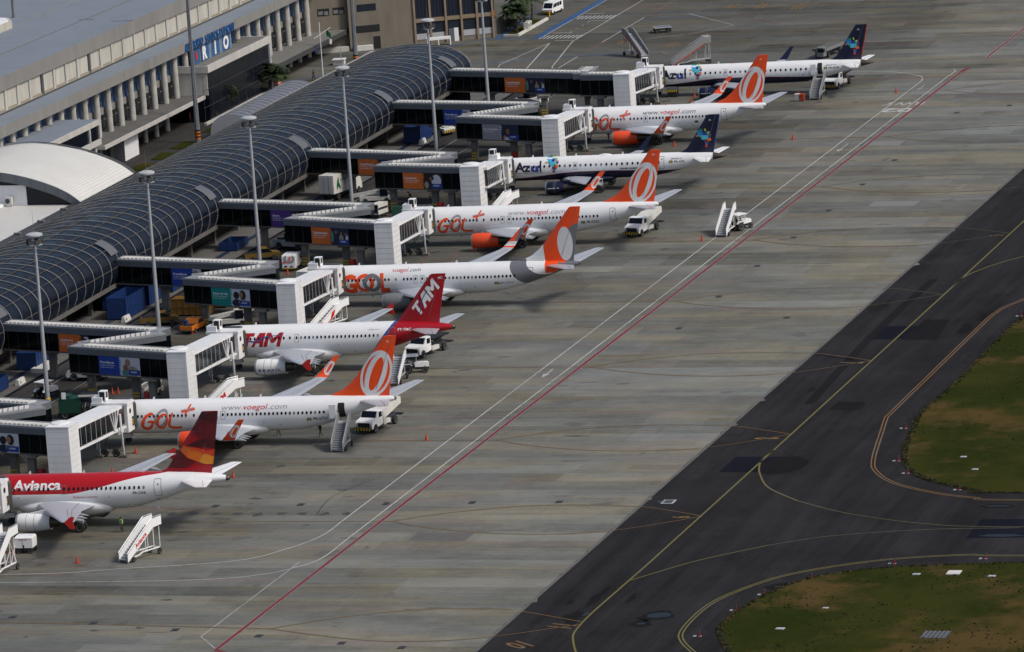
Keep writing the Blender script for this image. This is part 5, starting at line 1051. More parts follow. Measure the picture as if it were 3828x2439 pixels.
# ================================================================== TERMINAL BUILDING
t = thing('terminal_building', 'long pale concrete terminal with round columns, blue RIO panels and flat grey roofs', 'terminal building', (0, 0, 0))
mat('roof_bluegrey', (.175, .205, .245), .85, dirt=.22, scale=.25); mat('stained_white', (.50, .475, .42), .85, dirt=.5, scale=.55, streak=True); mat('fascia_concrete', (.225, .22, .21), .9, dirt=.35, scale=.35, streak=True)
mat('blue_frame', (.045, .10, .22), .6, dirt=.3); mat('column_white', (.43, .42, .39), .85, dirt=.45, scale=.9)
TY0, TY1 = 120, 302
mb = MB(); mb.box(-160, -121.0, TY0, TY1, -.04, 13.3, 'dark_concrete'); mb.box(-121.0, -119.4, TY0, TY1, 11.6, 13.3, 'dark_concrete'); mb.build('core', t)
mb = MB(); mb.box(-124, -117.1, TY0, TY1, 11.95, 13.6, 'fascia_concrete'); mb.build('lower_fascia', t)
mb = MB(); mb.box(-124, -117.25, TY0, TY1, 13.6, 13.66, 'roof_bluegrey'); mb.build('lower_roof', t)
mb = MB(); mb.box(-160, -121.9, TY0, TY1, 13.3, 17.2, 'stained_white'); mb.box(-121.9, -121.5, TY0, TY1, 13.66, 14.25, 'cloth_beige'); mb.box(-121.5, -121.2, TY0, TY1, 13.66, 13.8, 'dark_grey'); mb.build('upper_wall', t)
mb = MB(); mb.box(-160, -121.3, TY0, TY1, 17.1, 19.3, 'fascia_concrete'); mb.build('upper_fascia', t)
mb = MB(); mb.box(-160, -121.45, TY0, TY1, 19.3, 19.38, 'roof_bluegrey'); mb.box(-130.2, -129.9, TY0, TY1, 19.38, 19.42, 'beam_concrete'); mb.box(-140, -139.7, TY0, TY1, 19.38, 19.46, 'fascia_concrete')
for x_, y_, l_ in ((-131, 219.6, 2.6), (-124.6, 217, 3.6), (-140, 171, 3)): mb.box(x_, x_+l_*1.0, y_-.1, y_+.1, 19.38, 19.42, 'black')
mb.build('upper_roof', t)
for i_, (x_, y_, a_, b_, h_) in enumerate(((-127, 186, 1.2, 1.6, .7), (-127.5, 207, .8, .8, .5), (-134, 196, 1.6, 2.4, .9), (-146, 228, 2, 3, 1.1), (-136, 236, 1.0, 1.2, .6), (-126, 262, 1.0, 1.4, .6), (-133, 250, 1.6, 1.4, .8))): pass
rmn = MB(); rmn.hexa([(-158, 168), (-139.2, 168), (-139.2, 212), (-141, 215.5), (-145, 217), (-158, 217)], 19.38, 20.6, 'stained_white'); rmn.hexa([(-158, 168), (-139.6, 168), (-139.6, 211.6), (-141.3, 215), (-145, 216.5), (-158, 216.5)], 20.6, 20.7, 'white_paint'); rmn.box(-143.4, -141.6, 208, 211, 20.7, 22.3, 'white_paint'); rmn.build('roof_terrace', t)
rmn = MB(); rmn.bar((-143.6, 224, 19.4), (-143.6, 224, 26), .35, 'mid_grey'); rmn.build('roof_mast', t)
rj = random.Random(9)
for k in range(0, 36):
    y = TY0+2+k*5.07; mb = MB(); mb.box(-121.9, -121.62, y+.9, y+4.6, 14.2, 16.95, 'stained_white'); mb.build('wall_panel', t)
    mb = MB(); w_ = rj.choice((.35, .45, .5)); mb.box(-121.9, -121.45, y-.35, y+w_, 13.9, 17.1, 'pale_concrete' if k not in (11, 15) else 'joint_grey'); mb.build('pilaster', t)
for k in range(36):
    y = 196.3+5.07*(k-15)
    if not (TY0 < y < 300): continue
    zb = 10.2 if y < 176 else 4.6 if y < 233 else 9.6 if y < 262 else 4.0
    if 233 < y < 251: continue
    mb = MB(); mb.lathe([(.52, zb), (.49, 11.98)], 'column_white', n=14, o=(-118.3, y, 0)); mb.build('column', t, True)
    if y > 176 and not (222 < y < 262): mb = MB(); mb.lathe([(.42, -.04), (.42, 4.1)], 'column_white', n=12, o=(-118.4, y, 0)); mb.build('column', t, True)
ra = random.Random(12); mats_ = ['ad_sky', 'cloth_navy', 'ad_prev', 'cloth_teal', 'cloth_dark', 'blue_frame']
mat('mural_sky', (.17, .26, .40), .6, dirt=.6, scale=1.2); mat('mural_dark', (.03, .035, .045), .6, dirt=1.0, scale=1.5)
for k in range(36):
    y = 196.3+5.07*(k-15)
    if not (TY0 < y < 297): continue
    if 233 < y+2 < 252: continue
    mb = MB(); mb.box(-119.8, -119.2, y-.2, y+4.9, 8.6, 12.0, 'blue_frame'); f = mb.build('window', t)
    mb = MB(); mb.box(-119.2, -119.17, y+1.2, y+4.2, 8.9, 10.2, 'mural_dark'); mb.box(-119.2, -119.17, y+1.2, y+4.2, 10.2, 11.7, 'mural_sky'); mb.box(-119.19, -119.12, y+3.2, y+3.5, 8.9, 11.7, 'light_grey'); mb.build('mural', f)
    mb = MB(); mb.box(-119.8, -119.0, y-.2, y+4.87, 7.5, 8.6, 'fascia_concrete'); mb.build('spandrel', t)
    mb = MB(); mb.box(-119.8, -119.5, y-.2, y+4.8, 4.6, 7.5, 'window_glass'); f = mb.build('window', t); mb = MB(); mb.box(-119.52, -119.42, y+2.4, y+2.5, 4.6, 7.5, 'mid_grey'); mb.box(-119.52, -119.42, y+.3, y+4.8, 6.4, 6.5, 'mid_grey'); mb.build('frame', f)
mb = MB(); mb.box(-121, -114.3, 183, 228.9, 4.0, 4.6, 'pale_concrete'); mb.box(-120.9, -114.6, 183.2, 228.7, 4.6, 4.63, 'dark_concrete'); mb.build('canopy', t)
mb = MB(); mb.box(-121, -113.4, 262, 302, 3.2, 4.0, 'dark_grey'); mb.box(-120.9, -113.6, 262.2, 302, 4.0, 4.03, 'beam_concrete'); mb.build('canopy', t)
mb = MB(); mb.box(-121, -113.8, 229.2, 259.5, -.04, 8.45, 'window_glass'); mb.box(-121, -113.85, 229.0, 229.2, 4.6, 8.45, 'pale_concrete'); en = mb.build('entrance_hall', t); mb = MB(); mb.box(-121, -113.9, 229.1, 259.5, 8.4, 8.9, 'beam_concrete'); mb.box(-113.9, -113.5, 228.8, 259.8, 8.4, 9.6, 'pale_concrete'); mb.box(-121, -113.9, 228.8, 229.1, 8.4, 9.6, 'pale_concrete'); mb.box(-121, -113.9, 259.5, 259.8, 8.4, 9.6, 'pale_concrete'); mb.build('beam', en)
mb = MB(); mb.box(-113.9, -113.5, 258.9, 259.4, -.04, 8.4, 'light_grey'); mb.box(-113.9, -113.4, 226.2, 259.5, -.04, .35, 'pale_concrete')
for z in (2.8, 5.6): mb.box(-113.82, -113.76, 226.4, 259, z, z+.06, 'dark_grey')
for k in range(9): mb.box(-113.82, -113.76, 226.8+k*4, 226.86+k*4, 0, 8.4, 'dark_grey')
mb.build('frame', en)
mb = MB(); mb.box(-121, -117.6, 235, 252.3, 8.9, 11.96, 'mural_sky'); rp = mb.build('sign_panel', t)
mat('mural_blue', (.03, .10, .24), .6, dirt=.3)
for k, (ch, y0_) in enumerate((('♥', 234.2), ('R', 237.9), ('I', 243.0), ('O', 248.2))):
    mb = MB(); mb.box(-117.6, -117.55, y0_-.9, y0_+3.3, 8.95, 11.9, 'mural_blue'); mb.box(-117.6, -117.53, y0_-.95, y0_-.85, 8.9, 11.9, 'light_grey'); mb.build('panel', rp)
    if ch != '♥': decal('letter', rp, [(text2d(ch, 2.2, y0_+1.2, 9.35, .06, align='CENTER', sx=1.0), 'white_paint')], lambda u, v: (-117.5, u, v), 0)
    else: decal('emblem', rp, [(shape2d([ell(235.1, 10.4, .5, .8)]), 'logo_red')], lambda u, v: (-117.5, u, v), 0)
sg = thing('sign', 'blue raised capital letters spelling the airport name along the terminal fascia', 'sign', (-116.9, 240, 12.5)); 
for s, y0_, wd in (('AEROPORTO', 228.6, 8.6), ('SANTOS-DUMONT', 238.4, 14.2)):
    bm = text2d(s, 1.35, y0_, 12.05, .0, width=wd); mb = MB(); bm.verts.index_update()
    r = bmesh.ops.extrude_face_region(bm, geom=bm.faces[:]); 
    for v_ in [g for g in r['geom'] if isinstance(g, bmesh.types.BMVert)]: v_.co.z += .14
    bm.verts.index_update(); mb.add([(-117.05+q.co.z+116.9, q.co.x-240, q.co.y-12.5) for q in bm.verts], [[q.index for q in f.verts] for f in bm.faces], 'container_letter' if 'container_letter' in MATS else mat('container_letter', (.012, .10, .30), .5)); bm.free(); mb.build('lettering', sg)
mb = MB(); mb.box(-126, -112.0, 130, 175.7, 6.2, 7.1, 'pale_concrete'); mb.box(-126, -112.0, 130, 175.7, 9.3, 10.1, 'pale_concrete'); mb.box(-125.9, -112.2, 130, 175.5, 7.1, 9.3, 'window_glass'); mb.box(-112.3, -111.95, 175.2, 175.72, 7.1, 9.3, 'pale_concrete'); mb.box(-112.3, -111.97, 171, 171.4, 7.1, 9.3, 'pale_concrete'); mb.box(-125.5, -112.3, 130, 175.5, 10.1, 10.14, 'roof_bluegrey'); mb.box(-125, -117, 140, 183, 4.0, 4.5, 'pale_concrete')
for y in (150, 160, 174): mb.box(-113, -112.4, y, y+.6, -.04, 6.2, 'pale_concrete')
mb.build('side_wing', t)
mb = MB(); mb.hexa([(-115.7, 194.9), (-115.7, 201.1), (-122, 203), (-121.5, 198)], -.04, 4.0, 'white_paint'); mb.build('white_wall', t)
# white vaulted roof joined to the finger
t = thing('vaulted_hall', 'white ribbed barrel-vault roof with grey end fascia beside the glass concourse', 'building', (0, 0, 0))
m, nt_, b_ = newmat('ribbed_roof', .5); xx, yy, zz = coords(nt_); rbs = ((xx/.42).fr()-.5).abs().sm(.36, .48); n_ = noise(nt_, vec(nt_, xx*.2, yy*.2), 1, 4, .6)
nt_.links.new(scalec(nt_, (.60, .59, .555), 1.06-rbs*.13-n_*.18), b_.inputs['Base Color'])
bp = nt_.nodes.new('ShaderNodeBump'); bp.inputs['Distance'].default_value = .05; bp.inputs['Strength'].default_value = .6; nt_.links.new(rbs.k, bp.inputs['Height']); nt_.links.new(bp.outputs[0], b_.inputs['Normal'])
AR = smooth_pts([(-93.6, 7.9), (-95.4, 9.2), (-98, 10.4), (-101.5, 11.5), (-105, 12.2), (-109, 12.6), (-113, 12.2), (-117, 11.2), (-121, 9.4), (-123, 8)], 5)
mb = MB(); mb.loft([[(p[0], y, p[1]) for p in AR] for y in (117.5, 139.5)], 'ribbed_roof', False, False); mb.build('roof', t, True)
mb = MB(); mb.loft([[(p[0], 117.4, p[1]-d_) for p in AR] for d_ in (-.05, 1.25)], 'fascia_grey', False, False); mb.loft([[(p[0], 117.4+q, p[1]+.02) for p in AR] for q in (0, .35)], 'light_grey', False, False)
for p in AR[2::3]: mb.box(p[0]-.03, p[0]+.03, 117.37, 117.4, p[1]-1.25, p[1], 'joint_grey')
mb.build('fascia', t)
mb = MB(); mb.loft([[(p[0]+q*.15, 139.5+q*.5, p[1]+.12) for p in AR] for q in (-.4, 1)], 'dark_grey', False, False); mb.build('ridge_gutter', t)
mb = MB(); mb.add([(p[0], 118.2, p[1]-1.0) for p in AR]+[(-123, 118.2, 6), (-94, 118.2, 6)], [list(range(len(AR)+2))], 'window_glass'); mb.build('end_glazing', t); mb = MB(); mb.box(-106.5, -101.8, 118.0, 118.2, 7.4, 10.3, 'white_paint'); mb.build('white_panel', t); mb = MB(); mb.add([(p[0], 139.2, p[1]-.3) for p in AR]+[(-123, 139.2, 0), (-94, 139.2, 0)], [list(range(len(AR)+2))], 'concrete_wall'); mb.build('end_wall', t)
mb = MB(); mb.box(-104.7, -103.7, 117.0, 117.5, 7.7, 8.8, 'off_white'); mb.lathe([(.36, 116.98), (.34, 116.96), (0, 116.95)], 'dark_grey', 'y', 14, False, (-104.3, 0, 8.25)); mb.build('air_conditioner', t)
mb = MB(); mb.hexa([(-124, 60), (-95.3, 60), (-94.9, 121), (-124, 124)], 0, 7.45, 'ribbed_roof'); mb.bar((-103, 122, 7.5), (-113, 100, 7.9), .5, 'white_paint', .5); mb.box(-112, -96, 121, 121.6, 7.45, 7.75, 'light_grey'); mb.build('flat_roof', t)
# office block with bays
d_ = Vector((.888, .4598)); q_ = Vector((-.4598, .888)); 
t = thing('office_block', 'weathered beige concrete office block with tall dark bay windows and a white door', 'building', (-112.7, 298.4, 0), math.atan2(d_.y, d_.x))
mat('beige_concrete', (.20, .175, .14), .9, dirt=.4, scale=.5, streak=True); mat('beige_rib', (.27, .205, .14), .9, dirt=.35)
mb = MB(); mb.box(-.2, 10.9, 0, 14, -.04, 13, 'beige_concrete'); mb.box(-14, -.2, 1.2, 14, -.04, 13, 'beige_concrete'); mb.box(10.9, 24.6, .3, 14, -.04, 13, 'beige_concrete'); mb.box(10.9, 24.6, 0, .3, 3.65, 4.35, 'beige_concrete'); mb.box(10.9, 24.6, 0, .3, -.04, .65, 'beige_concrete'); mb.build('wall', t)
for k in range(6): mb = MB(); mb.box(10.85+k*2.68, 11.2+k*2.68, -.25, .3, -.04, 12, 'beige_rib'); mb.build('pier', t)
mb = MB(); mb.box(10.9, 24.6, -.12, .02, 3.7, 4.3, 'beige_rib'); mb.build('cornice', t)
for k in range(5):
    x_ = 11.2+k*2.68; mb = MB(); mb.box(x_, x_+2.33, .1, .25, .7, 3.6, 'pane_dark'); mb.box(x_, x_+2.33, .02, .12, .75, 1.75 if k != 2 else .7, 'light_grey'); f = mb.build('window', t)
    mb = MB(); mb.box(x_, x_+2.33, .1, .25, 4.4, 10, 'pane_dark')
    for j in range(1, 4): mb.box(x_+j*.58-.03, x_+j*.58+.03, .05, .12, 4.4, 10, 'navy')
    mb.build('window', t)
mb = MB(); mb.box(16.75, 17.6, -.02, .1, 0, 2.2, 'fascia_grey'); mb.box(17.65, 18.4, -.06, .06, 0, 2.25, 'white_paint'); mb.build('door', t)
for a, b, c, e_, m_ in ((1.3, 4.6, 6.5, 7.7, 'pane_dark'), (.8, 5, 2.9, 4.1, 'black'), (3.8, 5.0, 0, 2.1, 'black')): mb = MB(); mb.box(a, b, -.03, .1, c, e_, m_); mb.build('window' if m_ == 'pane_dark' else 'shutter', t)
for a in (-5.2, -2.6): 
    mb = MB(); mb.box(a, a+2.0, 1.15, 1.3, 6.2, 7.4, 'black'); f = mb.build('window', t); mb = MB(); mb.box(a+.1, a+.9, 1.05, 1.2, 6.4, 7.0, 'mid_grey'); mb.box(a+1.1, a+1.8, 1.05, 1.2, 6.3, 6.9, 'mid_grey'); mb.build('air_conditioner', f)
mb = MB(); mb.box(.3, 3.5, -1.2, -.1, 0, .8, 'off_white'); mb.box(-6, -.5, -.3, 1.1, 0, .8, 'pale_concrete'); mb.build('low_wall', t)
mb = MB(); mb.box(12.3, 16.4, -3.6, -2.6, 1.0, 1.4, 'white_paint'); mb.box(12.3, 12.5, -3.6, -2.6, 0, 1.0, 'white_paint'); mb.box(16.2, 16.4, -3.6, -2.6, 0, 1.0, 'white_paint'); mb.box(14.2, 14.35, -3.6, -3.4, 0, 1.0, 'white_paint'); mb.build('white_shelter', t)
# low curved grey link roof behind the finger
t = thing('link_roof', 'low curved grey metal walkway roof between the terminal garden and the concourse', 'walkway roof', (-106, 234.5, 0))
mb = MB(); AR2 = [(p[0]*.85-.9, p[1]*1.2) for p in smooth_pts([(-4.2, 0), (-3.9, 1.6), (-2.8, 2.6), (-.6, 3.1), (1.8, 2.9), (3.2, 2.4)], 4)]
mb.loft([[(p[0]+2.1, y, p[1]) for p in AR2] for y in (-21, -10, 0, 11.5)], 'fascia_grey', False, False); mb.build('roof', t, True)
mb = MB(); mb.add([(p[0]+2.1, -21.02, p[1]) for p in AR2]+[(5.3, -21.02, 0)], [list(range(len(AR2)+1))], 'light_grey')
for y in range(-20, 12, 2): mb.tube([(p[0]+2.1, y, p[1]+.02) for p in AR2[4:]], .04, 'light_grey', 4)
mb.build('end_panel', t)
# small garden
for p, z in (([(-112.3, 205), (-108.2, 204.5), (-108.2, 211.3), (-112, 211.6)], 0), ([(-111.9, 195.5), (-109, 195.5), (-109, 201.2), (-112.5, 202)], 0), ([(-112, 219.5), (-109, 219.5), (-109, 224.6), (-112, 224.6)], 0), ([(-112.5, 186), (-107, 186), (-107, 192), (-112.5, 193)], 0), ([(-89.3, 310.9), (-87.2, 310.9), (-87.2, 327.7), (-89.3, 327.7)], .1)):
    c = [(sum(q[0] for q in p)/len(p)), (sum(q[1] for q in p)/len(p))]; mb = MB(); mb.add([(q[0], q[1], .03+z) for q in p], [list(range(len(p)))], 'grass_turf'); tag(mb.build('lawn'), 'small clipped lawn strip set in the paving', 'grass', kind='stuff')
mb = MB(); mb.box(-87.1, -86.7, 310.2, 328, -.04, .4, 'off_white'); mb.box(-89.5, -87.1, 310.2, 310.6, -.04, .3, 'pale_concrete'); tag(mb.build('planter_kerb'), 'low whitewashed kerb wall along the planted strip with palms', 'kerb wall')
# ================================================================== GROUND EQUIPMENT  (local x = forward)
def wheels(t, pts, r=.45, w_=.28):
    for x, y in pts: mb = MB(); lathe_wheel(mb, x, y, r, w_, r); mb.build('wheel', t)
def chev(mb, x, y0, y1, z0, z1, n=6):
    mb.box(x-.04, x, y0, y1, z0, z1, 'black'); s = (y1-y0)/n
    for i in range(n): a = y0+s*i; mb.add([(x+.012, a, z0+.01), (x+.012, a+s*.5, z0+.01), (x+.012, min(a+s*.9, y1), z1-.01), (x+.012, min(a+s*.4, y1), z1-.01)], [[0, 1, 2, 3]], 'hazard_yellow')
def service_truck(label, loc, rz, tank=True, cabm='white_paint', grp=None, raised=True):
    t = thing('service_truck', label, 'truck', loc, rz, grp)
    mb = MB(); mb.side([(3.6, .55), (3.6, 1.25), (3.45, 1.45), (2.35, 1.7), (1.95, 2.45), (.95, 2.5), (.85, .75), (1.7, .6)], -1.12, 1.12, cabm); mb.side([(3.9, .6), (3.9, .8), (1.2, .8), (1.2, .6)], -1.05, 1.05, 'dark_grey'); mb.build('cab', t)
    mb = MB(); mb.side([(2.40, 1.72), (2.42, 1.74), (2.03, 2.40), (2.0, 2.40)], -.98, .98, 'window_glass'); mb.box(1.1, 1.85, -1.14, 1.14, 1.65, 2.3, 'window_glass'); mb.build('windscreen', t)
    mb = MB(); mb.box(3.58, 3.64, -.8, .8, .8, 1.3, 'black'); mb.box(3.6, 3.66, -1.05, -.85, .85, 1.1, 'light_grey'); mb.box(3.6, 3.66, .85, 1.05, .85, 1.1, 'light_grey'); mb.build('grille', t)
    mb = MB(); chev(mb, 3.95, -1.15, 1.15, .42, .78); mb.build('bumper', t)
    mb = MB(); mb.box(-3.6, 1.0, -.5, .5, .65, .95, 'dark_grey'); mb.box(-4.2, -3.5, -1.2, 1.2, .8, .95, 'black'); mb.box(-3.9, -3.6, -1.1, -.8, .3, .8, 'black'); mb.box(-.9, .7, -1.15, -.7, .55, 1.05, 'off_white'); mb.box(-.9, .7, .7, 1.15, .55, 1.05, 'off_white'); mb.build('chassis', t)
    if tank: mb = MB(); mb.side([(.6, 1.15), (.6, 2.1), (-3.7, 3.05 if raised else 2.3), (-3.9, 2.95 if raised else 2.2), (-3.9, 2.2 if raised else 1.2)], -1.05, 1.05, 'off_white'); mb.box(.65, .75, -.95, -.85, .9, 3.2, 'light_grey'); mb.build('tank', t)
    else:
        mb = MB(); mb.bar((.4, -.6, 1.1), (-3.2, -.6, 2.0), .22, 'black'); mb.bar((.4, .6, 1.1), (-3.2, .6, 2.0), .22, 'black'); mb.bar((.4, 0, 1.9), (-3.2, 0, 1.1), .3, 'dark_grey'); mb.box(-3.6, .3, -.95, .95, 1.85, 2.05, 'black'); mb.bar((.7, -.95, .9), (.7, -.95, 3.4), .1, 'light_grey'); mb.build('scissor_lift', t)
    wheels(t, [(2.75, -1.0), (2.75, 1.0), (-2.2, -1.0), (-2.2, 1.0)], .52, .34); return t
service_truck('white service truck with yellow-black bumper under the tail of PR-GTU', (-15.5, 8.0, 0), math.radians(-101))
service_truck('white service truck with yellow-black bumper under the tail of PR-GXQ', (-16.0, 130.5, 0), math.radians(-101))
service_truck('white-cab truck with black open lift chassis under the dark red tail', (-22.5, 50.6, 0), math.radians(-106), False)
service_truck('small white truck with yellow-black bumper beyond the rear stairs of PR-AUB', (-17.2, 251.6, 0), math.radians(-98), False)
def tractor(label, loc, rz, canopy=True, driver=False):
    t = thing('tractor', label, 'tractor', loc, rz)
    mb = MB(); mb.side([(.35, .75), (.35, 1.25), (.9, 1.35), (2.0, 1.30), (2.15, 1.1), (2.15, .7)], -.36, .36, 'white_paint'); mb.box(-.6, .4, -.4, .4, .55, .95, 'black'); mb.box(.4, 2.1, -.3, .3, .45, .75, 'black'); mb.build('hood', t)
    if canopy:
        mb = MB(); mb.box(-1.1, .9, -.8, .8, 2.15, 2.24, 'white_paint'); mb.build('canopy', t)
        mb = MB()
        for x, y in ((-.9, -.7), (-.9, .7), (.6, -.6), (.6, .6)): mb.bar((x, y, .9), (x, y, 2.15), .06, 'white_paint')
        mb.build('roll_frame', t)
    mb = MB(); mb.box(-.5, -.1, -.28, .28, .95, 1.1, 'black'); mb.box(-.6, -.48, -.28, .28, 1.0, 1.6, 'black'); mb.build('seat', t)
    mb = MB(); mb.lathe([(.02, 1.5), (.2, 1.5), (.2, 1.53)], 'black', n=12, o=(.3, 0, 0)); mb.bar((.45, 0, 1.2), (.3, 0, 1.5), .05, 'black'); mb.build('steering_wheel', t)
    for y in (-.75, .75): mb = MB(); mb.side([(-1.15, 1.0), (-.9, 1.28), (-.2, 1.28), (.05, 1.0), (-.2, 1.2), (-.9, 1.2)], y-.2, y+.2, 'white_paint'); mb.build('mudguard', t)
    wheels(t, [(-.55, -.78), (-.55, .78)], .62, .34); wheels(t, [(1.6, -.68), (1.6, .68)], .42, .22); return t
tractor('white tractor with canopy parked by the stairs behind the nearest orange tail', (-21.0, 39.0, 0), math.radians(18)); tractor('small white tractor hitched to the mobile stairs beside the white road lines', (-2.6, 131.6, 0), math.radians(62))
# mobile stairs -------------------------------------------------------------
mat('stair_grey', (.24, .245, .25), .55, dirt=.3)
def stairs(label, loc, rz, length=5.0, height=3.3, width=1.5, panel='white_paint', text=None, tm='logo_red', frame='white_paint', plat=1.3, base=.35, lattice=False, tilt_=0, steps=True, accent=None):
    t = thing('mobile_stairs', label, 'mobile stairs', loc, rz)
    h0, h1 = .35, height; w2 = width/2
    for sy in (-1, 1):
        mb = MB(); mb.side([(0, h0-.25), (0, h0+.6), (length*.96, h1+.8), (length+plat, h1+.9), (length+plat, h1-.05), (length, h1-.15)], sy*w2-.03, sy*w2+.03, panel); pn = mb.build('side_panel', t)
        mb = MB(); mb.tube([(-.05, sy*w2, h0-.2), (-.05, sy*w2, h0+.75), (length*.96, sy*w2, h1+.95), (length+plat, sy*w2, h1+1.0)], .05, 'steel', 5); mb.build('handrail', t)
        if accent: mb = MB(); mb.bar((0, sy*(w2+.04), h0-.2), (length, sy*(w2+.04), h1-.1), .12, accent, .14); mb.build('stringer', t)
        if text and sy < 0:
            a = math.atan2(h1-h0, length); L = math.hypot(length, h1-h0); L0 = L*.32
            decal('lettering', pn, [(text2d(text, .55 if len(text) < 6 else .48, 0, 0, .03, .15, L*.42), tm)], lambda u, v: (L0*math.cos(a)+u*math.cos(a)-v*math.sin(a), -w2-.05, h0+.05+L0*math.sin(a)+u*math.sin(a)+v*math.cos(a)), 0)
    mb = MB(); n = int(height/.24)
    for k in range(n): x = length*k/n; mb.box(x, x+length/n+.08, -w2+.03, w2-.03, h0+(h1-h0)*k/n-.03, h0+(h1-h0)*k/n+.02, 'light_grey' if steps else 'fascia_grey')
    mb.side([(0, h0-.15), (0, h0-.08), (length, h1-.1), (length, h1-.2)], -w2+.03, w2-.03, 'mid_grey'); mb.box(length, length+plat, -w2+.03, w2-.03, h1-.1, h1, 'light_grey'); mb.build('steps', t)
    mb = MB()
    for sy in (-.7, .7):
        mb.bar((.8, sy*w2, .42), (length*.45, sy*w2, .50), .12, frame); mb.bar((length*.45, sy*w2, .5), (length*.6, sy*w2, .72), .12, frame); mb.bar((length*.6, sy*w2, .72), (length+plat*.7, sy*w2, .72), .12, frame)
        for x in ((length*.72, length+.1, length+plat*.8) if not lattice else (length*.5, length*.75, length, length+plat*.6)): mb.bar((x, sy*w2, .7), (x, sy*w2, min(h1-.1, h0+(h1-h0)*x/length-.1)), .07, frame)
        if lattice: mb.bar((length*.72, sy*w2, .75), (length+.1, sy*w2, h1*.6), .05, frame); mb.bar((length+.1, sy*w2, .75), (length+plat*.8, sy*w2, h1*.7), .05, frame); mb.bar((length+plat*.8, sy*w2, .75), (length+.1, sy*w2, h1*.8), .05, frame)
    mb.bar((.8, -w2*.7, .42), (.8, w2*.7, .42), .1, frame); mb.bar((length+plat*.6, -w2*.7, .72), (length+plat*.6, w2*.7, .72), .1, frame); mb.build('frame', t)
    wheels(t, [(.8, -w2-.12), (.8, w2+.12)], .3, .18); wheels(t, [(length+plat*.55, -w2-.05), (length+plat*.55, w2+.05)], .34, .2); return t
stairs('white mobile stairs with red side lettering standing alone in front of the nearest airliner', (-23.4, -59.5, 0), math.radians(66), 4.3, 3.3, 1.35, text='Avianca')
stairs('grey ramp stairs at the open rear door of PR-GTU', (-16.35, -5.5, 0), math.radians(90), 3.0, 2.95, 1.45, panel='steel', plat=.7, steps=False, frame='light_grey')
stairs('grey ramp stairs at the open rear door of PR-AUB', (-17.9, 238.6, 0), math.radians(91), 4.4, 2.6, 1.5, panel='steel', plat=.8, steps=False, frame='light_grey')
stairs('white mobile stairs towed by the small tractor beside the red line', (-3.8, 126.2, 0), math.radians(86), 4.0, 3.1, 1.5, plat=.8)
stairs('white mobile stairs with steel rails half hidden behind the nearest orange tail', (-21.2, 31.3, 0), math.radians(93), 4.0, 2.7, 1.6, plat=.6, frame='light_grey')
stairs('white mobile stairs with three red letters under the bridge of the dark red tail', (-39.8, 12.3, 0), math.radians(50), 5.0, 3.3, 1.5, text='TAM', lattice=True)
stairs('white mobile stairs with red mark behind the dark red-tailed airliner', (-42.0, 64.0, 0), math.radians(70), 5.0, 2.6, 1.6, text='J', plat=1.4)
stairs('pale mobile stairs with open frame beside the bridge to the navy-bellied PR-AZL', (-40.6, 136.5, 0), math.radians(68), 5.6, 3.1, 1.4, plat=1.4, frame='light_grey')
stairs('tall grey stairs facing right on the open apron beyond the farthest airliner', (-57.6, 284.2, 0), math.radians(140), 4.2, 3.6, 1.5, panel='stair_grey', plat=1.0, accent='red_paint', frame='light_grey')
stairs('light grey stairs with orange corner beyond the nose of the farthest airliner', (-50.4, 274.5, 0), math.radians(30), 5.6, 3.4, 1.3, panel='stair_grey', plat=1.0, accent='cone_orange', frame='light_grey')
stairs('white lattice stairs cut off by the left edge beside the white generator', (-36.4, -67.8, 0), math.radians(82), 4.6, 4.0, 1.9, plat=1.6, lattice=True)
# generator, carts, vans, pickups
t = thing('ground_power_unit', 'white boxy ground power unit with red lettering beside the nearest engine', 'generator', (-36.7, -54.6, 0), math.radians(3))
mb = MB(); mb.box(-1.0, 1.05, -.85, .85, .65, 1.75, 'white_paint'); mb.hexa([(-1.0, -.85), (1.05, -.85), (1.05, .85), (-1.0, .85)], 1.75, 1.95, 'white_paint', [(-.9, -.5), (.95, -.5), (.95, .6), (-.9, .6)]); mb.build('housing', t)
mb = MB(); mb.box(-1.0, 1.05, -.86, -.85, 1.68, 1.72, 'dark_grey'); mb.box(-.1, -.06, -.87, -.85, .8, 1.6, 'mid_grey'); mb.box(-.05, .1, -.87, -.84, .66, 1.0, 'black'); mb.build('hatch', t)
decal('lettering', t, [(text2d('GROUND POWER', .15, -.55, 1.5, .01, 0, 1.0), 'logo_red')], lambda u, v: (u, -.875, v), 0)
mb = MB(); mb.box(-.95, 1.0, -.75, .75, .4, .65, 'black'); mb.bar((-1.0, 0, .4), (-1.2, -1.9, .3), .08, 'orange_paint'); mb.build('chassis', t); wheels(t, [(-.6, -.7), (-.6, .7), (.75, -.7), (.75, .7)], .3, .2)
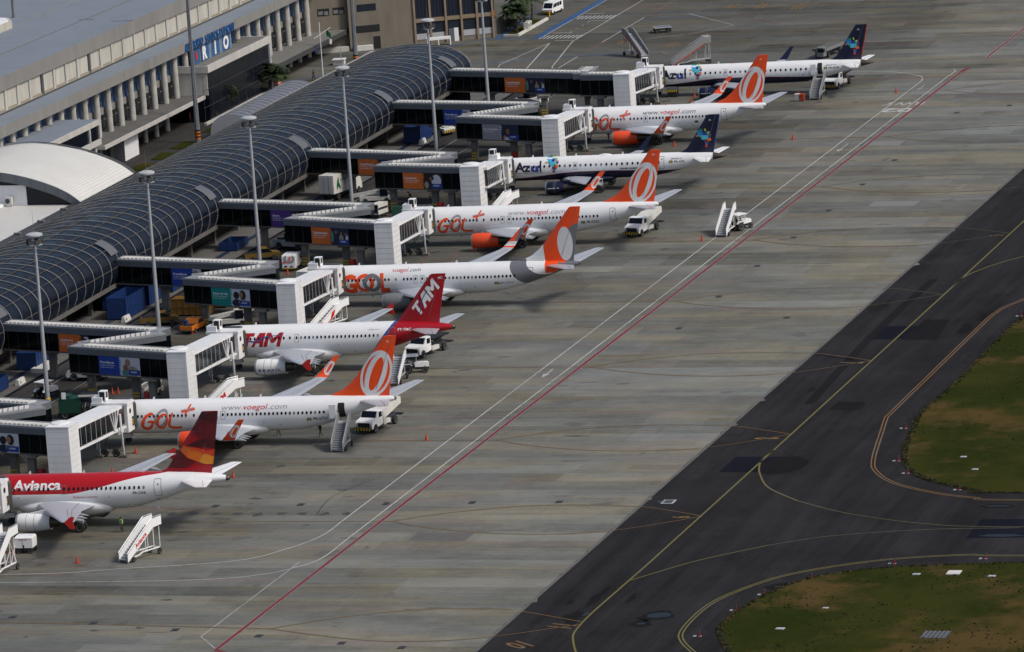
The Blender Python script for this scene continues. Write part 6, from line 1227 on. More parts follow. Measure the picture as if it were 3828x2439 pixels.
def baggage_cart(label, loc, rz, cover='off_white', grp=None):
    t = thing('baggage_cart', label, 'baggage cart', loc, rz, grp)
    mb = MB(); mb.box(-1.3, 1.3, -.7, .7, .55, .68, 'off_white'); mb.bar((1.3, 0, .5), (2.2, 0, .35), .06, 'dark_grey'); mb.build('bed', t)
    mb = MB(); mb.box(-1.3, 1.3, -.7, -.66, .68, 1.15, cover); mb.box(-1.3, 1.3, -.7, -.66, 1.5, 1.95, cover); mb.box(-1.3, 1.3, .66, .7, .68, 1.95, cover); mb.box(-1.3, 1.3, -.72, .72, 1.9, 2.02, cover)
    for x in (-1.3, 1.25): mb.box(x, x+.05, -.7, -.64, .68, 1.95, cover); mb.box(x, x+.05, .64, .7, .68, 1.95, cover)
    mb.build('canopy', t); mb = MB(); mb.box(-1.2, 1.2, -.62, .62, .7, 1.5, 'cloth_dark'); mb.build('load', t); wheels(t, [(-.9, -.55), (-.9, .55), (.9, -.55), (.9, .55)], .26, .14); return t
baggage_cart('white covered baggage cart behind the bridge corner of PR-GXQ', (-59.1, 145.3, 0), math.radians(75))
t = thing('baggage_dolly', 'empty flat dark-topped dolly standing alone on the far apron', 'dolly', (-61.8, 311.0, 0), math.radians(25)); mb = MB(); mb.box(-1.4, 1.4, -1.0, 1.0, .85, .95, 'fascia_grey'); mb.box(-1.5, 1.5, -1.06, -1.0, .82, .98, 'light_grey'); mb.box(-1.5, 1.5, 1.0, 1.06, .82, .98, 'light_grey'); mb.box(-1.5, -1.4, -1.0, 1.0, .82, .98, 'hazard_yellow'); mb.build('deck', t); mb = MB(); mb.box(-1.1, 1.1, -.1, .1, .4, .85, 'black'); mb.bar((-1.4, 0, .4), (-2.3, 0, .2), .06, 'dark_grey'); mb.build('frame', t); wheels(t, [(-1.0, -.85), (-1.0, .85), (1.0, -.85), (1.0, .85)], .42, .2)
def van(label, loc, rz, body='white_paint', bus=False, L=4.8, H=2.1, ring_=False, cat='van'):
    t = thing('van', label, cat, loc, rz); w2 = .92
    mb = MB(); mb.side([(L/2, .4), (L/2, .95), (L/2-.25, 1.15), (L/2-.95, H-.05), (L/2-1.2, H), (-L/2+.05, H), (-L/2, H-.15), (-L/2, .4)], -w2, w2, body); mb.build('body', t)
    mb = MB(); mb.hexa([(L/2-.27, -w2+.1), (L/2-.24, -w2+.1), (L/2-.24, w2-.1), (L/2-.27, w2-.1)], 1.16, H-.16, 'window_glass', [(L/2-.88, -w2+.15), (L/2-.84, -w2+.15), (L/2-.84, w2-.15), (L/2-.88, w2-.15)]); mb.build('windscreen', t)
    if bus:
        for k in range(3): mb = MB(); x = L/2-1.75-k*1.05; mb.box(x-.45, x+.45, -w2-.015, w2+.015, 1.25, H-.25, 'window_glass'); mb.build('window', t)
    mb = MB(); mb.box(L/2-1.35, L/2-.75, -w2-.015, w2+.015, 1.2, H-.4, 'window_glass'); mb.build('window', t)
    mb = MB(); chev(mb, L/2+.08, -w2, w2, .32, .68) if True else 0; mb.build('bumper', t)
    mb = MB(); mb.box(-L/2-.06, -L/2, -w2, w2, .32, .5, 'black'); mb.box(-L/2-.07, -L/2-.02, -w2, w2, .34, .46, 'hazard_yellow'); mb.build('rear_bumper', t)
    for y in (-w2+.12, w2-.12): mb = MB(); mb.box(L/2-.02, L/2+.03, y-.12, y+.12, .75, .92, 'light_grey'); mb.build('headlight', t)
    mb = MB(); mb.bar((L/2-.7, -w2-.2, 1.3), (L/2-.7, -w2, 1.3), .12, 'black'); mb.bar((L/2-.7, w2+.2, 1.3), (L/2-.7, w2, 1.3), .12, 'black'); mb.build('mirror', t)
    if ring_:
        fn = lambda u, v: (-L/2-.03, u, v)
        decal('emblem', t, [(shape2d([[ell(-.1, 1.7, .8, .62), ell(-.1, 1.85, .45, .40)[::-1]]]), 'logo_grey')], lambda u, v: (-L/2-.03, u, min(v, H-.02)), 0); decal('emblem', t, [(shape2d([ribbon(smooth_pts([(-.15, 2.05), (-.22, 1.8), (-.05, 1.5)]), .22)]), 'gol_orange'), (shape2d([ell(.6, 1.25, .28, .14)]), 'gol_orange')], lambda u, v: (-L/2-.045, u, v), 0)
        mb = MB(); mb.box(-L/2-.05, -L/2-.02, -.6, -.2, .62, .8, 'mid_grey'); mb.box(-L/2-.05, -L/2-.02, .2, .6, .62, .8, 'black'); mb.build('plate', t)
    wheels(t, [(L/2-.95, -w2+.08), (L/2-.95, w2-.08), (-L/2+.95, -w2+.08), (-L/2+.95, w2-.08)], .34, .2); return t
van('white minibus with yellow-black bumper by the yellow bollard near the office block', (-88.0, 335.4, 0), math.radians(-97), bus=True, L=5.0, H=2.15, cat='minibus')
van('small white van with grey and orange ring on its rear, by a striped pillar', (-59.6, 107.6, 0), math.radians(95), L=4.2, H=2.2, ring_=True)
t = thing('box_truck', 'white box truck with green leaf lettering behind a grey light pole', 'truck', (-70.3, 162.5, 0), math.radians(77)); mb = MB(); mb.box(-4.2, 1.8, -1.25, 1.25, 1.0, 3.7, 'off_white'); mb.build('cargo_box', t); mb = MB(); mb.box(-4.24, -4.19, -1.1, 1.1, 1.1, 3.5, 'off_white'); mb.box(-4.26, -4.22, -.45, -.38, 1.1, 3.5, 'mid_grey'); mb.box(-4.26, -4.22, .38, .45, 1.1, 3.5, 'mid_grey'); mb.build('door', t)
mb = MB(); mb.side([(3.9, .6), (3.9, 1.5), (3.4, 2.6), (2.0, 2.7), (2.0, .6)], -1.15, 1.15, 'off_white'); mb.build('cab', t); mb = MB(); mb.box(3.5, 3.85, -1, 1, 1.6, 2.3, 'window_glass'); mb.build('windscreen', t); mb = MB(); mb.box(-4, 3.6, -.6, .6, .6, 1.0, 'black'); mb.build('chassis', t); wheels(t, [(2.9, -1.05), (2.9, 1.05), (-2.8, -1.05), (-2.8, 1.05)], .48, .3)
decal('leaf_emblem', t, [(shape2d([ell(-3.0, 2.4, .25, .9, -.3)]), 'flag_green'), (shape2d([ell(-2.6, 2.0, .2, .6, .5)]), 'flag_green'), (text2d('greenfresh', .35, -2.2, 2.7, .0, .2, 2.6), 'flag_green')], lambda u, v: (u, -1.27, v), 0)
mat('shaded_yellow', (.15, .095, .010), .5, dirt=.5); mat('rust_yellow', (.20, .10, .012), .6, dirt=.6)  # car yellow is darkened, with the shade they stand in painted in
def pickup(label, loc, rz, body, load=None):
    t = thing('pickup', label, 'pickup', loc, rz); mb = MB(); mb.side([(2.5, .45), (2.5, .95), (1.4, 1.1), (.8, 1.7), (-.4, 1.72), (-.6, 1.1), (-2.5, 1.1), (-2.5, .45)], -.88, .88, body); mb.build('body', t)
    mb = MB(); mb.side([(1.32, 1.12), (.78, 1.62), (-.36, 1.64), (-.5, 1.12)], -.9, .9, 'window_glass'); mb.side([(1.42, 1.12), (.86, 1.66), (.80, 1.62), (1.34, 1.1)], -.78, .78, 'window_glass'); mb.build('window', t); mb = MB(); mb.box(-2.35, -.7, -.75, .75, 1.0, 1.12, 'black'); mb.build('load_bed', t)
    mb = MB(); mb.box(-2.56, -2.5, -.9, .9, .4, .6, 'dark_grey'); mb.build('bumper', t)
    if load: mb = MB(); mb.lathe([(.28, 1.1), (.28, 1.75), (.1, 1.8)], load, n=10, o=(-1.8, .2, 0)); mb.build('barrel', t)
    mb = MB(); mb.bar((-.3, 0, 1.74), (.3, 0, 1.74), .2, 'cone_orange', .12); mb.build('beacon', t); wheels(t, [(1.6, -.8), (1.6, .8), (-1.5, -.8), (-1.5, .8)], .36, .22); return t
pickup('orange pickup with a blue barrel in its bed beside the striped pillar', (-59.3, 66.0, 0), math.radians(85), 'orange_paint', 'container_blue'); pickup('yellow car with dark windows parked at the foot of a grey light pole', (-65.6, 70.4, 0), math.radians(20), 'shaded_yellow'); pickup('yellow car half hidden beyond the small white van', (-66.3, 114.2, 0), math.radians(30), 'shaded_yellow')
# pushback tugs and loaders
def tug(label, loc, rz, body='off_white', cab=True):
    t = thing('aircraft_tug', label, 'aircraft tug', loc, rz); mb = MB(); mb.side([(2.6, .45), (2.6, 1.1), (1.0, 1.35), (-2.4, 1.3), (-2.6, 1.0), (-2.6, .45)], -1.15, 1.15, body); mb.build('body', t)
    mb = MB(); mb.box(-.9, .5, -1.0, 1.0, 2.2, 2.3, 'off_white'); mb.build('canopy', t); mb = MB(); mb.box(-.8, .4, -.9, .9, 1.3, 2.2, 'window_glass'); mb.build('cab', t)
    mb = MB(); mb.box(-2.0, -1.1, -.9, .9, 1.3, 1.55, 'dark_grey'); mb.box(1.0, 2.2, -.8, .8, 1.2, 1.4, 'light_grey'); mb.build('deck', t); mb = MB(); chev(mb, 2.66, -1.1, 1.1, .5, .85); mb.build('bumper', t); wheels(t, [(1.6, -1.05), (1.6, 1.05), (-1.6, -1.05), (-1.6, 1.05)], .5, .35); return t
tug('low white aircraft tug under the bridge leg near the blue couple advertisement', (-63.0, 36.5, 0), math.radians(2)); tug('white aircraft tug parked under the farthest straight bridge', (-63.6, 238.3, 0), math.radians(-20)); tug('white low vehicle with yellow-black bumper under the concourse edge past the blue panels', (-71.4, 214, 0), math.radians(-30))
tug('grey tug hidden behind the white van beyond the purple advertisement', (-64.5, 122.5, 0), math.radians(-15), 'light_grey')
def belt_loader(label, loc, rz, body='off_white', belt='mid_grey', L=7.0, z0=.9, z1=1.9):
    t = thing('belt_loader', label, 'belt loader', loc, rz); mb = MB(); mb.side([(2.4, .4), (2.4, 1.0), (-2.4, 1.0), (-2.4, .4)], -.95, .95, body); mb.build('body', t)
    mb = MB(); mb.side([(-L/2, z0), (-L/2, z0+.22), (L/2, z1+.22), (L/2, z1)], -.6, .6, belt); mb.build('conveyor', t); mb = MB(); mb.side([(-L/2, z0-.05), (-L/2, z0+.36), (L/2, z1+.36), (L/2, z1-.05)], -.68, -.6, body); mb.side([(-L/2, z0-.05), (-L/2, z0+.36), (L/2, z1+.36), (L/2, z1-.05)], .6, .68, body); mb.build('side_rail', t)
    mb = MB(); mb.box(.6, 1.7, -1.0, -.2, 1.0, 2.1, 'window_glass'); mb.box(.5, 1.8, -1.05, -.15, 2.1, 2.2, body); mb.build('cab', t); wheels(t, [(1.5, -.85), (1.5, .85), (-1.6, -.85), (-1.6, .85)], .38, .25); return t
belt_loader('white belt loader with cab standing between the walking workers and the box truck', (-63.2, 157.0, 0), math.radians(12)); belt_loader('white van-bodied loader under the left bridge of PR-GTU with cones beside it', (-51.2, 25.6, 0), math.radians(80), L=5.2, z0=1.1, z1=1.5); belt_loader('grey-topped belt loader beside the pillar under the teal advertisement', (-55.4, 69.4, 0), math.radians(20), belt='light_grey', L=6.4)
tractor('dark tractor with white canopy at the foot of the leftmost light pole', (-64.6, 25.2, 0), math.radians(70))
t = thing('de_icing_rig', 'dark green service rig with hoses and a flat black roof behind the nearest bridge corner', 'service rig', (-56.0, 14.6, 0), math.radians(8)); mb = MB(); mb.box(-2.4, .4, -1.1, 1.1, .7, 2.5, 'green_paint'); mb.box(-2.2, -1.0, -.9, .9, 2.5, 2.8, 'green_paint'); mb.build('body', t); mb = MB(); mb.box(.2, 3.0, -1.2, 1.0, 2.75, 2.9, 'black'); mb.box(.2, 3.0, -1.25, -1.18, 2.7, 2.95, 'off_white'); mb.build('roof', t); mb = MB(); mb.box(.4, 2.6, -.9, .9, .6, 2.0, 'dark_grey')
for k in range(6): mb.tube([(.5+k*.35, -1.0, .8), (.6+k*.35, -1.3, 1.4+.1*(k % 3)), (.7+k*.35, -1.0, 2.0)], .07, 'mid_grey' if k % 2 else 'black', 6)
mb.build('pump', t); mb = MB(); mb.box(-2.6, 2.8, -1, 1, .4, .7, 'black'); mb.box(-1.9, -1.4, -1.2, -1.1, 2.5, 3.3, 'white_paint'); mb.build('chassis', t); wheels(t, [(1.7, -.9), (1.7, .9), (-1.7, -.9), (-1.7, .9)], .45, .3)
t = thing('lift_frame', 'small dark wheeled rig with black and yellow front under the nose of PR-AUB', 'service rig', (-42.4, 245.2, 0), math.radians(-80)); mb = MB(); mb.box(-1.2, 1.2, -.8, .8, .8, 1.6, 'fascia_grey'); mb.build('body', t); mb = MB(); chev(mb, 1.26, -.85, .85, .8, 1.2); mb.build('bumper', t); mb = MB(); mb.box(-1.1, 1.1, -.7, .7, .4, .8, 'black'); mb.build('chassis', t); wheels(t, [(.9, -.7), (.9, .7), (-.9, -.7), (-.9, .7)], .35, .2)
t = thing('canopy_trolley', 'grey flat-roofed loader parked beyond the farthest airliner tail', 'loader', (-26.2, 282.5, 0), math.radians(80)); mb = MB(); mb.box(-3.6, 3.2, -1.2, 1.2, 1.2, 1.6, 'dark_concrete'); mb.box(-3.7, 3.3, -1.3, -1.2, 1.2, 1.7, 'mid_grey'); mb.build('deck', t); mb = MB(); mb.box(-4.8, -3.6, -1.2, 0, .5, 2.0, 'mid_grey'); mb.box(-4.82, -4.2, -1.22, -.2, 1.2, 1.8, 'window_glass'); mb.build('cab', t); mb = MB(); mb.box(-3.5, 3, -.8, .8, .5, 1.2, 'black'); mb.build('chassis', t); wheels(t, [(2.2, -1), (2.2, 1), (-2.4, -1), (-2.4, 1)], .42, .3)
t = thing('catering_box', 'white box vehicle with orange rear beside the cab of PR-AZL bridge', 'service vehicle', (-54.6, 168.6, 0), math.radians(4)); mb = MB(); mb.box(-1.7, 1.3, -1.0, 1.0, .7, 2.3, 'off_white'); mb.box(-1.75, 1.3, -1.02, 1.02, 1.9, 2.0, 'mid_grey'); mb.build('body', t); mb = MB(); mb.box(1.3, 2.3, -1.0, 1.0, .7, 2.3, 'orange_paint'); mb.build('rear', t); wheels(t, [(-1.1, -.85), (-1.1, .85), (1.5, -.85), (1.5, .85)], .35, .2)
# blue and yellow containers
def container(label, loc, rz, L, w_, h, m, grp, open_=True):
    t = thing('container', label, 'container', loc, rz, grp); mb = MB()
    for a in ((-L/2, L/2, -w_/2, -w_/2+.06), (-L/2, L/2, w_/2-.06, w_/2)): mb.box(a[0], a[1], a[2], a[3], .15, h, m)
    mb.box(-L/2, -L/2+.06, -w_/2+.06, w_/2-.06, .15, h, m); mb.box(L/2-.06, L/2, -w_/2+.06, w_/2-.06, .15, h, m); mb.box(-L/2+.06, L/2-.06, -w_/2+.06, w_/2-.06, .1, .3, 'black'); mb.build('body', t)
    mb = MB()
    for k in range(int(L/.9)+1): x = -L/2+k*.9; mb.box(x-.04, x+.04, -w_/2-.05, -w_/2, .15, h, m); mb.box(x-.04, x+.04, w_/2, w_/2+.05, .15, h, m)
    mb.box(-L/2-.04, L/2+.04, -w_/2-.06, -w_/2, h-.1, h+.03, m); mb.box(-L/2-.04, L/2+.04, w_/2, w_/2+.06, h-.1, h+.03, m); mb.box(-L/2, L/2, -w_/2-.05, -w_/2, h*.5, h*.5+.08, m); mb.build('ribs', t)
    if not open_: mb = MB(); mb.box(-L/2+.06, L/2-.06, -w_/2+.06, w_/2-.06, h-.15, h-.02, m); mb.build('lid', t)
    return t
G_ = 'blue waste containers along the service lane'
for i, (x, y, L, h, lb) in enumerate(((-72.4, 76.5, 7.5, 3.0, 'blue open container nearest the yellow car and light pole'), (-72.6, 85.5, 6.5, 3.1, 'second blue open container behind the light pole'), (-72.4, 94.0, 6.0, 2.4, 'blue container visible right of the pole below the blue advertisement'), (-75.4, 83.0, 8, 2.6, 'blue container deeper under the glass concourse'), (-73.2, 122.5, 5, 1.2, 'low blue container beneath the purple advertisement bridge'), (-73.2, 44.6, 6.5, 2.3, 'blue container under the bridge leg with the small orange advertisement'), (-73.0, 29.0, 4, 1.8, 'blue container at the left picture edge below the bridge'), (-72.8, 208.0, 6, 2.6, 'blue container in the dark below the second farthest bridge'))):
    container(lb, (x, y, .1), PI/2, L, 2.6, h, 'container_blue', G_)
mb = MB(); mb.box(-.9, .9, -2.6, 2.6, 0, .5, 'off_white'); o = mb.build('barrier_block'); o.location = (-71.3, 42.6, .1); tag(o, 'long whitewashed concrete block at the foot of the blue container', 'barrier')
for i, (x, y, lb) in enumerate(((-71.0, 72.2, 'white concrete barrier below the nearest blue container'), (-71.0, 33.2, 'white concrete barrier beside the service lane at far left'), (-71.2, 205, 'pale concrete barrier near the dark blue container under the second farthest bridge'))):
    mb = MB(); mb.side([(-.35, 0), (-.15, .75), (.15, .75), (.35, 0)], -1.1, 1.1, 'off_white'); mb.box(-.36, .36, -.6, -.5, .2, .5, 'mid_grey'); o = mb.build('barrier_block'); o.location = (x, y, .1); tag(o, lb, 'barrier', 'concrete barriers by the service lane')
container('yellow slatted container in shade behind the teal advertisement bridge', (-63.2, 76.8, 0), 0, 5.2, 2.3, 2.3, 'rust_yellow', None, False); container('smaller brownish crate standing behind the yellow slatted container', (-61.5, 81.8, 0), 0, 3.0, 2, 2.0, 'rust_yellow', None, False)
container('beige boxy equipment case behind the grey-swirl airliner bridge cab', (-53.5, 96.5, 0), math.radians(80), 3.2, 1.9, 2.0, 'off_white', None, False)
t = thing('hopper', 'dark green covered bin behind the bridge cab of PR-GXQ', 'bin', (-55.3, 143.0, 0), .2); mb = MB(); mb.hexa([(-1.1, -.8), (1.1, -.8), (1.1, .8), (-1.1, .8)], .3, 1.9, 'green_paint', [(-.9, -.6), (.9, -.6), (.9, .6), (-.9, .6)]); mb.build('body', t); wheels(t, [(-.8, -.7), (.8, -.7), (-.8, .7), (.8, .7)], .25, .15)
for x, y, m, lb in ((-20.5, 238.1, 'off_white', 'white wheeled bin beside the orange bin'), (-19.7, 238.0, 'cone_orange', 'orange wheeled bin beside the white bin')):
    t = thing('waste_bin', lb, 'bin', (x, y, 0)); mb = MB(); mb.hexa([(-.28, -.3), (.28, -.3), (.28, .3), (-.28, .3)], .1, 1.05, m, [(-.34, -.38), (.34, -.38), (.34, .38), (-.34, .38)]); mb.build('body', t); mb = MB(); mb.box(-.37, .37, -.42, .42, 1.05, 1.12, m); mb.build('lid', t)
# fire extinguisher trolleys (red) and cones
for i, (x, y) in enumerate(((-47.6, -21.0), (-49.6, 21.2), (-49.7, 63.5), (-50.2, 105.2), (-50.5, 147.0), (-51.5, 187.8))):
    if i == 0:
        t = thing('fire_extinguisher_cart', 'red fire extinguisher cart standing by a bridge pillar', 'fire extinguisher', (x, y, 0), 0, 'red fire extinguisher carts under the bridges'); mb = MB(); mb.lathe([(.3, .3), (.32, .5), (.32, 1.4), (.2, 1.6), (.05, 1.7)], 'red_paint', n=12); mb.build('cylinder', t); mb = MB(); mb.box(-.5, .5, .3, .36, .2, 1.6, 'red_paint'); mb.build('frame', t); wheels(t, [(0, -.45), (0, .45)], .25, .1); f0 = t
    else: copy_tree(f0, (x, y, 0))
cones = [(-28.8, -59.6, 'orange cone with white bands in front of the nearest airliner near its stairs', 1), (-24.9, -18.3, 'orange cone beside the tail cone of the nearest red airliner', 0), (-7.3, .8, 'orange cone on the lead-in line just left of the white road lines, below centre', 0), (-5.9, 123.8, 'orange cone left of the stairs towed by a tractor', 1), (-12.7, 203.4, 'orange cone on the dark concrete right of the short airliner tail', 0), (-6.2, 244.1, 'orange cone far right at the top yellow line', 0),
  (-38.6, 244.0, 'orange cone left of the farthest dark engine', 0), (-37.8, 239.0, 'orange cone with white band in front of the farthest dark engine', 1), (-41.5, -5.5, 'orange cone under the forward fuselage of PR-GTU', 0), (-40.5, -16.5, 'orange cone behind the red-topped airliner wing', 0), (-58.9, 64.2, 'orange and white cone behind the orange pickup', 1), (-56.6, 27.6, 'white-topped cone left of the pair under the left bridge', 1), (-55.9, 27.8, 'orange cone right beside the white-topped cone under the left bridge', 0), (-53.2, 28.2, 'white cone near the van-bodied loader', 1), (-26.9, 241.6, 'orange cone under the wing root of PR-AUB', 0), (-21.4, 242.2, 'orange cone beside the rear wheels area of PR-AUB', 0), (-36.9, 118.3, 'orange cone lying near the orange engine of PR-GXQ', 0), (-30.0, 199.5, 'orange cone under the short airliner near its engine', 0), (-59.0, 103.6, 'orange cone standing at the striped pillar by the small van', 0)]
def cone(band):
    mb = MB(); mb.box(-.24, .24, -.24, .24, -.01, .04, 'cone_orange'); mb.lathe([(.19, .04), (.035, .85), (.0, .86)], 'cone_orange', n=12)
    b = mb.build('traffic_cone');
    mb = MB()
    for z0, z1 in (((.30, .45), (.55, .68)) if band else ((.5, .6),)): mb.lathe([(.197-.185*(z0-.04)/.81, z0), (.197-.185*(z1-.04)/.81, z1)], 'white_paint', n=12, caps=False)
    mb.build('band', b); return b
c0 = [cone(0), cone(1)]; used = [0, 0]
for x, y, lb, k in cones:
    if not used[k]: o = c0[k]; used[k] = 1
    else: o = copy_tree(c0[k])
    o.location = (x, y, 0); tag(o, lb, 'traffic cone', 'traffic cones around the airliners')
# ================================================================== PEOPLE
mat('trousers', (.014, .015, .02), .85); mat('vest_green', (.06, .34, .06), .6); mat('vest_reflect', (.55, .58, .30), .5); mat('shirt_blue', (.06, .20, .30), .8); mat('overall_green', (.014, .045, .035), .85); mat('shirt_dark', (.03, .02, .02), .85); mat('shirt_orange', (.25, .05, .01), .8)
def person(label, loc, rz, shirt, stride=0.0, bend=0.0, vest=None, hair='hair_dark', legs='trousers'):
    J = {'pelvis': (0, 0, .95), 'chest': (.04+bend*.5, 0, 1.32-bend*.1), 'neck': (.05+bend*.75, 0, 1.50-bend*.25), 'head': (.09+bend*.95, 0, 1.64-bend*.35)}
    V = []; R = []; Ed = []
    def v(p, r): V.append(p); R.append(r); return len(V)-1
    pe = v((0, 0, .95), .15); wa = v((bend*.2, 0, 1.12), .135); ch = v(J['chest'], .165); nk = v(J['neck'], .06); hb = v((J['head'][0]-.01, 0, J['head'][2]-.06), .085); hd = v(J['head'], .1); ht = v((J['head'][0]-.01, 0, J['head'][2]+.09), .075)
    Ed += [(pe, wa), (wa, ch), (ch, nk), (nk, hb), (hb, hd), (hd, ht)]; no = v((J['head'][0]+.115, 0, J['head'][2]-.0), .018); Ed.append((hd, no))
    hands = []
    for s in (-1, 1):
        k = stride*s; hp = v((0, s*.10, .88), .105); kn = v((k*.55+.03, s*.105, .50), .07); an = v((k*.9-.02-(.12 if k < 0 else 0), s*.105, .09), .045); fo = v((k*.9+.15-(.12 if k < 0 else 0), s*.12, .04), .04); Ed += [(pe, hp), (hp, kn), (kn, an), (an, fo)]
        c = J['chest']; sh = v((c[0], s*.20, c[2]+.10), .065); el = v((c[0]-k*.3+.02, s*.27, c[2]-.20), .048); wr_ = v((c[0]-k*.5+.12, s*.27, c[2]-.43), .034); pa = v((c[0]-k*.5+.14, s*.27, c[2]-.50), .036); Ed += [(ch, sh), (sh, el), (el, wr_), (wr_, pa)]
        for f in range(5):
            a = (f-2)*.014; b1 = v((c[0]-k*.5+.13+a*(1.6 if f else 2.2), s*(.27-(.02 if f == 0 else 0)), c[2]-.55+(.03 if f == 0 else 0)), .010); b2 = v((c[0]-k*.5+.145+a*2.2, s*(.265-(.03 if f == 0 else 0)), c[2]-.60+(.04 if f == 0 else .006*abs(f-3))), .008); Ed += [(pa, b1), (b1, b2)]
        hands.append(wr_)
    me = bpy.data.meshes.new('person'); me.from_pydata(V, Ed, []); o = bpy.data.objects.new('person', me); C.objects.link(o); md = o.modifiers.new('s', 'SKIN'); md.use_smooth_shade = True; sv = me.skin_vertices[0].data
    for i, r in enumerate(R): sv[i].radius = (r, r*(1.25 if i in (pe, wa, ch) else 1)); sv[i].use_root = (i == pe)
    o.modifiers.new('d', 'SUBSURF').levels = 1; o.modifiers['d'].render_levels = 1
    dg = bpy.context.evaluated_depsgraph_get(); m2 = bpy.data.meshes.new_from_object(o.evaluated_get(dg)); o.modifiers.clear(); o.data = m2
    for m in (shirt, legs, 'skin_tan', 'black'): m2.materials.append(MATS[m])
    for p in m2.polygons:
        z = p.center.z; yy_ = abs(p.center.y); p.use_smooth = True; hx = p.center.x
        p.material_index = 3 if z < .10 else 1 if z < .93 and not (yy_ > .2 and z > .6) else 2 if (z > J['neck'][2]-.01 and yy_ < .16) or (yy_ > .2 and z < J['chest'][2]-.22) else 0
    tag(o, label, 'person'); o.location = loc; o.rotation_euler = (0, 0, rz); h = J['head']
    mb = MB(); mb.lathe([(.112, h[2]-.02), (.118, h[2]+.05), (.085, h[2]+.14), (.0, h[2]+.165)], hair, n=12, o=(h[0]-.025, 0, 0)); mb.build('hair', o, True)
    mb = MB(); [mb.box(h[0]+.088, h[0]+.104, y-.014, y+.014, h[2]+.005, h[2]+.022, 'black') for y in (-.036, .036)]; mb.box(h[0]+.085, h[0]+.098, -.028, .028, h[2]-.062, h[2]-.052, 'logo_red'); mb.build('face', o)
    if vest:
        c = J['chest']; mb = MB(); mb.lathe([(.215, 1.0), (.225, 1.2), (.23, 1.40), (.12, 1.50)], vest, n=14, caps=False, o=(c[0]*.7, 0, 0)); mb.X = Matrix.Identity(4); mb.lathe([(.229, 1.12), (.231, 1.18)], 'vest_reflect', n=14, caps=False, o=(c[0]*.7, 0, 0)); mb.lathe([(.233, 1.28), (.234, 1.34)], 'vest_reflect', n=14, caps=False, o=(c[0]*.7, 0, 0)); mb.build('vest', o, True)
    return o
person('person in dark clothes and green reflective vest standing behind the nearest airliner wing', (-28.8, -45.2, 0), math.radians(-150), 'shirt_dark', .1, 0, 'vest_green')
person('person in dark green overalls walking away near the striped pillar', (-53.9, 153.6, 0), math.radians(100), 'overall_green', .3); person('person in dark green overalls bending over beyond the bridge cab', (-57.7, 156.0, 0), math.radians(200), 'overall_green', .1, .3)
person('person in dark trousers striding under the belly of PR-GTU', (-26.6, 3.4, 0), math.radians(-60), 'shirt_dark', .45); person('person in dark trousers walking under the rear belly of PR-GTU', (-21.2, 3.0, 0), math.radians(-120), 'shirt_dark', .3)
person('person in blue shirt standing beyond the palms beside the minibus', (-91.8, 341.5, 0), math.radians(-60), 'shirt_blue', .1); person('person in dark clothes with orange bag by the flagpole near the glass concourse', (-109.5, 268.0, 0), math.radians(-30), 'shirt_dark', .15, 0)
person('person in dark clothes under the nose of the short orange-tailed airliner', (-42.0, 206.0, 0), math.radians(-90), 'shirt_dark', .2); person('person in orange shirt under the left terminal canopy', (-117.2, 229.0, 0), 0, 'shirt_orange', .1); person('person crouching beyond the wing of the navy-bellied PR-AZL', (-35.0, 184.0, 0), math.radians(90), 'shirt_blue', .1, .25)
person('person driving the small tractor beside the red line', (-2.95, 131.0, .12), math.radians(62), 'shirt_dark', .35, .05)
# ================================================================== POLES, FLAGS, SIGNS
mat('mast_grey', (.20, .215, .235), .6, dirt=.4)
for x, y, lb in ((-109.4, 210.6, 'thick grey mast with yellow-black base in front of the terminal canopy'), (-106.5, 281.6, 'thick grey mast with yellow-black base before the office block')):
    t = thing('mast', lb, 'mast', (x, y, 0)); mb = MB(); mb.lathe([(.42, -.02), (.36, 6), (.24, 22), (.18, 34)], 'mast_grey', n=12); mb.build('pole', t, True)
    for k in range(3): mb = MB(); mb.lathe([(.44, .5+k*.5), (.44, .75+k*.5)], 'orange_paint' if 1 else '', n=12, caps=False); mb.lathe([(.445, .75+k*.5), (.445, 1.0+k*.5)], 'black', n=12, caps=False); mb.build('band', t)
    mb = MB(); mb.bar((.3, -.25, 2), (.2, -.2, 33), .05, 'mid_grey')
    for k in range(60): mb.box(.18, .5-.003*k, -.3, -.26, 2+k*.5, 2.05+k*.5, 'mid_grey')
    mb.build('ladder', t)
t = thing('flagpole', 'white flagpole with yardarm and drooping flags behind the glass concourse', 'flagpole', (-108.7, 270.6, 0)); mb = MB(); mb.lathe([(.09, 0), (.05, 9.2)], 'white_paint', n=8); mb.bar((-.9, -.6, 6.6), (1.6, .9, 8.2), .07, 'white_paint'); mb.build('pole', t)
def flagmesh(x, y, z, w_, h, m, m2=None):
    mb = MB(); n = 8; vs = []; 
    for i in range(n+1):
        for j in range(5): s = i/n; vs.append((x+w_*s*.55, y+.12*math.sin(s*7+j*.6), z-h*j/4-s*w_*.5+.05*math.sin(j+s*5)))
    mb.add(vs, [[i*5+j, (i+1)*5+j, (i+1)*5+j+1, i*5+j+1] for i in range(n) for j in range(4)], m); return mb
flagmesh(.9, .5, 8.0, 1.4, 1.0, 'flag_green').build('flag', t); flagmesh(1.2, .7, 6.7, .9, 1.0, 'white_paint').build('flag', t); flagmesh(-.9, -.5, 5.4, .5, 1.2, 'azul_blue').build('flag', t)
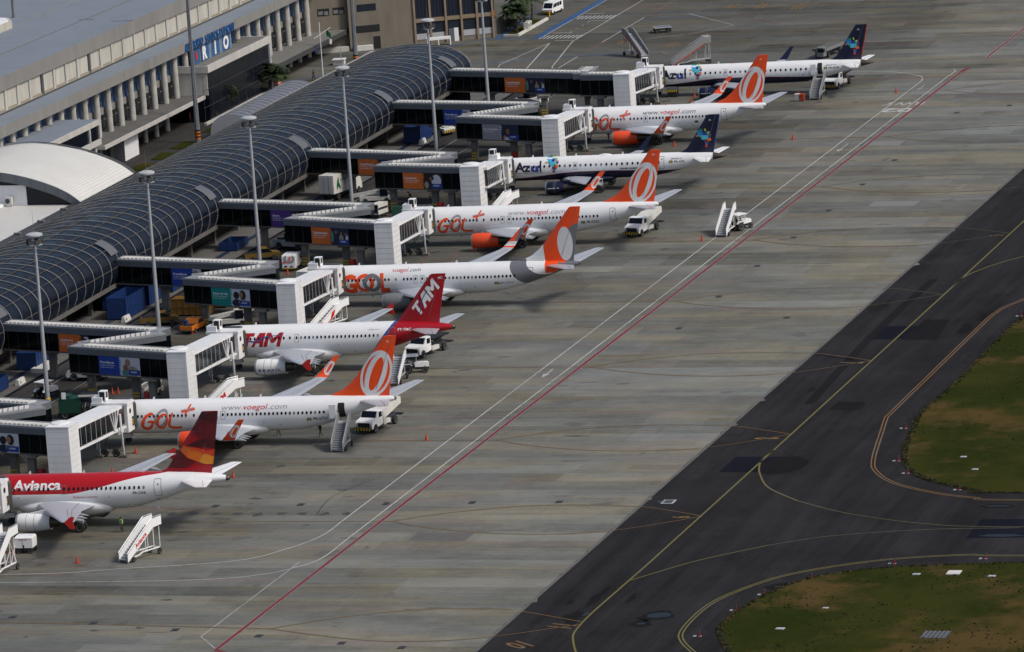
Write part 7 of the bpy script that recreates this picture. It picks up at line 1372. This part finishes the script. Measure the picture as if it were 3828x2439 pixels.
t = thing('sign_post', 'square amber sign with black letter C on a tall dark post', 'sign', (-91.0, 309.7, 0), math.radians(10)); mb = MB(); mb.bar((0, 0, 0), (0, 0, 3.6), .12, 'dark_grey'); mb.build('post', t); mb = MB(); mb.box(-.5, .5, -.1, .05, 3.5, 4.55, 'dark_grey'); mb.box(-.45, .45, -.12, -.1, 3.56, 4.5, 'sun_amber'); b = mb.build('board', t); decal('letter', b, [(text2d('C', .7, 0, 3.68, .04, align='CENTER'), 'black')], lambda u, v: (u, -.14, v), 0)
t = thing('bollard', 'yellow bollard in front of the minibus', 'bollard', (-87.5, 331.4, 0)); mb = MB(); mb.lathe([(.14, 0), (.14, .9), (.0, 1.0)], 'yellow', n=12); mb.build('post', t); mb = MB(); mb.lathe([(.16, .75), (.16, .85)], 'orange_paint', n=12, caps=False); mb.build('band', t)
t = thing('air_conditioning_units', 'pair of boxed air conditioning units on the planter kerb under the palms', 'air conditioner', (-87.0, 316.5, 0), math.radians(-88)); mb = MB(); mb.box(-1.3, 1.3, -.4, .4, .4, 1.5, 'off_white'); mb.build('housing', t)
for x in (-.65, .65): mb = MB(); mb.lathe([(.38, .405), (.0, .42)], 'dark_grey', 'y', 14, False, (x, 0, .95)); mb.build('fan', t)
t = thing('roof_hut', 'small white flat-roofed booth on the paving behind the concourse', 'booth', (-110.3, 284.2, 0), .1); mb = MB(); mb.box(-.9, .9, -.7, .7, 0, .8, 'off_white'); mb.box(-1.05, 1.05, -.85, .85, .8, .95, 'white_paint'); mb.build('body', t); mb = MB(); mb.bar((.3, 0, .9), (.3, 0, 2.2), .05, 'light_grey'); mb.build('aerial', t)
t = thing('kiosk', 'small striped red and white kiosk beside the big palm', 'kiosk', (-114.2, 262.5, 0)); mb = MB(); mb.box(-.8, .8, -1, 1, 0, 2.2, 'off_white'); mb.build('body', t)
for k in range(4): mb = MB(); mb.box(-.9, .95, -1.05, 1.05, .5+k*.45, .65+k*.45, 'sun_red'); mb.build('stripe', t)
# ================================================================== TREES
mat('bark', (.075, .055, .035), .95, dirt=.5); mat('leaf_dark', (.014, .026, .008), .7, dirt=.5); mat('leaf_mid', (.032, .058, .014), .7, dirt=.5); mat('leaf_light', (.045, .070, .014), .7, dirt=.4); mat('leaf_yellow', (.12, .10, .02), .7)
rt_ = random.Random(21)
def palm(label, loc, h, n, L, trunk_m='bark', fan=False, cls=('leaf_dark', 'leaf_mid')):
    t = thing('palm_tree', label, 'palm', loc); mb = MB(); mb.tube([(0, 0, -.05), (.08, .05, h*.5), (.0, .1, h)], [.26, .2, .17], trunk_m, 8); mb.build('trunk', t)
    mb = MB()
    for i in range(n):
        a = rt_.uniform(0, 6.28); el = rt_.uniform(.15, 1.35) if not fan else rt_.uniform(.5, 1.45); l_ = L*rt_.uniform(.75, 1.1); m = rt_.choice(cls); pts = []
        for k in range(9): s = k/8; e = el-s*s*(1.5 if not fan else .9); pts.append((math.cos(a)*l_*s*math.cos(el-.45*s*s), math.sin(a)*l_*s*math.cos(el-.45*s*s), h+l_*(math.sin(el)*s-.55*s*s)))
        side = Vector((-math.sin(a), math.cos(a), 0))
        for k in range(1, 8):
            p = Vector(pts[k]); d = (Vector(pts[k+1])-Vector(pts[k-1])).normalized(); ll = (1.3 if fan else .9)*L*.28*(1-abs(k/8-.45)*.9)
            for s in (-1, 1):
                for j in range(3 if not fan else 5): b = p+d*j*.12*L/3; tip = b+side*s*ll+d*ll*.5+Vector((0, 0, -ll*rt_.uniform(.2, .7))); mb.add([tuple(b), tuple(b+d*.28*L/3), tuple(tip)], [[0, 1, 2]], m)
        mb.tube([pts[0], pts[4], pts[8]], [.035, .025, .01], 'leaf_mid', 4)
    mb.build('fronds', t); return t
palm('big dark-green palm with yellow stalks before the terminal entrance', (-114.9, 257.0, 0), 2.5, 90, 4.6, 'leaf_yellow', True, ('leaf_dark', 'leaf_dark', 'leaf_mid'))
palm('palm on the planted strip nearest the air conditioning units', (-88.6, 315.1, .1), 3.6, 60, 3.0); palm('second palm on the planted strip behind the first', (-89.1, 321.6, .1), 4.8, 60, 3.2); palm('third palm on the strip nearest the minibus', (-89.8, 328.6, .1), 4.2, 60, 3.0); palm('palm rising beside the corner of the office block', (-97.5, 331.0, 0), 6.4, 60, 3.4)
def tree(label, loc, h, r, rz_, trunk=1.4, cls=('leaf_dark', 'leaf_mid', 'leaf_mid', 'leaf_light'), name='tree', cat='tree', n=2600):
    t = thing(name, label, cat, loc); mb = MB(); mb.tube([(0, 0, -.05), (.1, 0, trunk*.6), (.05, .1, h*.7)], [.16, .12, .05], 'bark', 7)
    for k in range(5): a = k*1.26; mb.tube([(.08, 0, trunk*.8), (math.cos(a)*r*.5, math.sin(a)*r*.5, trunk+.4*(h-trunk)), (math.cos(a)*r*.8, math.sin(a)*r*.8, trunk+.6*(h-trunk))], [.07, .04, .015], 'bark', 5)
    mb.build('trunk', t); cl = []
    for k in range(22): a = rt_.uniform(0, 6.28); q = r*math.sqrt(rt_.random())*.8; cl.append((math.cos(a)*q, math.sin(a)*q, trunk+(h-trunk)*rt_.uniform(.25, .8)*(1-.35*(q/r)**2), r*rt_.uniform(.22, .4), rt_.choice(cls)))
    mb = MB()
    for i in range(n):
        c = rt_.choice(cl); u = Vector((rt_.gauss(0, 1), rt_.gauss(0, 1), rt_.gauss(0, 1))).normalized()*c[3]*rt_.uniform(.6, 1.05); p = Vector(c[:3])+Vector((u.x, u.y, u.z*rz_)); s = rt_.uniform(.06, .13)
        a = Vector((rt_.gauss(0, 1), rt_.gauss(0, 1), rt_.gauss(0, .6))).normalized()*s; b = Vector((rt_.gauss(0, 1), rt_.gauss(0, 1), rt_.gauss(0, 1))).normalized()*s
        mb.add([tuple(p+a), tuple(p+b), tuple(p-a), tuple(p-b)], [[0, 1, 2, 3]], c[4])
    mb.build('crown', t); return t
tree('small round-crowned tree with dark trunk beside the entrance hall', (-114.0, 238.4, 0), 4.6, 2.3, .8, 1.7); tree('low bright green bush left of the small round tree', (-114.9, 232.3, 0), 1.5, 1.5, .5, .4, ('leaf_mid', 'leaf_light'), 'bush', 'bush', 1200)
tree('low bush against the glass concourse near its far end', (-103.0, 243.5, 0), 1.0, 1.5, .4, .2, ('leaf_mid', 'leaf_dark'), 'bush', 'bush', 900); tree('small clipped bush at the foot of the striped mast', (-108.6, 205.8, 0), .8, .9, .5, .15, ('leaf_light', 'leaf_mid'), 'bush', 'bush', 500)
tree('dark shrub clump below the planted-strip palms', (-89.9, 318.0, 0), 2.8, 2.4, .8, .3, ('leaf_dark', 'leaf_dark', 'leaf_mid'), 'bush', 'bush', 1300); tree('dark shrub at the foot of the big palm', (-114.6, 255.4, 0), 1.4, 1.5, .5, .3, ('leaf_dark', 'leaf_mid'), 'bush', 'bush', 800)
t = thing('perimeter_fence', 'dark mesh fence running back beside the office block behind the palms', 'fence', (-91.5, 312, 0)); mb = MB(); mb.box(-.03, .03, 0, 60, 0, 2.6, 'dark_concrete'); mb.build('mesh_panel', t)
for k in range(13): mb = MB(); mb.bar((.05, k*5, 0), (.05, k*5, 2.9), .1, 'mid_grey'); mb.build('post', t)
# ================================================================== coordinates: give each assembled thing an origin at its own base

# perspective-true height taper of the two long buildings (their rooflines fall gently towards the far end)
def warp(root, f):
    done = set()
    def rec(o):
        if o.type == 'MESH' and o.data.name not in done:
            done.add(o.data.name)
            for v in o.data.vertices:
                w_ = o.matrix_basis @ v.co
                v.co.z += f(w_.y, w_.z)-w_.z
        for c in kids(o): rec(c)
    rec(root)
for o in list(bpy.data.objects):
    if o.name == 'concourse': warp(o, lambda y, z: z if z < 3.6 else 3.6+(z-3.6)*(1-.0011*max(0, y-118)))
    if o.name == 'terminal_building': warp(o, lambda y, z: z*(1-.00058*max(0, y-120)) if z > .1 else z)
    if o.name == 'sign' and o.location.y == 240: o.location.z -= 12.5*.00058*120; o.rotation_euler.x = -.0073
# every assembled thing gets its origin at its own base
for o in [q for q in bpy.data.objects if q.type == 'EMPTY' and q.parent is None and q.location.length < .01]:
    ch = kids(o); lo = [1e9]*3; hi = [-1e9]*3
    for c in ch:
        if c.type != 'MESH': continue
        for b in c.bound_box:
            for i in range(3): lo[i] = min(lo[i], b[i]); hi[i] = max(hi[i], b[i])
    p = Vector(((lo[0]+hi[0])/2, (lo[1]+hi[1])/2, 0)); o.location = p
    for c in ch: c.location = c.location-p
